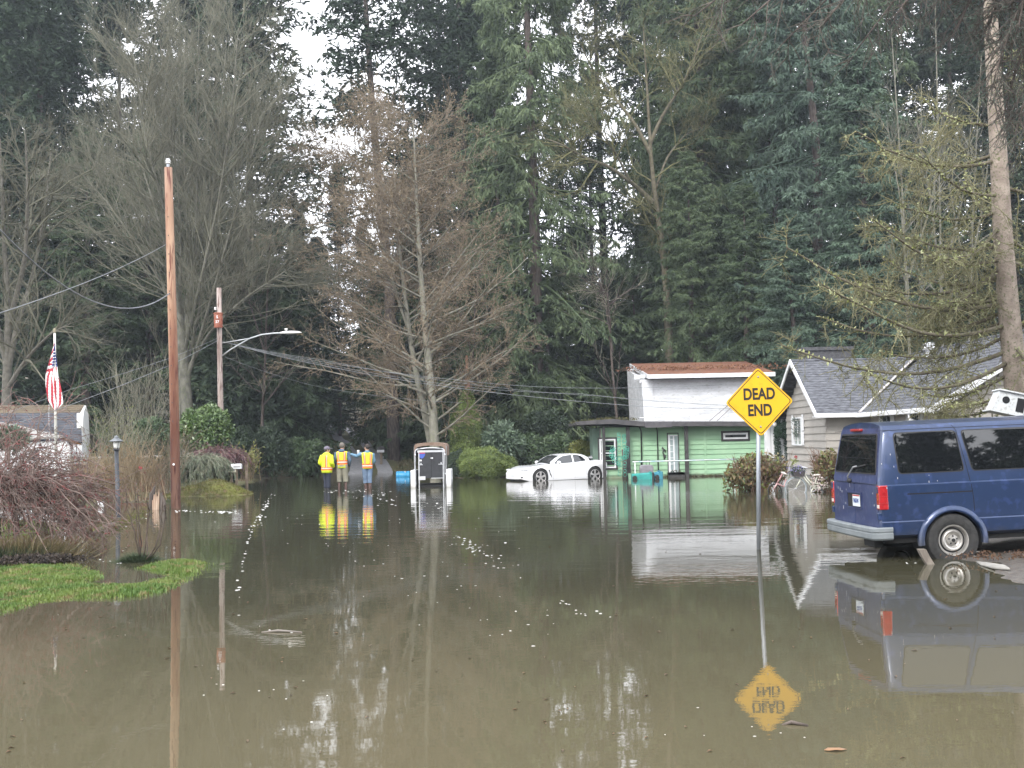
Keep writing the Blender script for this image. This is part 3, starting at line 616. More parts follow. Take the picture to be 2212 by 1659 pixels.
# ---------------------------------------------------------------- the mossy spruce on the right
YS=23.5; b5=P(2212,1120,YS); b5.z=.1
tr_pts=wpts([(2216,1150),(2206,1000),(2198,860),(2188,760),(2176,640),(2166,500),(2158,350),(2149,200),(2141,60),(2136,-150)],YS,b5)
T0=[(tr_pts,.30,.11)]
def spruce():
    rg=np.random.default_rng(77); q=np.array(tr_pts); m=40; u=np.linspace(0,1,m); s=np.linspace(0,1,len(q)); c=np.stack([np.interp(u,s,q[:,i]) for i in range(3)],1)
    rad=.265-.145*u; rad[:3]+=np.array([.12,.05,.02]); th=2*PI*np.arange(14)/14
    trunk=tubes(c[None],rad[None],14)
    # branches: given in the photo as (y on trunk, tip x, tip y, distance shift of the tip)
    L_=[(270,1990,200,.5),(330,1900,330,1),(345,1850,285,-.5),(455,1945,440,0),(420,1985,330,-1),(530,1900,480,.8),(560,1880,470,-1),(600,1905,560,1.4),(655,1700,530,-.2),(640,1850,610,.8),(700,1780,620,-1.2),(720,1900,760,.4),(755,1690,745,.2),(775,1860,800,-1),(800,1990,850,0),(830,2040,860,-.6),(850,2030,900,.6),(560,2020,660,-.4),(610,2000,720,.9),(690,1950,700,1.5),(480,2030,560,-1),(250,2330,260,0),(400,2350,380,.5),(560,2380,560,-.4),(690,2400,700,.2),(800,2380,820,.8),(500,2290,520,1.5),(450,2080,380,2),(620,2110,640,2.2),(740,2290,800,-1.5),(120,2280,90,0),(590,1820,600,.2),(670,1760,690,1.4),(560,1960,520,1.2)]
    bp=[];br=[]
    ty=q[:,2]
    for i,(y0,x1,y1,dy) in enumerate(L_):
        zt=(P(2170,y0,YS)-b5).z; cx=np.interp(zt,q[:,2],q[:,0]); cy=np.interp(zt,q[:,2],q[:,1]); a=np.array([cx,cy,zt]); e=np.array(P(x1,y1,YS+dy*1.2)-b5); 
        uu=np.linspace(0,1,11)[:,None]; ln=np.linalg.norm(e-a); sag=-.13*ln
        pth=a+(e-a)*uu+np.array([0,0,1])*sag*np.sin(uu*PI)*(1-.15*uu); w=rg.normal(0,.035,(11,3))*uu; bp.append(pth+np.cumsum(w,0)*.6); br.append(.045*(1-uu[:,0]*.72)*(.6+ln/8))
    bp=np.array(bp); br=np.array(br)
    big=tubes(bp,br,6)
    lv=[]; p,d,s,rr,_=kids(bp,br,12,.12,1,1.0,.3,rg,sidef=.7); d[:,2]-=.25; l=(1.25*(1.15-s)+.2)*rg.uniform(.35,1.1,len(s)); a1,r1=grow(p,nrm(d),l,.013,5,.16,-.05,.5,rg); lv.append(tubes(a1,r1,4))
    p,d,s,rr,_=kids(a1,r1,6,.15,1,.9,.3,rg); d[:,2]-=.15; a2,r2=grow(p,nrm(d),rg.uniform(.2,.6,len(s)),.007,3,.2,-.04,.6,rg); lv.append(tubes(a2,r2,3))
    p,d,s,rr,_=kids(a2,r2,3,.2,1,.9,.3,rg); a3,r3=grow(p,nrm(d),rg.uniform(.1,.25,len(s)),.005,2,.2,-.02,.7,rg); lv.append(tubes(a3,r3,3))
    # moss and lichen tufts riding on the limbs
    p,d,s,rr,_=kids(bp,br,150,.1,1,1.4,.3,rg); n=len(p); k=rg.uniform(0,1,n)<.8; p,d=p[k],d[k]; n=len(p)
    mo=diamonds(p,nrm(d+rg.normal(0,.5,(n,3))),rdir(rg,n),rg.uniform(.04,.12,n),rg.uniform(.03,.07,n))
    p,d,s,rr,_=kids(a1,r1,12,.05,1,1.4,.3,rg); n=len(p); mo2=diamonds(p,nrm(d+rg.normal(0,.5,(n,3))),rdir(rg,n),rg.uniform(.03,.09,n),rg.uniform(.015,.04,n))
    return trunk,big,cat(lv),cat([mo,mo2])
trunk,big,tw,mo=spruce()
place_tree('spruce_tree','tall spruce trunk at right with long drooping mossy dead limbs','tree',b5,[('trunk',trunk,M('spruce_bark',(.22,.175,.145),(.36,.30,.25),5,.95,bump=1,bscale=22,c3=(.13,.14,.07))),('limb',big,MOSSB),('twigs',tw,M('mossy_dead_twigs',(.13,.125,.065),(.24,.225,.125),2,.95)),('moss',mo,M('lichen',(.24,.26,.08),(.40,.42,.24),6,.95))])
# green spruce boughs hanging in at the top
def bough_tree(name,label,x,y,Y,bs,seed):
    rg=np.random.default_rng(seed); bb=G(x,y); bb=Vector((P(x,900,Y).x,Y,-.2)); bp=[];br=[]
    top=np.array([0,0,14.0]); T=[([(0,0,0),(0,.05,5),(.05,0,10),(0,0,15)],.26,.08)]
    for (ya,x1,y1,dy) in bs:
        zt=(P(x,ya,Y)-bb).z; e=np.array(P(x1,y1,Y+dy)-bb); a=np.array([0,0,zt]); uu=np.linspace(0,1,8)[:,None]
        bp.append(a+(e-a)*uu+np.array([0,0,.5])*np.sin(uu*PI)); br.append(.05*(1-uu[:,0]*.8))
    bp=np.array(bp);br=np.array(br); out=[tubes(bp,br,5)]
    p,d,s,rr,_=kids(bp,br,24,.1,1,1.0,.2,rg,sidef=.2,even=True); d[:,2]-=.25; a1,r1=grow(p,nrm(d),(1.5*(1.1-s)+.3)*rg.uniform(.6,1.1,len(s)),.012,5,.06,-.10,.5,rg); out.append(tubes(a1,r1,3))
    p,d,s,rr,_=kids(a1,r1,6,.1,1,.8,.2,rg,sidef=.5); a2,r2=grow(p,d,rg.uniform(.2,.5,len(s)),.007,3,.06,-.08,.6,rg); out.append(tubes(a2,r2,3))
    nd=[]
    for A,Rr,k in ((a1,r1,60),(a2,r2,26)):
        p,d,s,rr,_=kids(A,Rr,k,0,1,.7,.15,rg); n=len(p); nd.append(diamonds(p,d,rdir(rg,n),rg.uniform(.025,.045,n),.007))
    t_=bare(seed,T,[dict(k=3,ang=1.2,L=.5,r=.02,n=2)])[0]
    place_tree(name,label,'tree',bb,[('trunk',t_,MOSSB),('limb',cat(out),BARKD),('needles',cat(nd),M('spruce_needles',(.05,.085,.06),(.11,.16,.12),5,.6))])
bough_tree('spruce_tree','near spruce whose dark green boughs hang in at the top right corner',2330,0,18,[(-150,2060,75,0),(-100,2120,90,.8),(-40,2150,160,-.5),(20,2165,260,.5),(-250,2010,30,.5),(150,2190,300,0),(-180,2200,60,-.8)],81)

bough_tree('spruce_tree','near spruce beyond the right edge whose long boughs dip into the top above the chimney',2420,0,17,[(-420,1500,35,1.5),(-380,1600,55,.6),(-360,1690,95,1.2),(-400,1770,60,0),(-340,1860,95,.8),(-330,1930,40,.2),(-420,1560,12,2)],82)
# ================================================================ BUILDINGS
WHITE=M('white_paint',(.66,.67,.68),(.76,.76,.77),3,.6,lo=.3,hi=.7)
WHITEW=M('weathered_white',(.55,.56,.58),(.72,.73,.75),1.2,.8,c3=(.50,.50,.49),stretch=(1,1,4),bump=.3)
BLACKT=M('black_trim',(.025,.024,.024),(.05,.047,.045),8,.6)
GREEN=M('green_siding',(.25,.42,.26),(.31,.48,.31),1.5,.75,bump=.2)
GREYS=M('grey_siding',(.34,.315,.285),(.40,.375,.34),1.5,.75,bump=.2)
FASC=M('dark_fascia',(.045,.042,.045),(.075,.07,.072),4,.7)
SHINGD=M('grey_shingles',(.06,.062,.072),(.125,.13,.145),5,.9,bump=.6,bscale=60,stretch=(1,3,3),detail=9,lo=.42,hi=.58)
GLASSD=M('dark_window_glass',(.012,.014,.016),rough=.04,spec=.9)
GLASSC=M('curtained_glass',(.20,.21,.21),(.34,.35,.35),2,.08,spec=.8)
tide(GREEN,.0,.16,(.16,.15,.09),.75); tide(GREYS,.0,.2,(.17,.15,.11),.6); tide(WHITE,.0,.14,(.25,.22,.16),.6)
CONC=M('concrete_footing',(.22,.21,.19),(.32,.31,.28),5,.9)
MOSSR=M('mossy_red_roof',(.13,.045,.028),(.20,.08,.045),2.5,.95,bump=.9,bscale=25,c3=(.11,.10,.04))
def siding(name,a,b,z0,z1,expo,mat,parent,top=None,th=.030):
    """lapped boards on the wall a->b (xy). outward = right hand of a->b. top(s)->height for gables"""
    m=MB(); a=Vector((a[0],a[1],0)); b=Vector((b[0],b[1],0)); L_=(b-a).length; d=(b-a)/L_; nn=Vector((d.y,-d.x,0)); z=z0
    while z<z1-.001:
        ze=min(z+expo,z1); s0=0;s1=L_
        if top:
            zz=ze; ss=[s for s in np.linspace(0,L_,201) if top(s)>=z+.3*(ze-z)]
            if not ss: break
            s0,s1=ss[0],ss[-1]
        P0=a+d*s0; P1=a+d*s1
        q=[P0+nn*(th+.012)+Vector((0,0,z)),P1+nn*(th+.012)+Vector((0,0,z)),P1+nn*.004+Vector((0,0,ze)),P0+nn*.004+Vector((0,0,ze)),
           P0-nn*.02+Vector((0,0,z)),P1-nn*.02+Vector((0,0,z)),P1-nn*.02+Vector((0,0,ze)),P0-nn*.02+Vector((0,0,ze))]
        m.add(q,[(0,1,2,3),(0,4,5,1),(1,5,6,2),(2,6,7,3),(0,3,7,4)]); z=ze
    return m.build(name,mat,parent)
def frame_on(a,d,nn,s,z,w,h,t,dep,off=.03):
    """ring frame on a wall. a: wall origin, d along, nn outward, s,z centre"""
    m=MB(); c=Vector(a)+d*s+Vector((0,0,z))+nn*off
    rot=Matrix((d,nn,Vector((0,0,1)))).transposed()
    for (x,zz,ww,hh) in ((0,h/2-t/2,w,t),(0,-h/2+t/2,w,t),(-w/2+t/2,0,t,h-2*t),(w/2-t/2,0,t,h-2*t)):
        m.cbox(c+rot@Vector((x,dep/2,zz)),(ww,dep,hh),rot)
    return m,c,rot
def window(parent,a,d,nn,s,z,w,h,outer=.09,inner=.07,om=BLACKT,im=WHITE,pm=GLASSD,bars=(),name='window',label=None,off=.03):
    d=Vector((*d,0)) if len(d)==2 else d; nn=Vector((*nn,0)) if len(nn)==2 else nn; a=Vector((a[0],a[1],0))
    if outer:
        m,c,rot=frame_on(a,d,nn,s,z,w,h,outer,.035,off); root=m.build(name,om,parent); iw,ih=w-2*outer-.004,h-2*outer-.004
    else: root=None; iw,ih=w,h
    m,c,rot=frame_on(a,d,nn,s,z,iw,ih,inner,.05,off+.004)
    for bx in bars:
        if bx[0]=='h': m.cbox(c+rot@Vector((0,.02,bx[1])),(iw-2*inner,.03,bx[2] if len(bx)>2 else .03),rot)
        else: m.cbox(c+rot@Vector((bx[1],.02,0)),(bx[2] if len(bx)>2 else .03,.028,ih-2*inner),rot)
    if root is None: root=m.build(name,im,parent)
    else: m.build('frame',im,root)
    g=MB(); g.cbox(c+rot@Vector((0,-.003,0)),(iw-2*inner+.01,.012,ih-2*inner+.01),rot); g.build('pane',pm,root)
    if label: root['label']=label
    return root
# ---------------------------------------------------------------- green house
YG=50.6
def gx(x): return P(x,1000,YG).x
def gz_(y,x=1450): return P(x,y,YG).z
g0=gx(1291); g1=gx(1655)
gh=thing('green_house','low green lap sided house with black posts and dark flat roof, standing in the flood','house',(gx(1450),YG,0),world=True)
xl=gx(1300)
m=MB(); m.box((xl+.03,YG+.03,-.3),(g1-.03,YG+5.8,2.12)); m.build('wall_core',GREEN,gh)
xa,xb=gx(1389),gx(1482)      # recessed entry between these
siding('siding',(xl,YG),(xa,YG),-.3,2.1,.205,GREEN,gh)
siding('siding',(xb,YG-.004),(g1,YG-.004),-.3,2.1,.205,GREEN,gh)
siding('siding',(xa,YG+.012),(xb,YG+.012),-.3,2.1,.205,GREEN,gh)
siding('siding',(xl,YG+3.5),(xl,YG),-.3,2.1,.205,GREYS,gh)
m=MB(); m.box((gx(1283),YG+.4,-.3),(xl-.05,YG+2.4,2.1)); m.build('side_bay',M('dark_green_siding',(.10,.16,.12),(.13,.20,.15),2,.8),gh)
# roof with slightly raised left part
m=MB(); zt=gz_(912,1620); zl=gz_(917,1246)
m.loft([[Vector(p) for p in ((gx(1244),YG-.75,z_-.0),(gx(1244),YG+6,z_),(gx(1244),YG+6,z_+.13),(gx(1244),YG-.75,z_+.13))] for z_ in (zl-.02,)]+
       [[Vector((x_,y_,z_+q)) for (y_,q) in ((YG-.75,0),(YG+6,0),(YG+6,.2),(YG-.75,.2))] for x_,z_ in ((gx(1322),gz_(916,1322)),(gx(1381),gz_(921,1381)),(gx(1661),gz_(921,1661)))])
m.build('roof',FASC,gh)
m=MB(); m.box((gx(1391),YG-.79,gz_(923.5,1440)),(gx(1448),YG-.752,gz_(911,1440))); m.build('gutter',M('fascia_patch',(.06,.055,.062),(.09,.085,.09),5,.6),gh)
m=MB(); rg_=np.random.default_rng(4)
V,F=leafcloud(401,[((gx(1285),YG+.6,gz_(911,1285)),(1.0,1.2,.07)),((gx(1330),YG+1,gz_(905,1330)),(1.0,1.6,.06))],900,.07,.04); npmesh('moss',V,F,MOSSY,gh)
for x in (1304,1356,1481):
    m=MB(); w_=.075 if x>1304 else .06; m.box((gx(x)-w_,YG-.45,-.4),(gx(x)+w_,YG-.45+2*w_,2.13)); m.build('post',BLACKT,gh)
for x,w_ in ((1386,.03),(1421,.025)):
    m=MB(); m.tube([(gx(x)-.1,YG-.55,2.1),(gx(x),YG-.09,1.95),(gx(x),YG-.09,-.3)],w_,8); m.build('downspout',BLACKT,gh,True)
for xa_,xb_ in ((1383,1389),(1521.5,1526.5)): m=MB(); m.box((gx(xa_),YG-.05,-.3),(gx(xb_),YG+.0,2.1)); m.build('corner_trim',GREEN,gh)
dX,nY=Vector((1,0,0)),Vector((0,-1,0))
A0=(0,YG)
window(gh,A0,dX,nY,(gx(1293)+gx(1333))/2,(gz_(942)+gz_(1012))/2,gx(1334)-gx(1292),gz_(942)-gz_(1012),.07,.06,pm=GLASSD,bars=(('h',.02,.06),('v',-.17,.16)),label='tall black trimmed white window beside the wire cactus')
window(gh,A0,dX,nY,(gx(1559)+gx(1621))/2,(gz_(933)+gz_(956))/2,gx(1621)-gx(1559),gz_(933.5)-gz_(955.8),.085,.075,label='narrow horizontal slit window in a black surround')
# glazed door
m,c,rot=frame_on((0,YG,0),dX,nY,(gx(1443)+gx(1466))/2,(gz_(936)+gz_(1032))/2,gx(1467)-gx(1442),gz_(934)-gz_(1032),.035,.05,.02); dr=m.build('door',BLACKT,gh); dr['label']='white door with a tall column of glass panes'
wd=gx(1465.5)-gx(1443.5); hh=gz_(937)-gz_(1032)
m=MB(); m.cbox(c+Vector((0,-.02,-.03)),(wd,.03,hh-.06)); m.build('door_leaf',WHITE,dr)
m=MB(); m.cbox(c+Vector((-.06,-.042,.02)),(.12,.012,hh-.26)); m.cbox(c+Vector((.13,-.042,.0)),(.14,.012,hh-.22)); m.build('pane',M('frosted_glass',(.25,.31,.31),(.36,.42,.42),3,.1,spec=.7),dr)
m=MB()
for k in range(6): m.cbox(c+Vector((-.06,-.052,-.62+k*.26)),(.13,.012,.022))
m.build('muntins',WHITE,dr)
# wall ornament beside the door
orn=thing('wall_ornament','small dark twisted ornament hanging left of the white glazed door','ornament',(gx(1434),YG-.06,gz_(980)),world=True)
m=MB(); m.tube([(gx(1431),YG-.05,gz_(965)),(gx(1434),YG-.06,gz_(972)),(gx(1432),YG-.06,gz_(978)),(gx(1436),YG-.06,gz_(985)),(gx(1434.5),YG-.06,gz_(992))],[.02,.045,.02,.06,.02],7); m.build('ornament_body',BLACKT,orn,True)
m=MB(); m.tube([(gx(1430),YG-.04,gz_(968)),(gx(1437),YG-.05,gz_(971)),(gx(1438),YG-.05,gz_(977))],.018,6); m.build('hook',BLACKT,orn,True)
pb=thing('planter_box','low black planter box standing in the water under the glazed door','planter',(gx(1458),YG-.3,-.1),world=True)
m=MB(); m.loft([[Vector((gx(1458)+sx*w_,YG-.35+sy*.12,z_)) for sx,sy in ((-1,-1),(1,-1),(1,1),(-1,1))] for w_,z_ in ((.30,-.15),(.36,.16),(.38,.16),(.38,.2),(.34,.2),(.33,.1))]); m.build('box',BLACKT,pb)
V,F=leafcloud(402,[((gx(1458),YG-.35,.19),(.3,.1,.06))],120,.08,.04); npmesh('soil_and_leaves',V,F,MUD,pb)
# floating debris along the wall
V,F=leafcloud(403,[((gx(x),YG-.12,.015),(.8,.1,.025)) for x in range(1430,1610,22)],1500,.07,.03); tag(npmesh('flood_debris',V,F,M('debris',(.05,.04,.02),(.11,.09,.05),5,.95)),'line of twigs and leaves floating along the green wall','debris',kind='stuff')
# ---------------------------------------------------------------- white building with mossy red roof
YW=55.5
def wx(x): return P(x,860,YW).x
def wz(y,x=1500): return P(x,y,YW).z
wb=thing('white_building','tall windowless white building with mossy red roof behind the green house','building',(wx(1500),YW,0),world=True)
xL0,xL1,xR=wx(1387),wx(1394.5),wx(1652); zt=wz(818,1500); zb=wz(908,1400)
m=MB(); m.add([(xL1,YW+.04,-.2),(xR,YW+.04,-.2),(xR,YW+7,-.2),(xL1,YW+7,-.2),(xL0-.0,YW+.04,zt),(xR,YW+.04,zt),(xR,YW+7,zt+.9),(xL0,YW+7,zt+.9)],[(0,3,2,1),(4,5,6,7),(0,1,5,4),(1,2,6,5),(2,3,7,6),(3,0,4,7)]); m.build('wall',WHITEW,wb)
m=MB(); z=zb-.6
while z<zt-.02:
    s=(z+.2)/(zt+.2); xx=xL1+(xL0-xL1)*s+.03; m.box((xx+.42,YW-.0,z),(xR-.02,YW+.02,z+.125)); m.add([(xx+.42,YW,z+.01),(xR-.02,YW,z+.01),(xR-.02,YW+.016,z+.143),(xx+.42,YW+.016,z+.143)],[(0,1,2,3)]); z+=.145
m.build('siding',WHITEW,wb)
m=MB(); m.slab([(xL1,YW-.03,-.2),(xL1+.42,YW-.03,-.2),(xL0+.5,YW-.03,zt),(xL0,YW-.03,zt)],(0,.06,0)); m.build('corner_board',WHITEW,wb)
ov=.75
zf=wz(815,1400); 
fl=(wx(1399.5)-.05,YW-ov,wz(817.5,1399)); fr=(xR+.35,YW-ov,fl[2]); bl=(P(1361,791,YW+6).x,YW+6,P(1361,793,YW+6).z); br_=(xR+.35,YW+6,P(1640,786,YW+6).z)
bl=(bl[0],bl[1],br_[2])
m=MB(); m.slab([fl,fr,br_,bl],(0,0,.14)); m.build('roof',MOSSR,wb)
m=MB(); m.slab([(fl[0],fl[1]-.03,fl[2]-.05),(fr[0],fr[1]-.03,fr[2]-.05),(fr[0],fr[1]-.03,fr[2]+.14),(fl[0],fl[1]-.03,fl[2]+.14)],(0,.028,0)); m.slab([(fl[0]-.03,fl[1],fl[2]-.05),(bl[0]-.03,bl[1],bl[2]-.05),(bl[0]-.03,bl[1],bl[2]+.15),(fl[0]-.03,fl[1],fl[2]+.15)],(.028,0,0)); m.build('fascia',WHITEW,wb)
for x,y,l in ((1367,816,.9),(1378,824,.7)):
    p_=P(x,y,YW+1.0); m=MB(); m.box((p_.x,YW+.3,p_.z-.12),(xL0+.3,YW+.55,p_.z+.1)); m.build('beam',WHITEW,wb)
V,F=leafcloud(404,[((wx(x),YW+q,wz(803)+.25),(1.6,.7,.10)) for x,q in ((1420,1.2),(1470,2),(1530,1.4),(1590,2),(1640,1.5))],1500,.10,.06); npmesh('moss',V,F,M('fallen_needles',(.12,.05,.03),(.20,.10,.05),3,.95),wb)
# guy wires on the flat roof against the white wall
for i,(a,b_,lb) in enumerate(((( 1533,909),(1572,876),'left of two thin guy rods leaning on the white wall'),((1549,909),(1580,880),'right of two thin guy rods leaning on the white wall'))):
    m=MB(); m.tube([P(*a,YW-1.5),P(*b_,YW-.03)],.018,6); tag(m.build('guy_rod',M('rod_metal',(.2,.18,.17),rough=.5)),lb,'rod')
m=MB(); m.tube([P(1381.6,902.5,YG-.2),P(1394,902.5,YG-.2),P(1420,906.5,YG-.1),P(1450,908.5,YG)],.02,6); tag(m.build('roof_pipe',WHITE),'thin pale pipe lying on the dark flat roof by the white corner','pipe')
# ---------------------------------------------------------------- grey house
XE=10.15; YF=39.0; YB=44.6; ZE=2.33; ZR=4.2; YM=(YF+YB)/2
hh_=thing('grey_house','grey lap sided house with dark shingle gables and white trim behind the blue van','house',(13,39,0),world=True)
m=MB(); m.box((XE+.03,YF+.03,.28),(17,YB-.03,ZE+.1)); m.box((11.63,32.03,.28),(20,YF+.1,ZE+.1)); m.build('wall',GREYS,hh_)
m=MB(); m.box((XE+.0,YF+.0,-.3),(17,YB,.28)); m.box((11.6,32,-.3),(20,YF+.1,.28)); m.build('foundation',CONC,hh_)
ex=.235
gt=lambda s: ZE+.05+(YM-YF+.02-abs(s-(YM-YF)))*(ZR-ZE)/(YM-YF+.3)
siding('siding',(XE,YB),(XE,YF),.28,ZR-.1,ex,GREYS,hh_,top=gt)
siding('siding',(XE,YF),(11.6,YF),.28,ZE+.05,ex,GREYS,hh_)
siding('siding',(11.6,YF),(11.6,32),.28,ZE+.05,ex,GREYS,hh_)
XR2=14.75; ZR2=4.5
gt2=lambda s: ZE+.05+(XR2-11.6+.02-abs(s-(XR2-11.6)))*(ZR2-ZE-.15)/(XR2-11.6+.3)
siding('siding',(11.6,32),(18,32),.28,ZR2,ex,GREYS,hh_,top=gt2)
m=MB(); m.slab([(XE+.02,YF,ZE),(XE+.02,YB,ZE),(XE+.02,YM,ZR-.1)],(.1,0,0)); m.slab([(11.6,32.02,ZE),(17.9,32.02,ZE),(XR2,32.02,ZR2-.1)],(0,.1,0)); m.build('gable_infill',GREYS,hh_)
# roofs
ovx=.45; ovy=.5; sl=(ZR-ZE)/(YM-YF+ovy-.1)
def shingle(name,quad,rows,parent,mat):
    """quad: eave a, eave b, ridge b, ridge a : stepped shingle courses"""
    a,b_,c,d=[Vector(p) for p in quad]; m=MB(); n_=(b_-a).cross(d-a).normalized()
    if n_.z<0: n_=-n_
    for i in range(rows):
        t0=i/rows; t1=(i+1)/rows; p0=a.lerp(d,t0);p1=b_.lerp(c,t0);p2=b_.lerp(c,t1);p3=a.lerp(d,t1)
        m.add([p0+n_*.022,p1+n_*.022,p2+n_*.012,p3+n_*.012,p0-n_*.05,p1-n_*.05,p2-n_*.05,p3-n_*.05],[(0,1,2,3),(0,4,5,1),(1,5,6,2),(3,7,4,0)])
    return m.build(name,mat,parent)
xi=11.1; ze=ZE-.03
shingle('roof',[(XE-ovx,YF-ovy,ze),(xi+.1,YF-ovy,ze),(14.0,YM,ZR),(XE-ovx,YM,ZR)],22,hh_,SHINGD)
shingle('roof',[(XE-ovx,YB+ovy,ze),(17,YB+ovy,ze),(17,YM,ZR),(XE-ovx,YM,ZR)],10,hh_,SHINGD)
shingle('roof',[(xi-.05,31.5,ze-.02),(xi-.05,YF-ovy+.1,ze-.02),(XR2,48.5,ZR2),(XR2,31.5,ZR2)],22,hh_,SHINGD)
shingle('roof',[(18.5,31.5,ze-.02),(18.5,48.5,ze-.02),(XR2,48.5,ZR2),(XR2,31.5,ZR2)],12,hh_,SHINGD)
m=MB(); m.slab([(XE-ovx-.04,YF-ovy-.02,ze-.10),(XE-ovx-.04,YM,ZR-.10),(XE-ovx-.04,YM,ZR+.08),(XE-ovx-.04,YF-ovy-.02,ze+.06)],(.045,0,0)); m.build('barge_board',WHITE,hh_)
m=MB(); m.slab([(XE-ovx-.04,YB+ovy+.02,ze-.10),(XE-ovx-.04,YM,ZR-.10),(XE-ovx-.04,YM,ZR+.08),(XE-ovx-.04,YB+ovy+.02,ze+.06)],(.045,0,0)); m.build('barge_board',WHITE,hh_)
m=MB(); m.slab([(xi-.12,31.44,ze-.16),(XR2,31.44,ZR2-.16),(XR2,31.44,ZR2+.05),(xi-.12,31.44,ze+.05)],(0,.05,0)); m.build('barge_board',WHITE,hh_)
m=MB(); m.slab([(18.6,31.44,ze-.16),(XR2,31.44,ZR2-.16),(XR2,31.44,ZR2+.05),(18.6,31.44,ze+.05)],(0,.05,0)); m.build('barge_board',WHITE,hh_)
# soffits and gutters
m=MB(); m.slab([(XE-ovx,YF-ovy,ze-.09),(xi,YF-ovy,ze-.09),(xi,YF,ze-.09),(XE-ovx,YF,ze-.09)],(0,0,.03)); m.slab([(xi,31.5,ze-.09),(11.6,31.5,ze-.09),(11.6,YF,ze-.09),(xi,YF,ze-.09)],(0,0,.03)); m.build('soffit',WHITE,hh_)
m=MB(); m.box((XE-ovx,YF-ovy-.12,ze-.12),(xi-.1,YF-ovy-.0,ze+.02)); m.build('gutter',WHITE,hh_,bevel=.02)
m=MB(); m.box((xi-.16,31.5,ze-.13),(xi-.04,YF-ovy-.0,ze+.01)); m.build('gutter',WHITE,hh_,bevel=.02)
m=MB(); m.tube([(xi-.1,33.4,ze-.12),(xi-.1,33.4,ze-.28),(xi+.4,33.1,ze-.5),(xi+.45,33.0,ze-2.2)],.045,8); m.build('downspout',WHITE,hh_,True)
m=MB(); m.tube([(xi+.0,YF-ovy,ze+.05),(14.0,YM,ZR+.05)],.05,6,sx=.4); m.build('valley_flashing',M('valley_metal',(.42,.38,.37),(.50,.47,.46),5,.5),hh_)
m=MB(); m.tube([(XE-ovx,YM,ZR+.03),(14.0,YM,ZR+.03)],.045,6); m.tube([(XR2,31.5,ZR2+.03),(XR2,48.5,ZR2+.03)],.045,6); m.build('ridge_cap',SHINGD,hh_)
pc=P(1783,765,YM+1.2)
m=MB(); m.box((pc.x-.85,YM+.9,ZR-.5),(pc.x+.85,YM+1.8,P(1783,751,YM+1).z)); m.box((pc.x-.92,YM+.83,P(1783,751,YM+1).z-.1),(pc.x+.92,YM+1.87,P(1783,751,YM+1).z+.02)); m.build('chimney',M('dark_brick',(.05,.05,.055),(.09,.09,.095),10,.9,bump=.8),hh_)
pv=P(2008,757,41.5)
m=MB(); m.lathe((pv.x,41.5,pv.z-.12),[(.13,-.35),(.13,.12),(.20,.12),(.24,.17),(.24,.22),(.13,.27),(.13,.30),(.20,.31),(.20,.36),(.02,.4)],14); m.build('roof_vent',WHITE,hh_,'auto')
pv=P(2003,770,41.2); m=MB(); m.slab([(pv.x-.3,40.9,pv.z-.30),(pv.x+.25,40.9,pv.z+.02),(pv.x+.32,41.6,pv.z+.02),(pv.x-.2,41.6,pv.z-.26)],(0,0,.03)); m.build('flashing',WHITE,hh_)
# windows
nXm=Vector((-1,0,0)); dYm=Vector((0,-1,0))
def sh_window(a,d,nn,s,z,w,h,lab=None,wreath=True):
    r_=window(hh_,a,d,nn,s,z,w,h,0,.05,pm=GLASSC if d.y<-.5 and a[0]<11 else GLASSD,bars=(('v',0,.03),),label=lab)
    c=Vector((a[0],a[1],0))+d*s+Vector((0,0,z)); rot=Matrix((d,nn,Vector((0,0,1)))).transposed()
    for sg in (-1,1):
        m=MB()
        for k in range(2):
            zc=(-h/4+k*h/2); m.cbox(c+rot@Vector((sg*(w/2+.14),.055,zc)),(.24,.03,h/2-.02),rot)
            for q in (-.07,0,.07): m.cbox(c+rot@Vector((sg*(w/2+.14)+q,.072,zc)),(.05,.012,h/2-.07),rot)
        m.cbox(c+rot@Vector((sg*(w/2+.14),.05,h/2+.04)),(.16,.03,.09),rot)
        m.build('shutter',WHITE,hh_)
    if wreath:
        t=thing('wreath','dark green wreath with white ribbon hanging in the %s'%wreath,'wreath',tuple(c+rot@Vector((0,.1,h*.18))),world=True)
        V,F=leafcloud(int(410+s*7),[(c+rot@Vector((.22*math.cos(q)*w/1.0*.9,.11,h*.16+.26*math.sin(q))),(.10,.06,.10)) for q in np.linspace(0,2*PI,9)[:-1]],420,.06,.025); npmesh('greenery',V,F,M('wreath_green',(.02,.05,.03),(.05,.09,.05),9,.8),t)
        m=MB(); m.cbox(c+rot@Vector((-.04,.18,h*.02)),(.05,.02,.6),rot); m.build('ribbon',WHITE,t)
    return r_
Yw=42.75; sh_window((XE,YB),dYm,nXm,YB-Yw,1.78,1.25,1.0,'curtained window in the left gable wall',wreath='left gable window')
for y_,wr in ((37.2,'farther dark side window'),(34.6,'nearer dark side window')): sh_window((11.6,YF),dYm,nXm,YF-y_,1.75,.95,1.0,None,wreath=wr)
m=MB(); m.box((XE-.06,YM-.62,3.02),(XE-.03,YM-.12,3.5)); v_=m.build('attic_vent',WHITE,hh_); m=MB(); m.box((XE-.07,YM-.5,3.08),(XE-.062,YM-.24,3.44)); m.build('louvre',BLACKT,v_)
m=MB(); m.tube([(XE-.04,YF+.02,2.2),(XE-.04,YF+.02,-.2)],.03,6); 
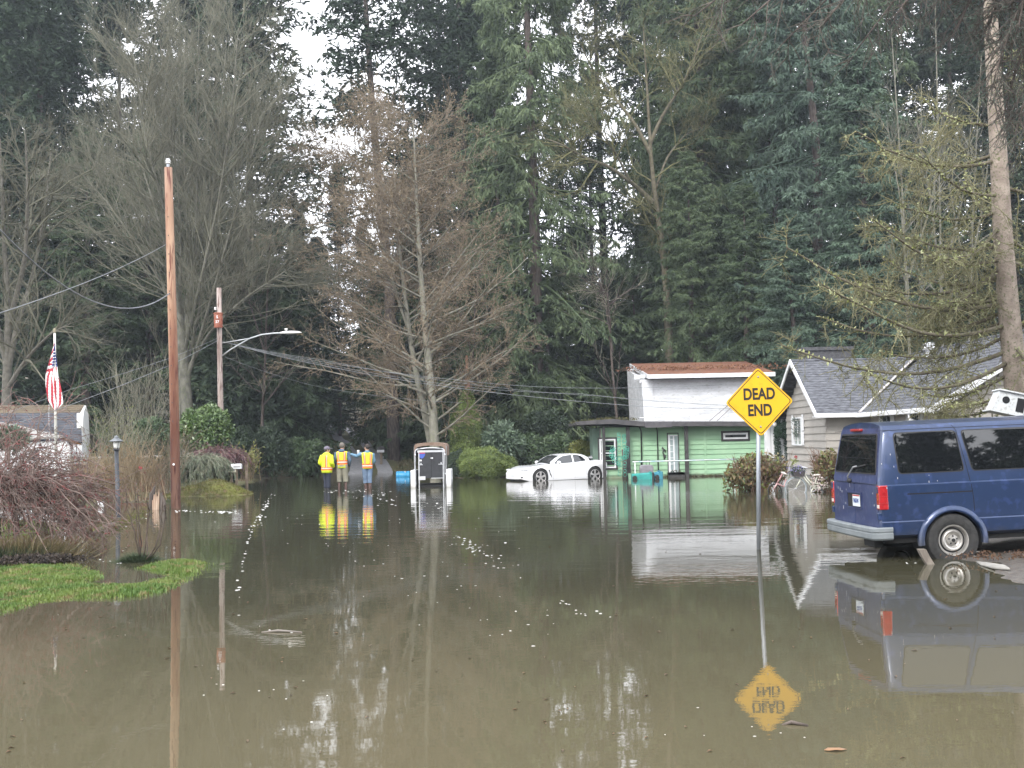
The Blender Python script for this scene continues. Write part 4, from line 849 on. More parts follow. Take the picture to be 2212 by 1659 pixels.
# porch behind the sign
pr=thing('porch','white porch with lattice posts at the left end of the grey house','porch',(9.9,45.8,0),world=True)
for x,w_ in ((1658,.10),(1668,.06),(1695,.10)):
    p_=P(x,960,46); m=MB(); m.box((p_.x-w_,45.9,-.3),(p_.x+w_,46.1,2.3)); m.build('column',WHITE,pr)
p_=P(1683,940,46.4); m=MB(); m.box((p_.x-.26,46.4,-.2),(p_.x+.30,46.5,2.2)); 
for k in range(5): m.box((p_.x-.24+k*.11,46.37,-.1),(p_.x-.18+k*.11,46.4,2.1))
m.build('panelling',WHITE,pr)
p_=P(1672,880,46); m=MB(); m.box((p_.x-.5,45.2,2.3),(XE+.3,47.2,2.45)); m.build('canopy',FASC,pr)
for x in (1677,1698):
    p_=P(x,940,45.9); V,F=leafcloud(430+x,[((p_.x,45.7,z_),(.10,.10,.2)) for z_ in np.arange(.5,2.4,.25)],1300,.09,.035)
    t=thing('garland','dark green garland wound down the porch post %s'%('nearest the grey gable wall' if x>1690 else 'left of the hanging green ball'),'garland',(p_.x,45.7,.4),group='garlands on the porch posts',world=True); npmesh('greenery',V,F,MATS['wreath_green'],t)
    m=MB(); m.tube([(p_.x,45.7,.4),(p_.x,45.7,2.35)],.02,5); m.build('cord',BLACKT,t)
p_=P(1690,930,45.4); t=thing('topiary_ball','dark green leafy ball hanging in front of the white porch panelling','topiary',tuple(p_),world=True)
V,F=leafcloud(440,[(p_,(.27,.27,.27))],1400,.08,.035,shell=.8); npmesh('greenery',V,F,MATS['wreath_green'],t); m=MB(); m.tube([p_,p_+Vector((0,0,1.0))],.008,5); m.build('cord',BLACKT,t)
p_=P(1673.5,917,45.3); m=MB(); m.ell(p_,(.085,.085,.085),14,9); m.tube([p_,p_+Vector((0,0,.4))],.008,5); tag(m.build('globe_light',M('white_globe',(.8,.78,.74),rough=.4),None,True),'small round white globe hanging under the porch canopy','lamp')
# ---------------------------------------------------------------- left houses
YL=46
def lx(x,Y=YL): return P(x,950,Y).x
def lz(y,x=100,Y=YL): return P(x,y,Y).z
DSH=M('dark_slate_shingles',(.045,.048,.058),(.085,.09,.105),2.2,.9,bump=.5,bscale=40,stretch=(1,1,3))
lh=thing('gambrel_house','white house under a steep dark shingle roof at the left edge','house',(lx(178),YL,0),rot=R(17),world=True)
x1=lx(178); x0_=lx(-260); zr=lz(884); zb=lz(956,150)
m=MB(); m.box((x0_,YL+.3,-.2),(x1-.15,YL+7,zb+.05)); m.build('wall',WHITE,lh)
shingle('roof',[(x0_,YL-.1,zb),(x1,YL-.1,zb),(x1-.12,YL+1.3,zr-.12),(x0_,YL+1.3,zr-.12)],12,lh,DSH)
shingle('roof',[(x0_,YL+1.3,zr-.12),(x1-.12,YL+1.3,zr-.12),(x1-.1,YL+3.6,zr+.26),(x0_,YL+3.6,zr+.26)],4,lh,M('mossy_ridge_shingles',(.10,.08,.05),(.16,.12,.075),3,.95))
m=MB(); m.add([(x1-.14,YL+.0,-.2),(x1-.14,YL+7.2,-.2),(x1-.14,YL+7.2,zb),(x1-.14,YL+5.9,zr-.1),(x1-.14,YL+3.6,zr+.24),(x1-.14,YL+1.3,zr-.1),(x1-.14,YL,zb)],[tuple(range(7))]); V_=m.v; m=MB(); m.slab([Vector(v) for v in V_],(.12,0,0)); m.build('gable_wall',WHITE,lh)
for (ya,yb) in ((894,920),): 
    p_=P(174.5,907,YL+.2); m=MB(); m.box((p_.x-.06,YL-.2,lz(yb+6)),(p_.x+.12,YL+.1,lz(ya))); m.build('gable_trim',WHITE,lh)
p_=P(157,990,YL); 
for x in (151,163,171): 
    m=MB(); q_=lx(x); m.box((q_-.05,YL-.35,-.2),(q_+.05,YL-.25,lz(962))); m.build('post',WHITE,lh)
window(lh,(0,YL+.3),dX,nY,lx(135),lz(985),.55,.75,0,.07,pm=GLASSD,label='small window under the eave')
lg=thing('garage','low white garage with grey and rusty brown roof in front of the dark shingle house','garage',(lx(80,43),43,0),world=True)
YQ=43
a=P(-30,908,YQ+3.5); b_=P(64,952,YQ); c=P(120,968,YQ); d=P(172,963,YQ+3.4)
GSH=M('weathered_grey_roof',(.22,.21,.20),(.31,.30,.28),3,.9,stretch=(1,1,5)); BRM=M('rusty_moss_roof',(.17,.075,.035),(.25,.125,.06),3,.95,bump=.6,c3=(.14,.10,.05))
rl=P(10,918,YQ+1.2); e0=P(-60,958,YQ-.3); e1=P(134,947.5,YQ-.3)
m=MB(); m.slab([P(-90,905,YQ+2.5),P(12,917,YQ+2.5),P(138,946,YQ-.2),P(-30,955,YQ-.2)],(0,0,.07)); m.build('roof',GSH,lg)
m=MB(); m.slab([P(12,917,YQ+2.5),P(34,919,YQ+3.2),P(176,962,YQ+1.6),P(138,949,YQ-.15)],(0,0,.06)); m.build('roof',BRM,lg)
m=MB(); q=[P(66,1000,YQ),P(66,956,YQ),P(118,960,YQ)]; 
pa=P(138,950,YQ).z; m.slab([(lx(62,YQ),YQ,-.2),(lx(150,YQ),YQ,-.2),(lx(150,YQ),YQ,P(150,962,YQ).z),(lx(138,YQ),YQ,P(138,952,YQ).z),(lx(62,YQ),YQ,P(62,955,YQ).z)],(0,.1,0)); m.build('wall',WHITE,lg)
m=MB(); m.box((lx(-80,YQ),YQ+.15,-.2),(lx(60,YQ),YQ+3,P(0,962,YQ).z)); m.build('wall',WHITE,lg)
window(lg,(0,YQ),dX,nY,lx(76,YQ),P(76,982,YQ).z,.5,.5,0,.06,pm=GLASSD)
# ================================================================ SIGN
YEL=M('sign_yellow',(.70,.375,.006),(.78,.43,.01),2,.45,c3=(.66,.36,.01),lo=.2,hi=.8); BLK=M('sign_black',(.012,.012,.011),rough=.5); GALV=M('galvanised_steel',(.26,.28,.31),(.38,.40,.43),9,.45,metal=.6,stretch=(1,1,.3))
ds=thing('dead_end_sign','yellow diamond DEAD END road sign on a grey steel post in the flood','road sign',G(1638.5,1187.5))
Ys=ds.location.y; pc=P(1640.5,868,Ys)-ds.location
def rdia(h,r,n=5):
    out=[]
    for k in range(4):
        a=PI/2*k; cx,cz=(h-r*1.4142)*math.cos(a),(h-r*1.4142)*math.sin(a)
        for j in range(n): t=a-PI/4+PI/2*j/(n-1); out.append((cx+r*math.cos(t),cz+r*math.sin(t)))
    return out
hd=75*Ys/FU
RT=Matrix.Translation(pc)@Matrix.Rotation(R(-1.2),4,'Y')@Matrix.Rotation(R(4),4,'Z')
def on_sign(mb): mb.v=[tuple(RT@Vector(v)) for v in mb.v]; return mb
m=MB(); m.prism(rdia(hd,.045),0,.004); pn=on_sign(m).build('panel',YEL,ds)
def ring(h0,h1,r0_,r1_,y0,y1):
    a=rdia(h0,r0_);b=rdia(h1,r1_);n=len(a);m=MB()
    vs=[(x,y0,z) for x,z in a]+[(x,y0,z) for x,z in b]+[(x,y1,z) for x,z in a]+[(x,y1,z) for x,z in b]
    fs=[]
    for k in range(n):
        k2=(k+1)%n; fs+=[(k,k2,n+k2,n+k),(2*n+k,3*n+k,3*n+k2,2*n+k2),(k,2*n+k,2*n+k2,k2),(n+k,n+k2,3*n+k2,3*n+k)]
    return m.add(vs,fs)
on_sign(ring(hd-.028,hd-.044,.04,.032,-.002,.001)).build('border',BLK,pn)
sc_=Ys/FU
for txt,dy in (('DEAD',868-852),('END',868-887)):
    mt=RT@Matrix.Translation(Vector((0,-.003,dy*sc_)))@Matrix.Rotation(R(90),4,'X')
    text_mesh('lettering',txt,.232,BLK,pn,mt,.001,.0075,sx=.77)
for dy in (54,-54):
    m=MB(); m.lathe((0,-.012,dy*sc_),[(.001,0),(.009,.001),(.014,.004),(.016,.012)],10,'y'); on_sign(m).build('bolt',GALV,ds,True)
m=MB(); m.tube([(0,.045,-.5),(pc.x*.5,.045,pc.z*.5),(pc.x,.045,pc.z+.25)],.031,12); m.build('post',GALV,ds,True)
m=MB()
for dy in (54,-54): m.cbox(Vector((pc.x,.02,pc.z+dy*sc_)),(.05,.03,.03))
m.build('bracket',GALV,ds)
# ================================================================ POLES, LAMP, WIRES
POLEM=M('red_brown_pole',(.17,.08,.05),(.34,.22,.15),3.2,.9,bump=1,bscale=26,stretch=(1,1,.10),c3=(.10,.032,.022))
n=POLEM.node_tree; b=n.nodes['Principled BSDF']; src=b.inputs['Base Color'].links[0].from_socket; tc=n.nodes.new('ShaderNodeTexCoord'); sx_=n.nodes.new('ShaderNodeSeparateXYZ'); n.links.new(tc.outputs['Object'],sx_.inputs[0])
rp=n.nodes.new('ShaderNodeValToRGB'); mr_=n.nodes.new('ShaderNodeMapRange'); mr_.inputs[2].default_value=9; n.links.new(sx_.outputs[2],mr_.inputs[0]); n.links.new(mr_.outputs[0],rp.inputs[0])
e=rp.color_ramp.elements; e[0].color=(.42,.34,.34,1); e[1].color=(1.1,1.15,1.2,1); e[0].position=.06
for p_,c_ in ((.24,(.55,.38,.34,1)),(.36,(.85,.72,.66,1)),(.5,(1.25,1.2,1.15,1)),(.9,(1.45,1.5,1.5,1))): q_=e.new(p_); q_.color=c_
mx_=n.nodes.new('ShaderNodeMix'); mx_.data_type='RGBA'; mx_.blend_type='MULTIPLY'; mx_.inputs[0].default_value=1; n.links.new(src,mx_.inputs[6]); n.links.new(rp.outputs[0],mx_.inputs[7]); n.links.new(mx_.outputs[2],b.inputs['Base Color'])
POLE2=M('weathered_pole',(.14,.09,.07),(.42,.36,.33),4,.9,bump=1,bscale=22,stretch=(1,1,.12),c3=(.10,.05,.04))
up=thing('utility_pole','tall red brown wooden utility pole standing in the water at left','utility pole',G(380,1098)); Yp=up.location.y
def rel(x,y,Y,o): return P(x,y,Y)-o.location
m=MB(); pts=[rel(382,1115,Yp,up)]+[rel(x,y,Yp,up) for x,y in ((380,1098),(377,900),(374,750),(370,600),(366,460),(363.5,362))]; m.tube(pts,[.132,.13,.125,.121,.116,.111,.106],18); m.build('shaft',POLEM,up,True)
m=MB(); t_=rel(363,362,Yp,up); m.tube([t_-Vector((0,0,.15)),t_+Vector((0,0,.12))],.045,10); m.build('pin',GALV,up)
m=MB(); m.lathe(t_+Vector((0,0,.10)),[(.04,0),(.085,.02),(.05,.05),(.085,.08),(.05,.11),(.06,.14),(.01,.16)],14); m.build('insulator',WHITE,up,'auto')
m=MB()
for y in range(470,1080,40):
    a_=rel(np.interp(y,[362,1098],[363,380]),y,Yp,up); m.cbox(a_+Vector((.0,-.118,0)),(.02,.015,.03))
m.build('nails',BLACKT,up)
m=MB(); a_=rel(379,1001+21,Yp,up); q=rel(378,1023-20,Yp,up); m.lathe(q+Vector((0,-.135,0)),[(.001,0),(.03,.002),(.03,.01)],12,'y'); m.build('marker_tag',WHITE,up)
up2=thing('utility_pole','shorter weathered utility pole carrying a street lamp behind the shrubs','utility pole',(P(478,1040,50).x,50,-.2))
m=MB(); m.tube([rel(479,1040,50,up2),rel(477,900,50,up2),rel(474.5,760,50,up2),rel(473,622,50,up2)],[.125,.12,.11,.10],14); m.build('shaft',POLE2,up2,True)
m=MB(); q=rel(471.5,692,49.75,up2); m.lathe(q,[(.12,-.31),(.17,-.31),(.18,-.28),(.18,.26),(.20,.27),(.20,.31),(.04,.34)],16); bx_=m.build('transformer_can',M('rusty_can',(.22,.05,.028),(.34,.11,.06),6,.8,c3=(.30,.20,.15)),up2,'auto')
for i,tt in enumerate(('5','37')): text_mesh('marking',tt,.16,WHITE,bx_,Matrix.Translation(q+Vector((.0,-.185,.12-i*.2)))@Matrix.Rotation(R(90),4,'X'),.002,.003)
m=MB(); m.lathe(rel(465,670,49.8,up2),[(.02,0),(.05,.03),(.03,.06),(.05,.1),(.02,.13)],10); m.build('insulator',WHITE,up2,True)
m=MB(); arm=[(479,769),(495,757),(515,745),(540,731),(565,723),(590,720),(612,719)]; m.tube([rel(x,y,50-i*.12,up2) for i,(x,y) in enumerate(arm)],.032,8); m.tube([rel(479,741,50,up2),rel(540,731,49.6,up2)],.022,6); am=m.build('lamp_arm',M('arm_metal',(.45,.47,.48),rough=.4,metal=.5),up2,True)
q=rel(622,719,49.1,up2); m=MB(); m.loft([[q+Vector((x_,y_*w_,z_*h_)) for (y_,z_) in ((-1,0),(-.7,.8),(0,1),(.7,.8),(1,0),(.6,-.6),(-.6,-.6))] for x_,w_,h_ in ((-.32,.05,.04),(-.15,.11,.07),(.15,.15,.08),(.42,.14,.06),(.55,.05,.02))]); lm=m.build('lamp_head',M('lamp_white',(.75,.74,.70),rough=.4),am,True)
m=MB(); m.lathe(rel(618,714.5,49.1,up2),[(.05,0),(.05,.05),(.07,.06),(.07,.09),(.01,.1)],10); m.build('photocell',MATS['lamp_white'],am,True)
def wire(pts,r,label,mat=None,n=24,sag=0.0,name='power_line'):
    pts=[Vector(p) for p in pts]; out=[]
    for i in range(len(pts)-1):
        for k in range(n): t=k/n; out.append(pts[i].lerp(pts[i+1],t)-Vector((0,0,4*sag*t*(1-t))))
    out.append(pts[-1]); m=MB(); m.tube(out,r*.68,5); return tag(m.build(name,mat or CABLE,None,True),label,'power line',group='power lines')
CABLE=M('aged_cable',(.13,.14,.15),(.24,.25,.26),4,.6)
wire([P(360,527,Yp),P(-60,695,16)],.012,'thin power line rising from the left edge to the tall red brown pole',sag=.12)
wire([P(368,632,Yp),P(-60,430,18)],.022,'thick sagging twisted cable hooked low on the tall red brown pole',sag=.95)
wire([P(471,735,50),P(365,790,Yp+4),P(180,864,38),P(0,926,30),P(-100,960,28)],.014,'lower power line running from the lamp pole down past the flag',sag=.02)
wire([P(471,730,50),P(360,776,44),P(150,842,40),P(-80,925,38)],.010,'upper thin power line running from the lamp pole down past the flag',sag=.02)
ends=[((700,790),(1000,840),(1391,878),(1600,881),.016,'thickest house cable ending on the white building wall'),
      ((700,782),(1000,822),(1240,838),(1560,831),.012,'uppermost house cable crossing in front of the white building'),
      ((700,778),(1000,828),(1300,856),(1575,876),.010,'second house cable from the top before the white building'),
      ((700,786),(1000,835),(1250,850),(1572,875),.010,'third house cable from the top before the white building')]
for a,b_,c,d,r_,lb in ends: wire([P(479,737,50),P(*a,50),P(*b_,51),P(*c,53),P(*d,YW-.1)],r_,lb,sag=.06)
wire([P(484,770,50),P(700,838,52),P(1000,870,54)],.008,'faint low wire running right from the lamp pole into the alder',sag=.1)
# ================================================================ FLAG
fp=thing('flagpole','white flagpole with halyard rising in front of the dark shingle roof','flagpole',(P(121,1060,40).x,40,-.2))
m=MB(); m.tube([rel(122,1070,40,fp),rel(121,990,40,fp)],.055,12); m.tube([rel(121,992,40,fp),rel(118,716,40,fp)],[.05,.036],12); m.build('shaft',M('pole_white',(.62,.61,.56),(.74,.73,.69),6,.5),fp,True)
m=MB(); q=rel(118,715,40,fp); m.ell(q+Vector((0,0,.04)),(.05,.05,.05),10,7); m.lathe(q,[(.05,-.06),(.055,0),(.03,.02)],10); m.build('finial',M('dull_brass',(.25,.22,.15),rough=.5),fp,True)
m=MB(); m.tube([rel(106,872,39.9,fp),rel(105.5,900,39.9,fp),rel(107,960,39.9,fp),rel(118,985,39.95,fp)],.006,4); m.build('halyard',WHITE,fp)
q=rel(121,990,40,fp); m=MB(); m.cbox(q,(.1,.12,.06)); m.build('cleat',GALV,fp)
# hanging draped flag: two folds, canton above, stripes running down
def flag():
    # cloth coordinates: u along the fly (0 hoist), v down the hoist; hanging limp from the upper hoist corner
    NU,NV=60,39; V=[];
    top=P(118,741,39.94); s=40/FU
    L_=[(741,117.5,118.5),(760,112,119.5),(785,105,123),(812,98,125.5),(830,98,130),(850,101,134),(866,104,136.5),(872,108,136),(882.6,115,125)]
    ys=[l[0] for l in L_]; xa=[l[1] for l in L_]; xb=[l[2] for l in L_]
    rows=70; cols=30
    P_=[];
    for i in range(rows):
        y=741+(882-741)*i/(rows-1); a=np.interp(y,ys,xa); b=np.interp(y,ys,xb)
        for j in range(cols):
            t=j/(cols-1); x=a+(b-a)*t; fold=.05*math.sin(t*PI*3+.4*i/rows)*min(1,(b-a)/20)
            p=P(x,y+ (4*math.sin(t*PI)) * (i/rows),40-.07+fold); P_.append(p)
    return P_,rows,cols
pts_,rows,cols=flag()
fl=bpy.data.materials.new('flag_cloth'); 
FR=M('flag_red',(.42,.035,.05),rough=.8); FW=M('flag_white',(.78,.78,.78),rough=.8); FB=M('flag_blue',(.02,.035,.16),rough=.8)
fo=thing('flag','limp red, white and blue striped flag with stars hanging from the flagpole','flag',tuple(pts_[0]),world=True)
def fcell(i,j):
    t=j/(cols-2); s=i/(rows-2); 
    # canton: dark blue upper part, right of the left fold
    if s<.36 and (t>.42-.35*max(0,.2-s)*0): 
        return 1
    if s<.30 and t<=.42: return 3 if int((t*2.2+s*16))%2 else 0
    if s<.44 and t<=.5: return 3 if int((s*20+t*1.2))%2 else 0
    st=t*5.2+s*3.8+(.6 if t>.5 else 0)
    return 0 if int(st*1.15)%2 else 3
for nm,mt,code in (('red_stripes',FR,0),('white_stripes',FW,3),('canton',FB,1)):
    f=[]
    for i in range(rows-1):
        for j in range(cols-1):
            if fcell(i,j)==code: a=i*cols+j; f.append((a,a+1,a+cols+1,a+cols))
    used=sorted({v for q in f for v in q}); mp={v:k for k,v in enumerate(used)}; m=MB(); m.add([pts_[v] for v in used],[tuple(mp[v] for v in q) for q in f])
    o=m.build(nm,mt,fo,True); sl_=o.modifiers.new('s','SOLIDIFY'); sl_.thickness=.006
m=MB()
for i in range(6,25,3):
    for j in range(13,29,4):
        if i>rows*.12: p_=Vector(pts_[i*cols+j+(i%2)*2 if j<27 else i*cols+j])+Vector((0,-.006,0)); m.cbox(p_,(.026,.004,.035))
m.build('stars',FW,fo)
# ================================================================ LAMP POST
lp=thing('lamp_post','slim dark garden lamp post with frosted lantern standing in the water','lamp post',G(256,1127)); Yl=lp.location.y
top=rel(251.5,972,Yl,lp); 
m=MB(); m.tube([Vector((.02,0,-.35)),Vector((0,0,0)),top],[.055,.052,.047],14); m.build('post',M('dark_post',(.022,.026,.033),(.04,.045,.055),6,.5),lp,True)
m=MB(); m.lathe(top,[(.03,-.02),(.075,0),(.075,.02),(.03,.035)],12); m.build('collar',MATS['dark_post'],lp)
m=MB(); m.lathe(top,[(.055,.03),(.072,.06),(.088,.16),(.088,.19)],10); m.build('lamp_glass',M('frosted_lamp',(.62,.63,.60),(.72,.72,.70),4,.5),lp,True)
m=MB(); m.lathe(top,[(.13,.185),(.15,.19),(.155,.205),(.09,.245),(.055,.27),(.05,.30),(.02,.32),(.005,.335)],12); m.build('cap',M('lamp_cap',(.09,.10,.11),(.2,.21,.22),6,.5),lp,'auto')
m=MB(); 
for k in range(4): a=PI/4+PI/2*k; m.tube([top+Vector((.06*math.cos(a),.06*math.sin(a),.03)),top+Vector((.094*math.cos(a),.094*math.sin(a),.19))],.007,5)
m.build('cage',MATS['dark_post'],lp)
# ================================================================ BLUE VAN
def rpoly(w,h,r,n=5,cx=0,cz=0,sk=0):
    o=[]
    for (sx,sz,a0) in ((1,1,0),(-1,1,PI/2),(-1,-1,PI),(1,-1,3*PI/2)):
        for j in range(n): t=a0+PI/2*j/(n-1); x=sx*(w/2-r)+r*math.cos(t); z=sz*(h/2-r)+r*math.sin(t); o.append((cx+x+sk*z,cz+z))
    return o
def boolcut(o,cutters,keep=False):
    for c in cutters:
        m=o.modifiers.new('cut','BOOLEAN'); m.operation='DIFFERENCE'; m.solver='EXACT'; m.object=c
    bpy.context.view_layer.update()
    me=bpy.data.meshes.new_from_object(o.evaluated_get(bpy.context.evaluated_depsgraph_get())); o.modifiers.clear(); old=o.data; nm=old.name; o.data=me; bpy.data.meshes.remove(old); me.name=nm
    for c in cutters: d=c.data; bpy.data.objects.remove(c); bpy.data.meshes.remove(d)
    return o
BLUE=M('van_blue',(.013,.030,.085),(.019,.042,.108),1.6,.30,metal=.25,spec=.6,coat=.35,c3=(.03,.055,.15),lo=.3,hi=.75); 
tide(BLUE,-.12,.16,(.09,.085,.07),.55,5,.15)
BLUED=M('van_blue_doors',(.022,.033,.10),(.038,.055,.14),2.5,.42,metal=.1,spec=.5,coat=.1,c3=(.06,.075,.15))
SEAM=M('seam_black',(.006,.006,.008),rough=.8); VGL=M('van_tinted_glass',(.006,.007,.008),rough=.015,spec=1.0); GASK=M('rubber_gasket',(.02,.02,.021),rough=.6)
TYRE=M('tyre_rubber',(.018,.018,.018),(.035,.034,.032),12,.85,bump=.4); STEEL=M('steel_rim',(.42,.40,.37),(.55,.53,.50),9,.38,metal=.75); 
BUMP=M('grey_bumper',(.15,.17,.18),(.21,.23,.24),4,.6,bump=.2); UND=M('underbody',(.012,.012,.012),rough=.9)
Yv=15.8
hub=P(2060,1167,Yv)
vn=thing('van','faded blue minivan with dirty rear doors and steel wheels parked at the water edge','van',(hub.x,hub.y,hub.z),rot=(0,R(-1.4),R(3)))
# local: x forward, y away from the viewer, z up, origin at the near rear hub centre, outer face of the side at y=0
ZW=.233
def vz(z): return z-ZW
sec=[(.10,.285),(.025,.33),(.008,.42),(.000,.500),(.012,.515),(.004,.60),(-.006,.80),(-.006,.975),(.016,.992),(.022,1.05),(.034,1.15),(.070,1.38),(.120,1.66),(.150,1.72),(.20,1.765),(.45,1.80),(.75,1.815),(.98,1.82)]
def ring_at(x,fx=None,top=1.82,inset=0):
    half=[]
    for (y,z) in sec:
        zz=z if z<=1.05 else 1.05+(z-1.05)*(top-1.05)/(1.82-1.05)
        xx=x+(fx(zz) if fx else 0); half.append(Vector((xx,y+inset*(1-y/.98),vz(zz))))
    far=[Vector((p.x,1.96-p.y,p.z)) for p in half[::-1][1:]]
    return half+far
rear=lambda z: .012*max(0,z-.5)+ .17*max(0,z-1.0)**1.2
rings=[ring_at(-.905,lambda z: rear(z)+.03,inset=.05),ring_at(-.935,rear,inset=.03) ][::-1]
rings=[ring_at(-.945,rear,inset=.07),ring_at(-.925,rear,inset=.018),ring_at(-.88,rear),ring_at(-.7,lambda z:rear(z)*.7)]+[ring_at(x) for x in (-.3,.3,.9,1.5,2.0)]+[ring_at(2.25,top=1.80),ring_at(2.45,lambda z:-.05*max(0,z-1.05),top=1.70),ring_at(2.75,top=1.42),ring_at(3.0,top=1.20,inset=.02),ring_at(3.45,top=1.12,inset=.05),ring_at(3.72,top=1.06,inset=.12),ring_at(3.80,top=1.0,inset=.2)]
m=MB(); m.loft(rings); body=m.build('body',BLUE,vn)
def cut_cyl(x,r):
    m=MB(); m.cyl((x,-.2,0),(x,.34,0),r,n=48); c=m.build('c',None,vn)
    m=MB(); m.cyl((x,1.62,0),(x,2.2,0),r,n=48); d=m.build('c',None,vn); return [c,d]
bpy.context.view_layer.update()
boolcut(body,cut_cyl(0,.40)+cut_cyl(2.82,.40))
body.data.polygons.foreach_set('use_smooth',[True]*len(body.data.polygons)); body.data.set_sharp_from_angle(angle=R(25))
def arc_part(name,x,y0,y1,r0,r1,a0,a1,mat,par,n=40,bev=0):
    m=MB(); rg2=[]
    for i in range(n+1):
        a=a0+(a1-a0)*i/n; c,s=math.cos(a),math.sin(a)
        rg2.append([Vector((x+r0*c,y0,r0*s)),Vector((x+r1*c,y0+.012,r1*s)),Vector((x+r1*c,y1,r1*s)),Vector((x+r0*c,y1,r0*s))])
    m.loft(rg2); return m.build(name,mat,par,'auto')
for x in (0,2.82):
    arc_part('wheel_well',x,.03,.40,.385,.40,-.3,PI+.3,UND,vn)
    # flared arch
    m=MB(); rr=[]
    for i in range(49):
        a=-.12+(PI+.24)*i/48; c,s=math.cos(a),math.sin(a); sk=1.0+.03*(abs(c)>.8)
        rr.append([Vector((x+q*c*sk,yy,q*s)) for q,yy in ((.375,.06),(.378,-.022),(.395,-.034),(.425,-.030),(.45,-.006),(.455,.03))])
    m.loft(rr); m.build('wheel_arch',BLUE,vn,'auto')
m=MB(); m.box((-.85,.12,vz(.22)),(3.6,1.84,vz(.34))); m.build('underbody',UND,vn)
m=MB(); m.tube([(-.9,.55,vz(.20)),(-.2,.55,vz(.22)),(.4,.6,vz(.25))],.035,8); m.ell((-.55,.75,vz(.20)),(.28,.14,.09)); m.tube([(0,.2,0),(0,1.76,0)],.05,8); m.ell((0,.98,0),(.14,.14,.14)); m.build('axle',UND,vn,True)
def wheel(x,y,sg,par,Rt=.345,Rr=.195,flat=True):
    t=MB(); prof=[(Rr-.01,.02),(Rr+.012,.0),(Rr+.05,-.012),(Rt-.05,-.018),(Rt-.012,-.004),(Rt,.03),(Rt,.17),(Rt-.012,.205),(Rt-.05,.215),(Rr+.02,.20),(Rr-.01,.18)]
    t.lathe((x,y,0),[(r_,h*sg) for r_,h in prof+prof[:1]],48,'y',False)
    if flat: t.v=[(a,b_,max(c,-Rt+.022)) if c<-Rt+.04 else (a,b_,c) for a,b_,c in t.v]
    w=t.build('wheel',TYRE,par,'auto'); r_=MB()
    r_.lathe((x,y,0),[(Rr+.008,.0*sg),(Rr+.006,-.008*sg),(Rr-.006,-.006*sg),(Rr-.018,.018*sg),(Rr-.024,.045*sg),(Rr-.045,.05*sg),(Rr-.060,.022*sg),(Rr-.075,.012*sg),(Rr-.092,.018*sg),(Rr-.105,.040*sg),(.075,.046*sg),(.068,.030*sg),(.045,.026*sg),(.038,.012*sg),(.022,.008*sg),(.001,.008*sg)],48,'y',False)
    r_.build('rim',STEEL,w,'auto')
    h=MB()
    for k in range(5): h=MB(); a=2*PI*k/5+.3; h.cyl((x+.055*math.cos(a),y+.012*sg,.055*math.sin(a)),(x+.055*math.cos(a),y+.032*sg,.055*math.sin(a)),.010,n=6); h.build('lug_nut',GASK,w)

    h=MB(); h.cyl((x,y+.0*sg,0),(x,y+.02*sg,0),.024,n=16); h.build('hub_cap',UND,w); h=MB(); h.torus((x,y+.046*sg,0),(0,1,0),.154,.013,40,6); h.build('rim_recess',UND,w); return w
wheel(0,.0,1,vn); wheel(2.82,.0,1,vn); wheel(0,1.96,-1,vn); wheel(2.82,1.96,-1,vn)
# side windows on the tumblehome
def side_y(z):
    zs=[s[1] for s in sec]; ys=[s[0] for s in sec]; return float(np.interp(z,zs,ys))
def sidewin(x0,x1,skl,skr,z0,z1,name='side_window',far=False):
    poly=[]; r=.05; cs=[(x1+skr,z1),(x0+skl,z1),(x0,z0),(x1,z0)]
    def rounded(cs,r):
        out=[]; n_=len(cs)
        for i in range(n_):
            p=Vector(cs[i]); a=Vector(cs[i-1]); b_=Vector(cs[(i+1)%n_]); u=(a-p).normalized()*r; v=(b_-p).normalized()*r
            for k in range(6): t=k/5; out.append((p+u)*(1-t)**2+p*2*t*(1-t)+(p+v)*t*t)
        return out
    for (grow_,off,mt,nm) in ((.014,.003,GASK,'gasket'),(0,.007,VGL,'pane')):
        c2=[(x+grow_*(1 if i in(0,3) else -1),z+grow_*(1 if i<2 else -1)) for i,(x,z) in enumerate(cs)]
        pl=rounded(c2,r+grow_)
        m=MB(); S=[Vector((p.x,(side_y(p.y)-off),vz(p.y))) for p in pl]; S2=[s+Vector((0,.012,0)) for s in S]
        if far: S=[Vector((s.x,1.96-s.y,s.z)) for s in S]; S2=[Vector((s.x,1.96-s.y,s.z)) for s in S2]
        n_=len(S); m.add(S+S2,[tuple(range(n_)),tuple(range(2*n_-1,n_-1,-1))]+[(k,(k+1)%n_,n_+(k+1)%n_,n_+k) for k in range(n_)])
        if nm=='gasket': g=m.build(name,mt,vn)
        else: m.build('pane',mt,g)
for fr in (False,True):
    sidewin(-.66,.205,-.015,-.055,1.135,1.655,far=fr); sidewin(.325,1.22,-.09,.0,1.135,1.655,far=fr); sidewin(1.40,2.22,0,-.18,1.135,1.655,far=fr)
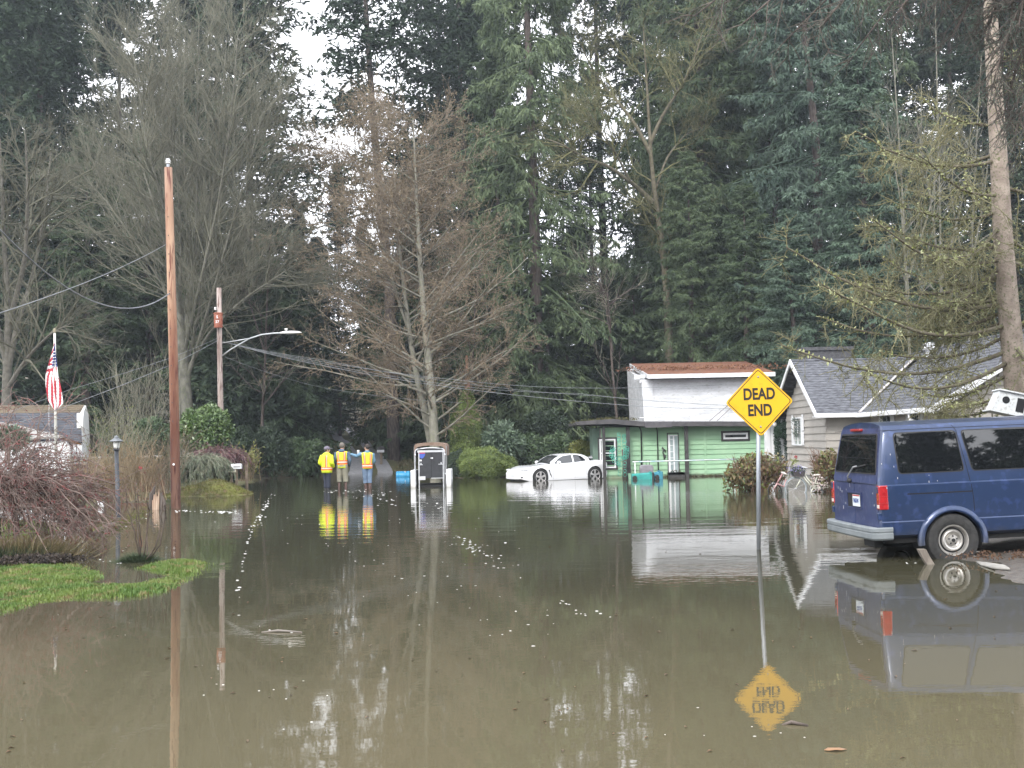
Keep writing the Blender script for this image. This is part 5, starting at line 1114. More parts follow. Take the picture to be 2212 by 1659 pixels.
# rear glass, doors, seams
def rx(z): return -.945+rear(z)
def rearpoly(y0,y1,z0,z1,off,mat,name,par,r=.05,ti=.0):
    m=MB(); pl=rpoly(y1-y0,z1-z0,r,5,(y0+y1)/2,(z0+z1)/2); S=[]
    for (y,z) in pl:
        k=(z-z0)/(z1-z0); yc=(y0+y1)/2; yy=yc+(y-yc)*(1-ti*k); S.append(Vector((rx(z)-off,yy,vz(z))))
    S2=[s+Vector((off+.01,0,0)) for s in S]; n_=len(S)
    m.add(S+S2,[tuple(range(n_)),tuple(range(2*n_-1,n_-1,-1))]+[(k,(k+1)%n_,n_+(k+1)%n_,n_+k) for k in range(n_)]); return m.build(name,mat,par)
hd_=rearpoly(.09,1.87,1.0,1.735,.006,BLUED,'rear_hatch',vn,.05,.14)
rearpoly(.15,1.81,1.125,1.665,.012,GASK,'gasket',hd_,.05,.13); rearpoly(.17,1.79,1.145,1.645,.016,VGL,'rear_glass',hd_,.045,.13)
for a,b_ in ((.085,.972),(.984,1.875)):
    d_=rearpoly(a,b_,.36,.985,.007,BLUED,'rear_door',vn,.03)
    for z in (.58,.93):
        m=MB(); yy=.06 if a<.5 else 1.90; m.box((rx(z)-.03,yy-.03,vz(z)-.045),(rx(z)+.02,yy+.03,vz(z)+.045)); m.build('hinge',BLUE,d_,bevel=.008)
pl=MB(); pl.box((rx(.75)-.012,.70,vz(.655)),(rx(.75)+.0,1.25,vz(.855))); pf=pl.build('plate_recess',SEAM,vn)
m=MB(); 
for (a,b_) in (((.68,.64),(1.27,.66)),((.68,.85),(1.27,.87)),((.68,.66),(.70,.85)),((1.25,.66),(1.27,.85))): m.box((rx(.75)-.022,a[0],vz(a[1])),(rx(.75)-.005,b_[0],vz(b_[1])))
m.build('plate_frame',BLUED,pf)
m=MB(); m.box((rx(.75)-.020,.745,vz(.675)),(rx(.75)-.014,1.03,vz(.835))); lpz=m.build('licence_plate',M('plate_white',(.62,.68,.74),(.70,.74,.78),20,.5),pf)
RX=Matrix.Rotation(R(90),4,'X'); RZ=Matrix.Rotation(R(-90),4,'Z')
text_mesh('lettering','BAG146',.085,M('plate_blue',(.03,.07,.25),rough=.5),lpz,Matrix.Translation((rx(.75)-.0225,.887,vz(.75)))@RZ@RX,.0008,.003,sx=.72)
m=MB(); m.box((rx(.75)-.0225,.75,vz(.815)),(rx(.75)-.020,1.025,vz(.832))); m.build('red_band',M('plate_red',(.4,.05,.04),rough=.5),lpz)
m=MB(); m.box((rx(1.6)-.03,.86,vz(1.70)),(rx(1.6)+.12,1.25,vz(1.735))); m.build('brake_light',M('lamp_red_dark',(.30,.02,.02),rough=.3),vn,bevel=.01)
m=MB(); m.tube([(rx(1.0)-.03,1.14,vz(1.04)),(rx(1.1)-.055,1.13,vz(1.08)),(rx(1.2)-.045,.95,vz(1.21)),(rx(1.2)-.035,.84,vz(1.225))],.011,6); wp=m.build('wiper',M('wiper_metal',(.42,.42,.43),rough=.4,metal=.5),vn,True)
m=MB(); m.tube([(rx(1.2)-.03,.93,vz(1.20)),(rx(1.2)-.026,.5,vz(1.25))],.010,6); m.build('blade',GASK,wp); m=MB(); m.ell((rx(1.0)-.02,1.14,vz(1.02)),(.03,.07,.035)); m.build('wiper_motor_cap',GASK,wp,True)
# tail lamps
for yc,sg in ((0,1),(1.96,-1)):
    m=MB(); y0,y1=(-.008,.105) if sg>0 else (1.855,1.968)
    m.box((-.958,y0,vz(.67)),(-.835,y1,vz(.985))); tl=m.build('tail_light',M('tail_red',(.30,.008,.014),(.42,.015,.02),18,.18,spec=.7,coat=.6),vn,bevel=.012)
    m=MB(); m.box((-.962,y0+.012 if sg>0 else y1-.095,vz(.69)),(-.95,y0+.095 if sg>0 else y1-.012,vz(.735))); m.build('reverse_lens',M('lens_clear',(.65,.55,.5),rough=.2),tl)
    m=MB(); 
    for z in (.755,.84): m.box((-.961,y0-.002,vz(z)),(-.834,y1+.002,vz(z)+.004))
    m.build('lens_rib',M('lamp_red_dark',(.3,.02,.02)),tl)
# bumper following the plan of the tail
def bump_path(o):
    pts=[(-.80,-.02-o)]; 
    for k in range(7): a=PI/2*k/6; pts.append((-.97-.10*math.sin(a)-o*math.sin(a),.09-(.11+o)*math.cos(a)))
    pts+= [(-1.085-o,.5),(-1.095-o,.98),(-1.085-o,1.46)]
    for k in range(7): a=PI/2*(1-k/6); pts.append((-.97-.10*math.sin(a)-o*math.sin(a),1.87+(.11+o)*math.cos(a)))
    pts.append((-.80,1.98+o)); return pts
m=MB(); rr=[]
prof=[(-.10,.425),(-.01,.43),(.004,.415),(.004,.375),(-.008,.368),(-.008,.355),(.002,.347),(.0,.285),(-.02,.262),(-.10,.262)]
paths=[bump_path(o) for o,_ in prof]; n_=len(paths[0])
for i in range(n_): rr.append([Vector((max(paths[k][i][0],-2),paths[k][i][1],vz(prof[k][1]+.012))) for k in range(len(prof))])
m.loft(rr); m.build('bumper',BUMP,vn,'auto')
m=MB(); m.box((-.98,.2,vz(.16)),(-.86,.62,vz(.285))); m.build('tow_bracket',UND,vn,bevel=.02)
# seams, slider rail, bright pinch line
def sidestrip(pts,w,name,mat,off=.0035):
    for fr in (False,True):
        m=MB()
        for (xa,za),(xb,zb_) in zip(pts[:-1],pts[1:]):
            n_=6
            for i in range(n_):
                t0,t1=i/n_,(i+1)/n_; A=(xa+(xb-xa)*t0,za+(zb_-za)*t0); B=(xa+(xb-xa)*t1,za+(zb_-za)*t1); d=Vector((B[0]-A[0],B[1]-A[1])).normalized(); q=Vector((-d.y,d.x))*w/2
                c=[Vector((A[0]+q.x,0,A[1]+q.y)),Vector((B[0]+q.x,0,B[1]+q.y)),Vector((B[0]-q.x,0,B[1]-q.y)),Vector((A[0]-q.x,0,A[1]-q.y))]
                c=[Vector((v.x,side_y(v.z)-off,vz(v.z))) for v in c]
                if fr: c=[Vector((v.x,1.96-v.y,v.z)) for v in c]
                m.slab(c,(0,.006 if not fr else -.006,0))
        m.build(name,mat,vn)
sidestrip([(.13,1.74),(.17,1.66),(.255,1.14),(.275,.99),(.30,.75),(.305,.60)],.007,'door_seam',SEAM)
sidestrip([(1.31,1.74),(1.31,1.14),(1.31,.99),(1.31,.32)],.007,'door_seam',SEAM)
sidestrip([(-.58,.862),(.0,.862),(.29,.862)],.014,'slider_track',SEAM,.0045)
sidestrip([(-.90,1.70),(0,1.705),(2.2,1.70)],.006,'roof_seam',SEAM)
# front end
m=MB(); m.box((3.74,.14,vz(.62)),(3.825,.5,vz(.82))); m.build('headlight',GLASSC,vn,bevel=.01); m=MB(); m.box((3.74,1.46,vz(.62)),(3.825,1.82,vz(.82))); m.build('headlight',GLASSC,vn,bevel=.01)
m=MB(); m.box((3.76,.55,vz(.60)),(3.83,1.41,vz(.84))); m.build('grille',SEAM,vn); m=MB(); m.box((3.70,.02,vz(.28)),(3.92,1.94,vz(.48))); m.build('bumper',BUMP,vn,bevel=.03)
m=MB(); m.add([(2.50,.20,vz(1.62)),(2.50,1.76,vz(1.62)),(2.95,1.84,vz(1.22)),(2.95,.12,vz(1.22))],[(0,1,2,3)]); V_=m.v; m=MB(); m.slab(V_,(.02,0,.02)); m.build('windscreen',VGL,vn)
for y0,y1 in ((-.22,-.02),(1.98,2.18)): m=MB(); m.box((2.35,y0,vz(1.14)),(2.43,y1,vz(1.30))); m.build('mirror',BLUE,vn,bevel=.03)
# bird lime and dirt specks on the paint
m=MB(); rg_=np.random.default_rng(9)
for k in range(22):
    x=rg_.uniform(-.9,-.1) if k<26 else rg_.uniform(-.1,.9); z=rg_.uniform(.95,1.68) if k<22 else rg_.uniform(1.68,1.72)
    if not(-.70<x<.25 and 1.1<z<1.68): y=side_y(z); m.cbox((x,y-.002,vz(z)),(.006,.004,rg_.uniform(.008,.03)))
for k in range(14): z=rg_.uniform(.55,1.0); m.cbox((rx(z)-.008,rg_.uniform(.12,1.85),vz(z)),(.004,.005,rg_.uniform(.02,.07)))
m.build('bird_lime',M('lime',(.5,.5,.52),rough=.9),vn)['kind']='stuff'
# wood chock at the wheel
ch=thing('wood_block','split grey wood block leaning against the blue van\'s rear tyre','wood block',G(2008,1219))
m=MB(); m.loft([[Vector(p)+q for p in ((-.05,-.03,0),(.05,-.03,0),(.05,.05,0),(-.05,.05,0))] for q in (Vector((.03,0,-.04)),Vector((-.04,.02,.09)),Vector((-.085,.03,.19)))]); m.build('block',M('split_wood',(.13,.11,.09),(.22,.19,.16),14,.9,bump=1,stretch=(1,1,.2)),ch,bevel=.006)
# ================================================================ WHITE SPORTS CAR
CW_=M('car_white',(.78,.78,.80),(.82,.82,.84),2,.22,spec=.6,coat=.8); CGL=M('car_glass',(.02,.022,.025),(.04,.045,.048),2,.05,spec=.9); ALLOY=M('alloy',(.62,.60,.60),rough=.3,metal=.6)
hubf=P(1146.2,1028.7,49.7)
cr=thing('sports_car','low white coupe with silver five spoke wheels standing in the flood','car',(hubf.x,hubf.y,hubf.z),rot=(0,R(.3),R(180+29)))
cr.scale=(.97,.97,1); cr.location.z-=.035
# local: x toward the nose, y: negative away. near side is y=+ after turning; keep symmetric about y=0, hub at x=0
sta=[ # x, half width, shoulder z, top z (centre), glasshouse base half width, glasshouse top half width
(.93,.30,.15,.17,.2,.1),(.90,.52,.20,.225,.3,.2),(.82,.69,.26,.295,.4,.3),(.64,.79,.33,.365,.5,.4),(.38,.86,.42,.43,.5,.4),(.1,.885,.475,.475,.55,.45),(-.2,.885,.475,.50,.6,.5),(-.42,.875,.47,.52,.66,.6),(-.54,.875,.475,.555,.70,.66),
(-.75,.875,.48,.665,.71,.63),(-1.0,.875,.49,.815,.72,.60),(-1.2,.875,.50,.895,.725,.59),(-1.45,.875,.51,.935,.73,.585),(-1.75,.875,.52,.945,.73,.58),(-2.05,.875,.53,.93,.72,.57),(-2.3,.885,.55,.885,.70,.56),(-2.5,.895,.575,.81,.66,.56),(-2.65,.895,.585,.735,.62,.56),(-2.85,.885,.595,.665,.60,.55),(-3.15,.865,.60,.645,.58,.52),(-3.4,.83,.58,.63,.55,.5),(-3.54,.78,.50,.585,.5,.45),(-3.60,.70,.40,.45,.4,.3)]
sta=np.array(sta); sta[:,2:4]+=.0
xs=np.linspace(.86,-3.58,75); ST=np.stack([np.interp(-xs,-sta[:,0],sta[:,k]) for k in range(6)],1)
for _ in range(2): ST[1:-1,1:]=(ST[:-2,1:]+2*ST[1:-1,1:]+ST[2:,1:])/4
def zbot(x): return -.17 if -3.2<x<.5 else -.17+.12*min(1,(x-.5)/.36 if x>.5 else (-3.2-x)/.38)
def csec(r):
    x,w,zs,zt,gb,gt_=r; zb=zbot(x); h=zs-zb
    gl=max(0,min(1,(zt-zs-.10)/.12))
    pts=[(w*.86,zb),(w*.95,zb+.05*h),(w*.985,zb+.22*h),(w*.965,zb+.45*h),(w,zb+.72*h),(w*.99,zb+.86*h),(w*.94,zb+.96*h),(w*.90,zs)]
    q1=(gb*gl+w*.86*(1-gl),zs+.012*gl+(zt-zs)*.15*(1-gl)); q2=(gt_*gl+w*.6*(1-gl),zs+(zt-zs)*(.80*gl+.60*(1-gl))); q3=((gt_-.05)*gl+w*.45*(1-gl),zs+(zt-zs)*(.93*gl+.80*(1-gl))); q4=(gt_*.55*gl+w*.25*(1-gl),zt-.012*gl-(zt-zs)*.06*(1-gl)); q5=(0,zt)
    return pts+[q1,q2,q3,q4,q5]
rr=[]
for r in ST:
    h=csec(r); rr.append([Vector((r[0],y,z)) for y,z in h]+[Vector((r[0],-y,z)) for y,z in h[::-1][1:]])
m=MB(); m.loft(rr); cb=m.build('body',CW_,cr)
def ccut(x):
    out=[]
    for a,b_ in ((.60,1.2),(-1.2,-.60)): m=MB(); m.cyl((x,a,0),(x,b_,0),.385,n=40); out.append(m.build('c',None,cr))
    return out
bpy.context.view_layer.update(); boolcut(cb,ccut(0)+ccut(-2.7)); cb.data.polygons.foreach_set('use_smooth',[True]*len(cb.data.polygons)); cb.data.set_sharp_from_angle(angle=R(32))
for x in (0,-2.7):
    for s in (1,-1):
        m=MB(); q=[]
        for i in range(31):
            a=-.35+(PI+.7)*i/30; q.append([Vector((x+r_*math.cos(a),yy,r_*math.sin(a))) for r_,yy in ((.37,.83*s),(.382,.83*s),(.382,.6*s),(.37,.6*s))])
        m.loft(q); m.build('wheel_well',UND,cr)
        m=MB(); m.lathe((x,.865*s,0),[(.20,-.02*s),(.232,0),(.315,.004*s),(.342,-.02*s),(.342,-.19*s),(.315,-.21*s),(.2,-.21*s),(.20,-.02*s)],36,'y',False); w=m.build('wheel',TYRE,cr,'auto')
        m=MB(); m.torus((x,.858*s,0),(0,1,0),.232,.014,36,6); m.build('rim',ALLOY,w,True)
        m=MB(); m.cyl((x,.80*s,0),(x,.815*s,0),.21,n=30); m.build('brake_disc',UND,w)
        m=MB()
        for k in range(5):
            a=PI/2+2*PI*k/5; d=Vector((math.cos(a),0,math.sin(a))); t=Vector((-d.z,0,d.x)); c=Vector((x,.862*s,0)); m.slab([c+d*.02-t*.028,c+d*.23-t*.048,c+d*.23+t*.048,c+d*.02+t*.028],(0,-.03*s,0))
        m.cyl((x,.84*s,0),(x,.870*s,0),.05,n=16); m.build('spokes',ALLOY,w)
def surf_y(x,z):
    r=[x]+[float(np.interp(-x,-ST[:,0],ST[:,k])) for k in range(1,6)]; h=csec(r); zz=[p[1] for p in h]; yy=[p[0] for p in h]
    return float(np.interp(z,zz,yy))
def patch(name,xs_,zlo,zhi,mat,par,off=.006,nz=7,both=True):
    for s in ((1,-1) if both else (1,)):
        m=MB(); V=[];
        for x in xs_:
            a,b_=zlo(x),zhi(x)
            for k in range(nz): z=a+(b_-a)*k/(nz-1); V.append((x,(surf_y(x,z)+off)*s,z))
        f=[]; 
        for i in range(len(xs_)-1):
            for k in range(nz-1): f.append((i*nz+k,i*nz+k+1,(i+1)*nz+k+1,(i+1)*nz+k))
        m.add(V,f); m.build(name,mat,par,True)
I=lambda xs_,zs_: (lambda x: float(np.interp(-x,[-q for q in xs_],zs_)))
patch('side_window',list(np.linspace(-.78,-1.68,14)),I([-.78,-1.68],[.52,.555]),I([-.78,-1.0,-1.25,-1.68],[.555,.73,.835,.875]),CGL,cr)
patch('side_window',list(np.linspace(-1.75,-2.34,9)),I([-1.75,-2.34],[.56,.61]),I([-1.75,-2.0,-2.2,-2.34],[.875,.855,.79,.67]),CGL,cr)
patch('quarter_window',list(np.linspace(-2.56,-2.80,5)),I([-2.56,-2.8],[.61,.62]),I([-2.56,-2.8],[.73,.64]),CGL,cr)
def toppatch(name,xs_,wf,mat,off=.008):
    m=MB(); V=[]; n_=9
    for x in xs_:
        w=wf(x)
        for k in range(n_):
            y=-w+2*w*k/(n_-1); r=[x]+[float(np.interp(-x,-ST[:,0],ST[:,j])) for j in range(1,6)]; h=csec(r)[7:]; yy=[p[0] for p in h][::-1]; zz=[p[1] for p in h][::-1]; V.append((x,y,float(np.interp(abs(y),yy,zz))+off))
    f=[(i*n_+k,i*n_+k+1,(i+1)*n_+k+1,(i+1)*n_+k) for i in range(len(xs_)-1) for k in range(n_-1)]; m.add(V,f); return m.build(name,mat,cr,True)
toppatch('windscreen',list(np.linspace(-.54,-1.12,10)),I([-.54,-1.12],[.66,.56]),CGL); toppatch('rear_window',list(np.linspace(-2.35,-2.85,8)),I([-2.35,-2.85],[.5,.52]),CGL)
m=MB(); m.slab([(-3.28,-.66,.69),(-3.56,-.70,.77),(-3.56,.70,.77),(-3.28,.66,.69)],(0,0,.03))
for s in (1,-1): m.box((-3.50,.60*s-.03,.58),(-3.36,.60*s+.03,.73))
m.build('spoiler',CW_,cr,bevel=.01)
for s in (1,-1):
    m=MB(); m.ell((-.86,.93*s,.58),(.10,.08,.065),12,8); m.box((-.88,min(.80*s,.9*s),.54),(-.82,max(.80*s,.9*s),.57)); m.build('mirror',CW_,cr,True)
    m=MB(); m.ell((.66,.70*s,.31),(.18,.08,.045),14,8,Matrix.Rotation(-.45*s,3,'Z')); m.build('headlight',M('headlamp_clear',(.35,.36,.38),(.6,.6,.6),12,.1,spec=.8),cr,True)
    m=MB(); m.ell((.76,.60*s,.02),(.08,.10,.055),12,8); m.build('fog_lamp',UND,cr,True)
    m=MB(); m.ell((-3.52,.66*s,.42),(.07,.13,.07),12,8); m.build('tail_light',M('tail_red',(.5,.012,.02)),cr,True)
    m=MB(); m.cbox((-1.58,surf_y(-1.58,.36)*s,.375),(.17,.02,.025)); m.build('door_handle',CW_,cr,bevel=.006)
    m=MB(); 
    for (xa,za),(xb,zb_) in zip([(-.40,.30),(-.47,.14),(-.54,-.02)][:-1],[(-.40,.30),(-.47,.14),(-.54,-.02)][1:]): m.slab([(xa-.03,(surf_y(xa,za)+.004)*s,za),(xb-.012,(surf_y(xb,zb_)+.004)*s,zb_),(xb+.012,(surf_y(xb,zb_)+.004)*s,zb_),(xa+.03,(surf_y(xa,za)+.004)*s,za)],(0,-.02*s,0))
    m.build('side_vent',UND,cr)
    m=MB()
    for x in (-.62,-1.69,-2.28):
        zz=np.linspace(-.10,.48,9)
        for a,b_ in zip(zz[:-1],zz[1:]): m.slab([(x-.004,(surf_y(x,a)+.002)*s,a),(x+.004,(surf_y(x,a)+.002)*s,a),(x+.004,(surf_y(x,b_)+.002)*s,b_),(x-.004,(surf_y(x,b_)+.002)*s,b_)],(0,-.01*s,0))
    m.build('door_seam',M('seam_grey',(.30,.30,.31)),cr)
m=MB(); m.box((.84,-.14,.05),(.875,.14,.14)); m.build('front_plate',M('plate_white2',(.6,.62,.62),rough=.5),cr)
m=MB(); m.box((-3.56,-.62,-.14),(-3.40,.62,.02)); m.build('diffuser',UND,cr,bevel=.02)
m=MB(); m.tube([(-1.6,0,1.03),(-1.8,0,1.05)],.01,6)
# ================================================================ CARGO TRAILER
Yt=44.6
tr_=thing('cargo_trailer','small black cargo trailer with white mudguards and a brown hooped top, standing in the flood','trailer',(P(929,1000,Yt).x,Yt,0),world=True)
def tx(x): return P(x,1000,Yt).x
def tz(y,x=929): return P(x,y,Yt).z
BLKP=M('black_panel',(.016,.017,.02),(.03,.031,.035),5,.45); ALU=M('aluminium',(.50,.51,.53),(.62,.63,.65),8,.35,metal=.5)
bxa,bxb=tx(903),tx(960.5); zb_,ztp=tz(1033),tz(974)
m=MB(); m.box((bxa,Yt,zb_),(bxb,Yt+2.4,ztp)); m.build('box',BLKP,tr_,bevel=.01)
cx=(bxa+bxb)/2; hw=(tx(963.5)-tx(894.8))/2; ccx=(tx(963.5)+tx(894.8))/2
def hoop(s,z0,z1,r=.14,n=8):
    pts=[(ccx-hw*s,z0)]
    for k in range(n+1): a=PI-PI/2*k/n; pts.append((ccx-hw*s+r+r*math.cos(a),z1-r+r*math.sin(a)))
    for k in range(7): t=k/6; pts.append((ccx-hw*s+r+(2*hw*s-2*r)*t,z1+.035*math.sin(PI*t)))
    for k in range(n+1): a=PI/2-PI/2*k/n; pts.append((ccx+hw*s-r+r*math.cos(a),z1-r+r*math.sin(a)))
    pts.append((ccx+hw*s,z0)); return pts
pf=hoop(1.0,tz(985),tz(957.5)); 
m=MB(); m.loft([[Vector((x,y,z)) for x,z in pf+[(ccx+(x-ccx)*.90,min(z,pf[0][1]+9)-(.12 if z>pf[0][1]+.1 else 0)) for x,z in pf[::-1]]] for y in (Yt+.0,Yt+2.3)]); m.build('canopy',M('brown_canvas',(.16,.105,.075),(.24,.17,.13),4,.85),tr_,'auto')
h2=hoop(.93,-.25,tz(969.5),.12)
m=MB(); m.tube([Vector((x,Yt-.04,z)) for x,z in h2],.022,8); m.build('hoop_rail',ALU,tr_,True)
h3=hoop(1.0,-.25,tz(960),.13)
m=MB(); m.tube([Vector((x,Yt+.15,z)) for x,z in h3],.02,8); m.build('hoop_rail',ALU,tr_,True)
m=MB(); m.slab([Vector((x,Yt-.01,z)) for x,z in hoop(.9,tz(975),tz(969.5),.12)],(0,.03,0)); m.build('top_panel',BLKP,tr_)
for x in (905,957.5):
    m=MB(); m.box((tx(x)-.02,Yt-.03,-.3),(tx(x)+.02,Yt+.0,ztp)); m.build('post',ALU,tr_)
m=MB(); m.box((tx(902),Yt-.035,tz(977)),(tx(960),Yt-.005,tz(972.5))); m.build('top_rail',ALU,tr_)
m=MB(); m.box((tx(931),Yt-.02,tz(1033.6)),(tx(959),Yt-.005,tz(1032.2))); m.build('door_sill',ALU,tr_)
m=MB(); m.box((cx-.006,Yt-.012,zb_),(cx+.006,Yt,ztp-.05)); m.build('door_split',SEAM,tr_)
for x,y in ((909.5,1003.5),(953,1003)):
    m=MB(); m.box((tx(x)-.10,Yt-.04,tz(y)-.015),(tx(x)+.06,Yt-.01,tz(y)+.012)); m.box((tx(x)-.02,Yt-.045,tz(y)),(tx(x)+.02,Yt-.01,tz(y)+.07)); m.build('latch',ALU,tr_)
for x0,x1,y0,y1 in ((904,911,992.5,996),(930.5,935.5,988,991)):
    m=MB(); m.box((tx(x0),Yt-.012,tz(y1)),(tx(x1),Yt-.002,tz(y0))); m.build('sticker',WHITE,tr_)
for s in (897.5,961.8):
    for y in (982.5,1024): m=MB(); m.lathe((tx(s),Yt-.06,tz(y)),[(.001,-.03),(.03,-.02),(.035,0),(.02,.03)],10,'y'); m.build('marker_light',ALU,tr_)
m=MB(); m.box((tx(903.5),Yt-.035,tz(1036.5)),(tx(918.5),Yt-.02,tz(1028.5))); pl=m.build('licence_plate',M('plate_grey',(.55,.55,.57),rough=.5),tr_)
text_mesh('lettering','4216 XE',.085,BLK,pl,Matrix.Translation((tx(911),Yt-.037,tz(1032.5)))@RX,.001,.002,sx=.8)
# shield emblem
def shield(w,h):
    o=[]; 
    for k in range(9): a=PI*k/8; o.append((w*math.cos(a)*-.0+w*(.5-k/8)*1.0*(1),h*.42+.03*h*math.cos(4*PI*(k/8))))
    pts=[(.5,.42),(.33,.47),(.17,.43),(0,.5),(-.17,.43),(-.33,.47),(-.5,.42),(-.52,.1),(-.42,-.2),(-.22,-.42),(0,-.55),(.22,-.42),(.42,-.2),(.52,.1)]
    return [(x*w,z*h) for x,z in pts]
sc0=(tx(911.3),tz(982.5))
m=MB(); m.prism([(x+sc0[0],z+sc0[1]) for x,z in shield(.245,.25)],Yt-.010,Yt-.001); em=m.build('emblem',M('emblem_blue',(.05,.10,.42),rough=.5),tr_)
m=MB(); m.prism([(x+sc0[0],z+sc0[1]) for x,z in [(q[0]*.245,q[1]*.25) for q in ((.5,.42),(.33,.47),(.17,.43),(0,.5),(-.17,.43),(-.33,.47),(-.5,.42),(-.51,.2),(.51,.2))]],Yt-.014,Yt-.010); m.build('emblem_band',M('emblem_red',(.5,.04,.05),rough=.5),em)
text_mesh('lettering','1',.15,WHITE,em,Matrix.Translation((sc0[0],Yt-.013,sc0[1]-.025))@RX,.002,.008)
m=MB(); m.box((tx(936),Yt-.012,tz(983)),(tx(956.5),Yt-.004,tz(975.5)))
text_mesh('lettering','interstate',.145,WHITE,tr_,Matrix.Translation((tx(946),Yt-.008,tz(980)))@RX,.002,.006,sx=.62)
for x0,x1,y0 in ((887.6,898.2,1015.8),(964.2,974.2,1013.2)):
    m=MB(); za=tz(y0,x0); m.box((tx(x0),Yt-.25,-.12),(tx(x1),Yt+1.0,za)); m.build('mudguard',WHITE,tr_,bevel=.025)
    m=MB(); c_=(tx(x0)+tx(x1))/2; m.cyl((c_-.09,Yt+.45,-.02),(c_+.09,Yt+.45,-.02),.3,n=24); m.build('wheel',TYRE,tr_)
m=MB(); m.box((tx(899),Yt+.1,-.05),(tx(963),Yt+2.2,.08)); m.build('chassis',UND,tr_)
# ================================================================ BIKES
def tubes_thing(par,name,mat,segs,r,n=8):
    m=MB()
    for s in segs: m.tube(s,r,n)
    return m.build(name,mat,par,True)
YB_=34.6
bk=thing('bicycle','cream white bicycle with a leafy basket leaning before the grey house','bicycle',(P(1727,1060,YB_).x,YB_,-.05),world=True)
def bq(x,y,dy=0): return P(x,y,YB_+dy)
f5=lambda zx,zy,dy=0: bq((2820+zx/4.424)*.5486,(1700+zy/4.424)*.5486,dy)
CREAM=M('cream_frame',(.62,.62,.52),(.70,.70,.60),5,.4,coat=.4); 
ctr=f5(1385,985); Rw=.31
for nm,c in (('front_wheel',ctr),('rear_wheel',f5(2010,960,.05))):
    m=MB(); m.torus(c,(0,1,0),Rw,.017,36,6); w=m.build(nm,M('grey_tyre',(.25,.29,.31),rough=.6),bk,True)
    m=MB(); m.torus(c,(0,1,0),Rw-.025,.010,36,5); m.build('rim',ALU,w,True)
    m=MB(); 
    for k in range(14): a=2*PI*k/14; m.tube([c,c+Vector((math.cos(a),0,math.sin(a)))*(Rw-.02)],.0016,3)
    m.build('spokes',ALU,w); m=MB(); m.cyl(c-Vector((0,.04,0)),c+Vector((0,.04,0)),.02,n=10); m.build('hub',ALU,w)
tubes_thing(bk,'frame',CREAM,[[f5(1530,690),f5(1495,765),f5(1450,870),f5(1385,985)],[f5(1525,720),f5(1600,830),f5(1660,890),f5(1720,900)],[f5(1505,770),f5(1590,870),f5(1680,985)],[f5(1760,770),f5(1720,900),f5(1680,985)],[f5(1680,985),f5(1850,975),f5(2010,960,.05)],[f5(1720,900),f5(1880,915),f5(2010,960,.05)]],.019)
tubes_thing(bk,'crank',CREAM,[[f5(1680,985),f5(1640,1075)],[f5(1680,985),f5(1745,930)]],.016)
m=MB(); m.torus(f5(1685,990),(0,1,0),.08,.012,20,6); m.build('chainring',ALU,bk,True)
tubes_thing(bk,'handlebar',ALU,[[f5(1530,700),f5(1515,630),f5(1500,612)],[f5(1500,612,-.25),f5(1500,612),f5(1560,625,.2)],[f5(1500,612,-.25),f5(1590,635,-.3)]],.016)
m=MB(); m.ell(f5(1760,755),(.13,.07,.035),12,7); m.build('saddle',M('saddle_white',(.6,.55,.5),rough=.6),bk,True)
m=MB(); m.loft([[f5(1430,y)+Vector((s*w,t*w,0)) for s,t in ((-1,-1),(1,-1),(1,1),(-1,1))] for y,w in ((780,.13),(690,.17))]); m.build('basket',M('dark_wicker',(.05,.045,.05),(.09,.08,.08),20,.9),bk)
V,F=leafcloud(450,[(f5(1420,675),(.20,.16,.10)),(f5(1360,700),(.10,.10,.10))],900,.045,.022); t=thing('basket_plant','dark trailing plant with lilac flowers in the cream bicycle basket','plant',tuple(f5(1430,690)),world=True); npmesh('foliage',V,F,M('basket_green',(.03,.05,.035),(.06,.09,.06),8,.7),t)
V,F=leafcloud(451,[(f5(1400,670),(.28,.22,.15))],160,.035,.035); npmesh('flowers',V,F,M('lilac',(.25,.22,.42),rough=.7),t)
V,F=leafcloud(452,[(f5(1795,890,-.1),(.2,.16,.24))],170,.055,.045); o=npmesh('dried_flower_shrub',V,F,M('dried_pink_flowers',(.40,.30,.27),(.55,.48,.45),6,.8)); o['kind']='thing'; tag(o,'faded pink and white flower heads over the bicycle\'s rear wheel','flowers')
b2_=thing('bicycle','small pink child bicycle half buried in the big bush','bicycle',(P(1690,1060,35).x,35,-.05),world=True)
PINK=M('pink_frame',(.34,.17,.17),(.45,.30,.29),5,.5)
tubes_thing(b2_,'frame',PINK,[[f5(1155,730),f5(1060,900)],[f5(1060,900),f5(1180,960),f5(1215,830,.05)],[f5(1060,900),f5(1000,1010)]],.022)
m=MB(); m.ell(f5(1185,728),(.10,.06,.035),12,7,Matrix.Rotation(.45,3,'Y')); m.build('saddle',M('saddle_white',(.6,.55,.5),rough=.6),b2_,True)
for q in ((1020,1030),):
    m=MB(); m.torus(f5(*q,.1),(0,1,0),.19,.02,26,6); m.build('wheel',TYRE,b2_,True)
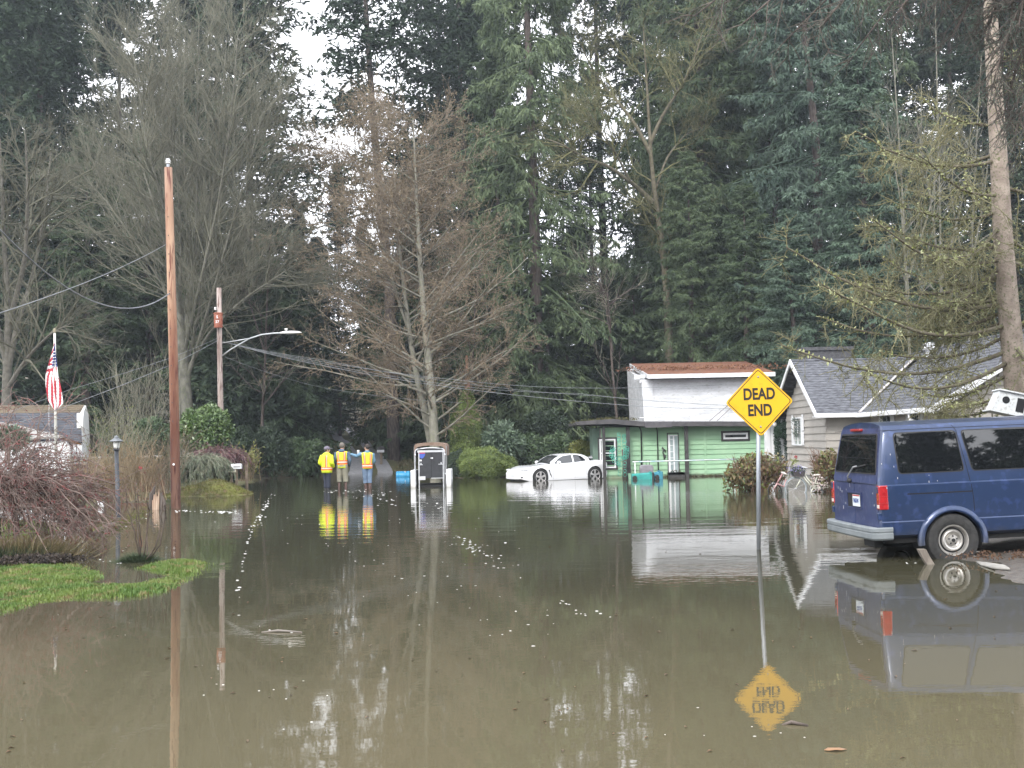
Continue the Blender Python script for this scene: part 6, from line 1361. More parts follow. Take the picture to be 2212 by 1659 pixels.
# ================================================================ BINS AND ODDMENTS BY THE GREEN HOUSE
TEAL=M('teal_bin',(.02,.22,.20),(.035,.30,.27),4,.45); TEALB=M('blue_bin',(.03,.17,.24),(.05,.25,.32),4,.45)
Yb=48.6
def bx2(x): return P(x,1020,Yb).x
def bz2(y,x=1390): return P(x,y,Yb).z
def bin_(name,lab,x0,x1,ya,yb_,mat,lidmat):
    b=thing(name,lab,'bin',(bx2((x0+x1)/2),Yb,0),group='floating bins by the green house',world=True); za,zb2=bz2(ya),-.10; yc=Yb; m=MB(); h=(za-zb2)/2; c=(za+zb2)/2
    rr=[]
    for x,s in ((bx2(x0),.72),(bx2(x0)+.03,.78),(bx2(x1)-.12,1.0),(bx2(x1)-.11,1.08),(bx2(x1)-.05,1.08),(bx2(x1)-.05,.97)): rr.append([Vector((x,yc+q*.30*s,c+w*h*s)) for q,w in ((-1,-.75),(-.75,-1),(.75,-1),(1,-.75),(1,.75),(.75,1),(-.75,1),(-1,.75))])
    m.loft(rr); m.build('tub',mat,b,'auto')
    m=MB(); rr=[[Vector((x,yc+q*.33*s,c+w*h*s*1.05)) for q,w in ((-1,-1),(1,-1),(1,1),(-1,1))] for x,s in ((bx2(x1)-.045,1),(bx2(x1),1),(bx2(x1)+.04,.9))]; m.loft(rr); m.build('lid',lidmat,b,bevel=.015)
    m=MB(); m.cyl((bx2(x0)+.1,yc-.33,c-.02),(bx2(x0)+.1,yc+.33,c-.02),.09,n=18); m.build('wheel',TYRE,b)
    m=MB(); m.tube([(bx2(x1)-.09,yc-.34,za-.03),(bx2(x1)-.09,yc-.36,za+.03),(bx2(x1)-.09,yc+.3,za+.03)],.018,6); m.build('handle',mat,b); return b
bin_('wheelie_bin','long teal bin lying on its side, floating left of the blue one',1364,1409,1021,1032,TEAL,BLKP)
bin_('wheelie_bin','short blue bin floating end to end with the teal bin',1412,1428,1019,1033,TEALB,TEALB)
sc2=thing('storage_case','grey rounded case with a thin upright handle behind the floating teal bin','case',(P(1396,1015,49.6).x,49.6,-.1),world=True)
m=MB(); A_,B_=P(1382,1010,49.6).x,P(1411,1010,49.6).x; z0,z1=-.1,P(1396,1004,49.6).z
m.loft([[Vector((x,y,z)) for x,z in ((A_,z0),(A_,z1-.08),(A_+.06,z1-.015),(A_+.14,z1),(B_-.14,z1),(B_-.06,z1-.015),(B_,z1-.08),(B_,z0))] for y in (49.5,49.8)]); m.build('shell',M('case_grey',(.20,.19,.21),(.27,.26,.28),5,.6),sc2,bevel=.02)
m=MB(); q=P(1400,1004,49.55); m.tube([q+Vector((-.08,0,-.03)),q+Vector((-.08,0,.20)),q+Vector((.06,0,.20)),q+Vector((.06,0,-.03))],.014,6); m.tube([q+Vector((-.30,0,0)),q+Vector((-.28,0,.16)),q+Vector((-.32,0,.2))],.014,6); m.build('handle',BLACKT,sc2,True)
rl=thing('pipe_rail','pale blue and white pipe rail running before the green wall','rail',(P(1480,1000,49).x,49,0),world=True)
m=MB(); m.tube([P(1366,998,49),P(1376,997.6,49),P(1480,995,49),P(1590,992,49)],.028,8); m.build('pipe',M('pale_pipe',(.35,.50,.55),(.65,.65,.60),1.2,.5,stretch=(3,1,1)),rl,True)
for x in (1371.5,1586): m=MB(); m.tube([P(x,997.8,49),Vector((P(x,997,49).x,49,-.3))],.024,8); m.build('upright',M('white_pipe',(.6,.6,.58),rough=.5),rl,True)
bt=thing('bucket','small pale green bucket beside the pipe upright','bucket',(P(1363,1018,49.2).x,49.2,0),world=True); m=MB(); m.lathe((P(1364,1018,49.2).x,49.2,-.05),[(.12,0),(.15,.28),(.16,.28),(.14,.26),(.1,.05)],14); m.build('pail',M('pale_green',(.20,.36,.24),rough=.6),bt,'auto'); m=MB(); m.torus((P(1364,1018,49.2).x,49.2,.22),(0,1,0),.15,.007,14,4,(-PI/2,PI/2)); m.build('handle',BLACKT,bt)
# cactus made of green rings
cx_=thing('cactus_sculpture','tall cactus shaped sculpture of green metal rings beside the black trimmed window','sculpture',(P(1345,1030,49.4).x,49.4,0),world=True)
CG=M('mint_metal',(.04,.30,.22),(.09,.42,.32),4,.5); m=MB(); rg_=np.random.default_rng(12)
def col(pts,w,k):
    for i in range(k):
        t=i/(k-1); f=t*(len(pts)-1); a=int(min(f,len(pts)-2)); q=Vector(P(*pts[a],49.4)).lerp(Vector(P(*pts[a+1],49.4)),f-a)
        for s in (-1,1): m.torus(q+Vector((s*w*.42,rg_.uniform(-.12,.12),rg_.uniform(-.04,.04))),(rg_.uniform(-.5,.5),1,rg_.uniform(-.3,.3)),rg_.uniform(.06,.085),.009,12,4)
col([(1344,1026),(1344,990),(1343,960),(1342,940)],.26,13); m.build('stem',CG,cx_,True)
m=MB(); col([(1338,1003),(1329,996),(1323,984),(1322,975),(1326,970)],.10,9); m.build('arm',CG,cx_,True)
m=MB(); col([(1346,990),(1352,985),(1354,975),(1352,966)],.10,8); m.build('arm',CG,cx_,True)
bs=thing('brown_post','short brown wooden post behind the ring cactus','post',(P(1349,1028,49.9).x,49.9,-.3)); m=MB(); m.tube([(0,0,0),(.02,0,.9),(-.02,0,1.5)],[.10,.09,.07],8); m.build('shaft',BARKD,bs,True)
bl=thing('drum','bright blue drum floating left of the cargo trailer','drum',(P(871,1022,59).x,59,0),world=True)
m=MB(); A_,B_=P(856,1022,59).x,P(886,1022,59).x; q=[(0,.17),(.03,.2),(.12,.205),(.14,.19),(.16,.205),(B_-A_-.16,.205),(B_-A_-.14,.19),(B_-A_-.12,.205),(B_-A_-.03,.2),(B_-A_,.17)]
m.lathe((A_,59,.07),[(r_,h) for h,r_ in q],22,'x'); m.build('shell',M('drum_blue',(.03,.26,.50),(.05,.34,.60),4,.4),bl,'auto')
m=MB(); m.cyl((A_+.45,58.88,.20),(A_+.45,58.86,.27),.03,n=10); m.build('bung',WHITE,bl)
mb=thing('mailbox','black mailbox on a wooden post on the leafy bank right of the three people','mailbox',(P(823,990,72).x,72,0.2),world=True)
q=P(823,971,72); m=MB(); m.box((q.x-.06,71.95,.2),(q.x+.07,72.08,q.z-.05)); m.build('post',M('post_wood',(.17,.13,.09),(.24,.19,.14),8,.9),mb)
m=MB(); m.loft([[Vector((q.x+x,y,q.z+z)) for x,z in ((-.2,0),(.2,0),(.2,.10),(.14,.17),(0,.2),(-.14,.17),(-.2,.10))] for y in (71.8,72.4)]); m.build('box',BLACKT,mb)
m=MB(); m.box((q.x-.22,71.76,q.z-.17),(q.x+.22,71.79,q.z-.02)); nb_=m.build('number_plate',M('plate_grey',(.5,.5,.5)),mb); text_mesh('numbers','10026',.14,BLK,nb_,Matrix.Translation((q.x,71.755,q.z-.095))@RX,.001,.003)
# left mailboxes
for x0,x1,y0,y1,lb,nm,mt in ((498.5,520,1001.8,1013,'white metal mailbox on a post beside the purple maple','mailbox',WHITE),(487,509,1013.8,1020.5,'cream newspaper tube below the white mailbox','newspaper_box',M('cream_plastic',(.6,.57,.45),rough=.6))):
    Ym=43.6; q=thing(nm,lb,'mailbox',(P((x0+x1)/2,y1,Ym).x,Ym,0),world=True); a,b_=P(x0,y1,Ym),P(x1,y0,Ym); m=MB()
    m.loft([[Vector((x,y,z)) for y,z in ((Ym,a.z),(Ym,b_.z-.05),(Ym+.06,b_.z),(Ym+.16,b_.z),(Ym+.22,b_.z-.05),(Ym+.22,a.z))] for x in (a.x,b_.x)]); m.build('box',mt,q)
    m=MB(); m.box((a.x+.1,Ym-.005,a.z+.05),(b_.x-.03,Ym-.001,a.z+.10)); m.build('name_strip',M('strip_grey',(.3,.3,.3)),q); m=MB(); c=(a.x+b_.x)/2; m.box((c-.04,Ym+.08,-.3),(c+.04,Ym+.16,a.z)); m.build('post',M('post_wood',(.17,.13,.09)),q)
# bird house
bh=thing('birdhouse','tilted pale grey birdhouse with round holes on a post behind the blue van','birdhouse',(P(2192,870,19).x,19,0),rot=None)
q0=P(2192,872,19)-bh.location; Rb=Matrix.Translation(q0)@Matrix.Rotation(R(13.5),4,'Y')@Matrix.Rotation(R(-6),4,'Z'); BHW=M('bird_grey',(.50,.52,.53),(.60,.62,.63),5,.7,c3=(.38,.38,.36))
def bh_(mb,nm,mt,par=bh,bev=0): mb.v=[tuple(Rb@Vector(v)) for v in mb.v]; return mb.build(nm,mt,par,bevel=bev)
fx=.0
m=MB(); m.loft([[Vector((x,y,z)) for x,z in ((-.33,-.16),(.62,-.16),(.62,.16),(-.26,.16))] for y in (0,.34)]); bb_=bh_(m,'box',BHW,bev=.006)
m=MB(); m.loft([[Vector((x,y,z)) for x,z in ((-.29,.162),(.68,.162),(.68,.185),(-.27,.185))] for y in (-.05,.38)]); bh_(m,'roof',BHW)
m=MB(); m.box((-.36,-.03,-.185),(.64,.37,-.163)); bh_(m,'base_board',BHW)
for x in (-.14,.30,.55): m=MB(); m.cyl((x,-.004,.03),(x,.01,.03),.058 if x<.5 else .05,n=24); bh_(m,'entrance_hole',SEAM,bb_)
m=MB(); m.box((.03,-.006,-.12),(.15,.01,.10)); bh_(m,'slot',SEAM,bb_); m=MB(); m.box((.15,-.03,-.13),(.165,-.002,.11)); bh_(m,'divider',BHW,bb_)
m=MB(); m.box((q0.x-.05+.12,.12,-.2),(q0.x+.05+.12,.22,q0.z-.15)); m.build('post',M('post_wood',(.17,.13,.09)),bh)
# ================================================================ PEOPLE
SKIN=M('skin',(.45,.27,.19),(.50,.31,.22),6,.55)
HVY=M('hi_vis_yellow',(.62,.75,.02),(.70,.82,.04),3,.7,bump=.2,bscale=14); HVO=M('hi_vis_orange',(.90,.14,.02),(.95,.20,.04),4,.7); SILV=M('reflective_band',(.62,.60,.55),rough=.4)
NAVY=M('navy_cloth',(.018,.022,.04),(.03,.035,.055),6,.9); KHAKI=M('khaki_cloth',(.19,.18,.135),(.27,.255,.195),5,.9,bump=.3,bscale=12); DENIM=M('denim',(.09,.14,.22),(.16,.22,.31),5,.9,bump=.3,bscale=12)
HOOD=M('blue_hoodie',(.06,.10,.16),(.10,.15,.22),5,.9); HOODL=M('light_blue_sweater',(.10,.20,.30),(.15,.27,.38),5,.9); BOOT=M('brown_boots',(.06,.032,.025),(.09,.05,.04),5,.6); BOOTB=M('black_boots',(.015,.016,.02),rough=.5); HAIR=M('grey_hair',(.10,.085,.07),(.16,.14,.12),20,.9); HAIRD=M('dark_hair',(.025,.02,.018),(.05,.04,.035),20,.9)
def skin_body(par,J,hands,head_turn,sc):
    """one continuous skinned body. J joints dict; y+ is the way the person faces"""
    V=[];E=[];Rr=[]
    def v(p,r): V.append(tuple(p)); Rr.append(r); return len(V)-1
    def ch(i,pts):
        for p,r in pts: k=v(p,r); E.append((i,k)); i=k
        return i
    pel=v(J['pel'],.125); ab=ch(pel,[(Vector(J['pel']).lerp(Vector(J['che']),.5),.12)]); che=ch(ab,[(J['che'],.135)]); nk=ch(che,[(J['nk'],.062)])
    hd=Vector(J['hd']); f=Matrix.Rotation(head_turn,3,'Z'); 
    h1=ch(nk,[(hd+Vector((0,.0,-.11)),.058)]); h2=ch(h1,[(hd+f@Vector((0,.012,-.05)),.078)]); h3=ch(h2,[(hd+f@Vector((0,0,.02)),.092)]); ch(h3,[(hd+Vector((0,-.005,.085)),.062)])
    ch(h2,[(hd+f@Vector((0,.10,-.02)),.018),(hd+f@Vector((0,.118,-.035)),.013)])       # nose
    ch(h2,[(hd+f@Vector((0,.082,-.085)),.028)])                                       # chin
    for s in (-1,1): ch(h2,[(hd+f@Vector((s*.088,.0,-.015)),.017),(hd+f@Vector((s*.10,-.012,.005)),.012)])
    for s,k in ((-1,'L'),(1,'R')):
        sh,el,wr,pa=[Vector(J[q+k]) for q in ('sh','el','wr','pa')]
        i=ch(che,[(sh,.06),(sh.lerp(el,.5),.05),(el,.042),(el.lerp(wr,.5),.038),(wr,.026)])
        d=(pa-wr).normalized(); side=Vector(hands[k]).normalized(); nrm_=d.cross(side).normalized()
        p=ch(i,[(wr+d*.045,.028)]); q=ch(p,[(wr+d*.085,.026)])
        for a,l in ((-.030,.062),(-.011,.074),(.009,.070),(.028,.055)):
            b0=wr+d*.09+side*a; ch(q,[(b0+d*.015,.0095),(b0+d*l*.55+nrm_*.012,.0088),(b0+d*l*.85+nrm_*.034,.0078)])
        ch(p,[(wr+d*.05-side*.038,.011),(wr+d*.085-side*.056+nrm_*.01,.0095),(wr+d*.11-side*.055+nrm_*.022,.008)])
    for s,k in ((-1,'L'),(1,'R')):
        hp,kn,an,to=[Vector(J[q+k]) for q in ('hp','kn','an','to')]
        ch(pel,[(hp,.085),(hp.lerp(kn,.5),.072),(kn,.052),(kn.lerp(an,.4),.052),(an,.036),(an+Vector((0,.02,-.05)),.036),(to,.030)])
    me=bpy.data.meshes.new('body'); me.from_pydata(V,E,[]); o=link('body',me,SKIN,par)
    md=o.modifiers.new('skin','SKIN'); md.branch_smoothing=.4
    for i,l in enumerate(me.skin_vertices[0].data): l.radius=(Rr[i],Rr[i]); l.use_root=(i==0)
    sb=o.modifiers.new('sub','SUBSURF'); sb.levels=1; sb.render_levels=1
    return o
def ering(c,rx_,ry_,n=20,rot=0,tilt=None,sq=2.4):
    out=[]
    for k in range(n):
        a=2*PI*k/n; x=abs(math.cos(a))**(2/sq)*(1 if math.cos(a)>0 else -1)*rx_; y=abs(math.sin(a))**(2/sq)*(1 if math.sin(a)>0 else -1)*ry_
        v=Matrix.Rotation(rot,3,'Z')@Vector((x,y,0)); out.append(Vector(c)+v)
    return out
def limb(par,name,mat,pts,radii,n=14,wr=0.0,seed=0):
    m=MB(); P_=[];R_=[]
    for i in range(len(pts)-1):
        for k in range(5):
            t=k/5; P_.append(Vector(pts[i]).lerp(Vector(pts[i+1]),t)); R_.append((radii[i]*(1-t)+radii[i+1]*t)*(1+wr*math.sin(i*5+k*2.3+seed)))
    P_.append(Vector(pts[-1])); R_.append(radii[-1]); m.tube(P_,R_,n); return m.build(name,mat,par,True)
def person(name_label,x,y,Y,sink,turn,J,hands,head_turn,height,cloth,hat=None,hair=HAIR):
    p=P(x,y,Y); t=thing('person',name_label,'person',(p.x,Y,-sink),rot=turn); t.scale=(height/1.78,)*3
    skin_body(t,J,hands,head_turn,1); hd=Vector(J['hd']); f=Matrix.Rotation(head_turn,3,'Z')
    # hair as a cap of the skull
    m=MB(); m.ell(hd+f@Vector((0,-.012,.022)),(.098,.108,.105),18,12,f); 
    keep=[i for i,v in enumerate(m.v)]; V_=[Vector(v) for v in m.v]; fs=[q for q in m.f if not (sum((f.transposed()@(V_[i]-hd)).y for i in q)/len(q)>.055 and sum((V_[i]-hd).z for i in q)/len(q)<.055) and sum((V_[i]-hd).z for i in q)/len(q)>-.075]
    m.f=fs; m.build('hair',hair,t,True)
    cloth(t,J); 
    if hat: hat(t,hd,f)
    return t
def legs(t,J,mat,boot,cuff=.30,wid=1.0,bootr=.062,name='trousers'):
    m=MB()
    n=18; pel=Vector(J['pel'])
    for k in 'LR':
        hp,kn,an=[Vector(J[q+k]) for q in ('hp','kn','an')]
        top=hp+Vector((0,0,.10)); cu=an+(kn-an).normalized()*(cuff)
        P_=[top,hp,hp.lerp(kn,.3),hp.lerp(kn,.65),kn,kn.lerp(cu,.5),cu]; R_=[.098*wid,.103*wid,.098*wid,.086*wid,.078*wid,.078*wid,.080*wid]
        q=[];r=[]
        for i in range(len(P_)-1):
            for j in range(4): s=j/4; q.append(P_[i].lerp(P_[i+1],s)); r.append((R_[i]*(1-s)+R_[i+1]*s)*(1+.02*math.sin(i*4+j*2.1)))
        q.append(P_[-1]); r.append(R_[-1]); m.tube(q,r,n)
    m.loft([ering(pel+Vector((0,0,z)),a,b_,20) for z,a,b_ in ((-.09,.15,.12),(-.02,.178,.135),(.06,.172,.13),(.12,.16,.12))])
    m.build(name,mat,t,True)
    for k in 'LR':
        kn,an,to=[Vector(J[q+k]) for q in ('kn','an','to')]; cu=an+(kn-an).normalized()*(cuff+.03)
        m=MB(); m.tube([cu,cu.lerp(an,.6),an,an+Vector((0,.0,-.06))],[bootr,bootr*.95,bootr*.9,bootr*.9],14); m.ell(an+Vector((0,.07,-.06)),(.052,.14,.045),14,8); m.build('boot',boot,t,True)
def torso(t,J,name,mat,rings,n=28):
    c0=Vector(J['pel']); m=MB(); m.loft([ering((c0.x+dx,c0.y+dy,z),a,b_,n,sq=2.5) for z,a,b_,dx,dy in rings]); return m.build(name,mat,t,True)
VR=[(.90,.185,.135,0,0),(.98,.178,.13,0,0),(1.10,.175,.13,0,0),(1.22,.185,.135,0,0),(1.34,.20,.14,0,0),(1.43,.205,.13,0,0),(1.485,.17,.105,0,0),(1.52,.09,.075,0,.0)]
def onback(t,J,name,mat,quads,VRr=VR,off=.006):
    """strips laid on the torso surface. quads: list of ((angle,z),(angle,z)) with width"""
    zs=[r[0] for r in VRr]; A=[r[1] for r in VRr]; B=[r[2] for r in VRr]; c0=Vector(J['pel']); m=MB()
    def sp(a,z):
        sq=2.5; ra,rb=np.interp(z,zs,A)+off,np.interp(z,zs,B)+off; x=abs(math.cos(a))**(2/sq)*(1 if math.cos(a)>0 else -1)*ra; y=abs(math.sin(a))**(2/sq)*(1 if math.sin(a)>0 else -1)*rb
        return Vector((c0.x+x,c0.y+y,z))
    for (a0,z0,a1,z1,na,nz_) in quads:
        V_=[sp(a0+(a1-a0)*i/na,z0+(z1-z0)*j/nz_) for i in range(na+1) for j in range(nz_+1)]
        m.add(V_,[(i*(nz_+1)+j,(i+1)*(nz_+1)+j,(i+1)*(nz_+1)+j+1,i*(nz_+1)+j+1) for i in range(na) for j in range(nz_)])
    o=m.build(name,mat,t,True); return o
def vest_trim(t,J,V_=None,dz=0):
    a=-PI/2
    onback(t,J,'orange_band',HVO,[(0,1.03+dz,2*PI,1.19+dz,40,2),(a-.78,1.16+dz,a-.26,1.47,4,8),(a+.26,1.16+dz,a+.78,1.47,4,8),(PI/2-.62,1.16,PI/2-.3,1.47,4,8),(PI/2+.3,1.16,PI/2+.62,1.47,4,8)])
    onback(t,J,'reflective_band',SILV,[(0,1.09+dz,2*PI,1.13+dz,40,1),(a-.50,1.16+dz,a-.42,1.46,1,8),(a+.42,1.16+dz,a+.50,1.46,1,8)],off=.011)
base=dict(pel=(0,0,.98),che=(0,0,1.33),nk=(0,0,1.51),hd=(0,.01,1.67),shL=(-.19,0,1.44),shR=(.19,0,1.44),hpL=(-.09,0,.93),hpR=(.09,0,.93),knL=(-.11,.02,.50),knR=(.11,.02,.50),anL=(-.12,0,.09),anR=(.12,0,.09),toL=(-.13,.14,.03),toR=(.13,.14,.03))
# middle: grey hair, orange and yellow vest over a blue hoodie, khaki trousers
J2=dict(base,elL=(-.27,-.02,1.17),wrL=(-.22,.14,.98),paL=(-.16,.20,.95),elR=(.27,-.02,1.17),wrR=(.22,.14,.98),paR=(.16,.20,.95))
def c2_(t,J):
    legs(t,J,KHAKI,BOOT,.34,1.12,.05)
    torso(t,J,'hoodie',HOOD,[(z,a-.012,b_-.012,0,0) for z,a,b_,_,_ in VR])
    for s,k in ((-1,'L'),(1,'R')): limb(t,'sleeve',HOOD,[J['sh'+k],J['el'+k],J['wr'+k]],[.075,.062,.045],wr=.03)
    torso(t,J,'vest',HVY,VR[:7]); vest_trim(t,J)
    m=MB(); m.ell((0,-.075,1.50),(.115,.075,.065),16,10); m.build('hood',HOOD,t,True)
person('man in an orange and yellow safety vest over a dark hoodie and khaki trousers',740,1057,43.8,.16,R(-4),J2,{'L':(0,1,0),'R':(0,1,0)},R(0),1.86,c2_,hair=HAIR)
# left: yellow coat, cap, navy trousers
J1=dict(base,hd=(.01,.02,1.66),elL=(-.27,-.06,1.18),wrL=(-.20,.12,1.02),paL=(-.14,.18,1.0),elR=(.27,-.05,1.18),wrR=(.20,.13,1.02),paR=(.14,.19,1.0),knL=(-.07,.02,.5),knR=(.07,.0,.5),anL=(-.05,0,.09),anR=(.05,.0,.09),toL=(-.05,.14,.03),toR=(.07,.14,.03))
VC=[(.80,.20,.15,0,0),(.90,.205,.155,0,0),(1.05,.20,.15,0,0),(1.22,.205,.152,0,0),(1.34,.215,.155,0,0),(1.43,.215,.14,0,0),(1.49,.17,.115,0,0),(1.55,.085,.08,0,.0)]
def c1_(t,J):
    legs(t,J,NAVY,BOOTB,.16,1.0,.06)
    torso(t,J,'coat',HVY,VC)
    for s,k in ((-1,'L'),(1,'R')): limb(t,'sleeve',HVY,[J['sh'+k],J['el'+k],J['wr'+k]],[.088,.078,.06],wr=.03)
    a=-PI/2; onback(t,J,'orange_band',HVO,[(0,.90,2*PI,1.02,40,2),(a+.10,1.01,a+.62,1.47,4,8)],VC)
    onback(t,J,'reflective_band',SILV,[(0,.955,2*PI,.985,40,1),(a+.38,1.01,a+.47,1.46,1,8)],VC,.011)
def cap(t,hd,f):
    CP=M('cap_cloth',(.12,.11,.14),(.17,.15,.19),6,.9); m=MB(); m.ell(hd+f@Vector((0,-.005,.045)),(.108,.118,.088),18,10,f); q=m.build('cap',CP,t,True)
    m=MB(); m.ell(hd+f@Vector((0,.145,.035)),(.075,.085,.012),14,6,f); m.build('brim',CP,q,True)
person('person in a yellow rain coat, peaked cap and dark trousers',706.5,1057,43.7,.16,R(-28),J1,{'L':(0,1,0),'R':(0,1,0)},R(-45),1.74,c1_,cap,HAIRD)
# right: vest over light blue sweater, jeans, arm raised with a white paper
J3=dict(base,elL=(-.36,.13,1.36),wrL=(-.56,.27,1.43),paL=(-.63,.31,1.46),elR=(.25,.03,1.16),wrR=(.16,.18,1.00),paR=(.12,.24,.98),knL=(-.07,.04,.5),knR=(.08,-.02,.5),anL=(-.03,.06,.09),anR=(.08,-.03,.09),toL=(-.04,.2,.03),toR=(.08,.11,.03))
def c3_(t,J):
    legs(t,J,DENIM,BOOT,.30,1.05,.068)
    torso(t,J,'sweater',HOODL,[(z,a-.012,b_-.012,0,0) for z,a,b_,_,_ in VR])
    for s,k in ((-1,'L'),(1,'R')): limb(t,'sleeve',HOODL,[J['sh'+k],J['el'+k],J['wr'+k]],[.078,.062,.045],wr=.03)
    torso(t,J,'vest',HVY,VR[:7]); vest_trim(t,J,dz=-.10)
    m=MB(); m.ell((0,-.06,1.505),(.10,.065,.055),16,10); m.build('hood',HOODL,t,True)
t3=person('man in a safety vest, blue sweater and jeans pointing ahead with a raised left arm',794,1053.6,43.9,.17,R(14),J3,{'L':(0,0,1),'R':(0,1,0)},R(42),1.80,c3_,hair=HAIRD)
cup=thing('paper_cup','white paper cup held up in the pointing man\'s raised hand','cup',P(774,981,43.9+.45)); m=MB(); m.lathe((0,0,-.02),[(.04,0),(.05,.14),(.053,.14),(.048,.15),(.02,.145)],16); m.build('cup_wall',WHITE,cup,'auto'); m=MB(); m.lathe((0,0,.13),[(.056,0),(.056,.012),(.03,.02)],16); m.build('lid',WHITE,cup,'auto')
# ================================================================ SHRUBS AND GARDEN
def UU(x,y,Y): return P(x,y,Y)
def shrub(name,label,cat_,xs,ys,Y,mat,n,ln,wd,seed,blobs=None,droop=0,shell=.6,stem=BARKD,depth=None,group=None,stems=5,part='foliage'):
    x0,x1=xs;y0,y1=ys; c=P((x0+x1)/2,(y0+y1)/2,Y); rx=(x1-x0)/2*Y/FU; rz=(y1-y0)/2*Y/FU; base=Vector((c.x,Y,max(c.z-rz,-.2))); t=thing(name,label,cat_,base,group=group,world=True)
    rg=np.random.default_rng(seed); dp=depth or rx*.8
    if blobs is None:
        blobs=[((c.x,Y,c.z-.1*rz),(rx*.8,dp*.8,rz*.85))]
        for k in range(7):
            a=rg.uniform(0,PI); q=rg.uniform(.25,.5); blobs.append(((c.x+math.cos(a)*rx*(1-q)*.95,Y+rg.uniform(-.5,.3)*dp,c.z+(math.sin(a)*(1-q)*1.0-.15)*rz),(rx*q,dp*q,rz*q)))
    V,F=leafcloud(seed,blobs,n,ln,wd,droop,shell); npmesh(part,V,F,mat,t)
    m=MB()
    for k in range(stems):
        a=rg.uniform(-.7,.7); m.tube([(c.x+a*.3*rx,Y,base.z-.2),(c.x+a*.6*rx,Y+.1*a,c.z-.2*rz),(c.x+a*rx*.85,Y+rg.uniform(-.3,.3)*dp,c.z+.55*rz*(1-abs(a)*.6))],[.035,.025,.01],6)
    m.build('stems',stem,t,True); return t
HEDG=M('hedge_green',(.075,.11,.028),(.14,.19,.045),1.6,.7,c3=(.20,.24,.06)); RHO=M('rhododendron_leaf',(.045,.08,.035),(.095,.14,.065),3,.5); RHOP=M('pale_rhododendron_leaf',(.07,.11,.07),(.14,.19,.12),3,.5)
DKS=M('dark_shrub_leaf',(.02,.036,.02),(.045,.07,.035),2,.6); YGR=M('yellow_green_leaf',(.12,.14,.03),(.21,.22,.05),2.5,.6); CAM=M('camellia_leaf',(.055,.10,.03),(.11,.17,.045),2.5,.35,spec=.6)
bl_=lambda x,y,Y,rx,rz,dp=None: ((tuple(P(x,y,Y))),(rx*Y/FU,(dp or rx*Y/FU),rz*Y/FU))
shrub('hedge','big rounded clipped hedge with bright yellow green top right of the trailer','hedge',(975,1112),(968,1032),54.6,HEDG,26000,.07,.035,501,[bl_(1047,1003,54.6,52,33),bl_(1075,1008,54.9,38,26),bl_(1025,1000,54.8,36,31),bl_(1092,1014,55.2,20,19)],shell=.85)
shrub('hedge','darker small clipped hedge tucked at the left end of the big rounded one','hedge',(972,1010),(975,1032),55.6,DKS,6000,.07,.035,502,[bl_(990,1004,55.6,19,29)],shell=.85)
shrub('evergreen_shrub','tall narrow clipped evergreen standing behind the rounded hedge','shrub',(975,1043),(845,1010),58,HEDG,22000,.09,.035,503,[bl_(1008,985,58,34,50),bl_(1006,930,58,30,55),bl_(1008,890,58,20,40),bl_(1010,862,58,11,22)],droop=-.6,shell=.8)
shrub('rhododendron','pale leaved rhododendron above the right half of the rounded hedge','shrub',(1043,1135),(903,1010),57.5,RHOP,5200,.24,.085,504,droop=.5,shell=.45)
shrub('rhododendron','dark rhododendron behind the bonnet of the white coupe','shrub',(1100,1185),(930,1035),58.5,RHO,5200,.17,.07,505,shell=.4)
shrub('rhododendron','dark rhododendron behind the roof of the white coupe','shrub',(1160,1245),(925,1030),59.5,RHO,5200,.17,.07,506,shell=.4)
shrub('shrub','yellow green shrub between the coupe and the green house corner','shrub',(1218,1292),(945,1025),56.8,YGR,5200,.11,.055,507,shell=.45)
shrub('shrub','dark shrub under the left tip of the flat roof','shrub',(1255,1300),(925,1010),57.5,RHO,3000,.12,.055,508,shell=.45)
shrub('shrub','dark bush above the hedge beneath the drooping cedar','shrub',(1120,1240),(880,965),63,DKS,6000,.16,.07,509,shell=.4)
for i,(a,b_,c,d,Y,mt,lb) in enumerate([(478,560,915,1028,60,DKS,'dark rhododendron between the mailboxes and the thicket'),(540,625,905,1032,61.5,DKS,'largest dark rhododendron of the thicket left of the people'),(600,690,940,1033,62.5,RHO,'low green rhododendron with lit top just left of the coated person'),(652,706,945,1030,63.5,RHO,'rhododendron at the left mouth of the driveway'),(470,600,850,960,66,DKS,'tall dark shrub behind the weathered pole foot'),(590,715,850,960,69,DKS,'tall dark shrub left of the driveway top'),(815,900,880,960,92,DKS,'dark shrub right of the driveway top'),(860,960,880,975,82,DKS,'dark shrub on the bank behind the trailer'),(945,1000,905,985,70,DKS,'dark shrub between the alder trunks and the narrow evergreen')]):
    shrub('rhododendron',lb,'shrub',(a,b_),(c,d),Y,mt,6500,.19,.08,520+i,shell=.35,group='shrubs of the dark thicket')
shrub('camellia','glossy green camellia between the red brown pole and the weathered pole','shrub',(382,506),(868,985),48,CAM,15000,.14,.07,540,shell=.5)
shrub('rhododendron','grey green rhododendron in front of the garage at the left edge','shrub',(-15,62),(926,968),33,RHOP,3200,.20,.07,541,shell=.4,droop=.3)
shrub('shrub','leafy shrub behind the bare brown shrubs left of the red brown pole','shrub',(280,378),(895,985),50,RHO,7500,.13,.05,542,shell=.35)
shrub('shrub','low dark ground shrub at the foot of the white mailbox','shrub',(478,522),(1010,1040),47,DKS,3000,.09,.04,543,shell=.5)
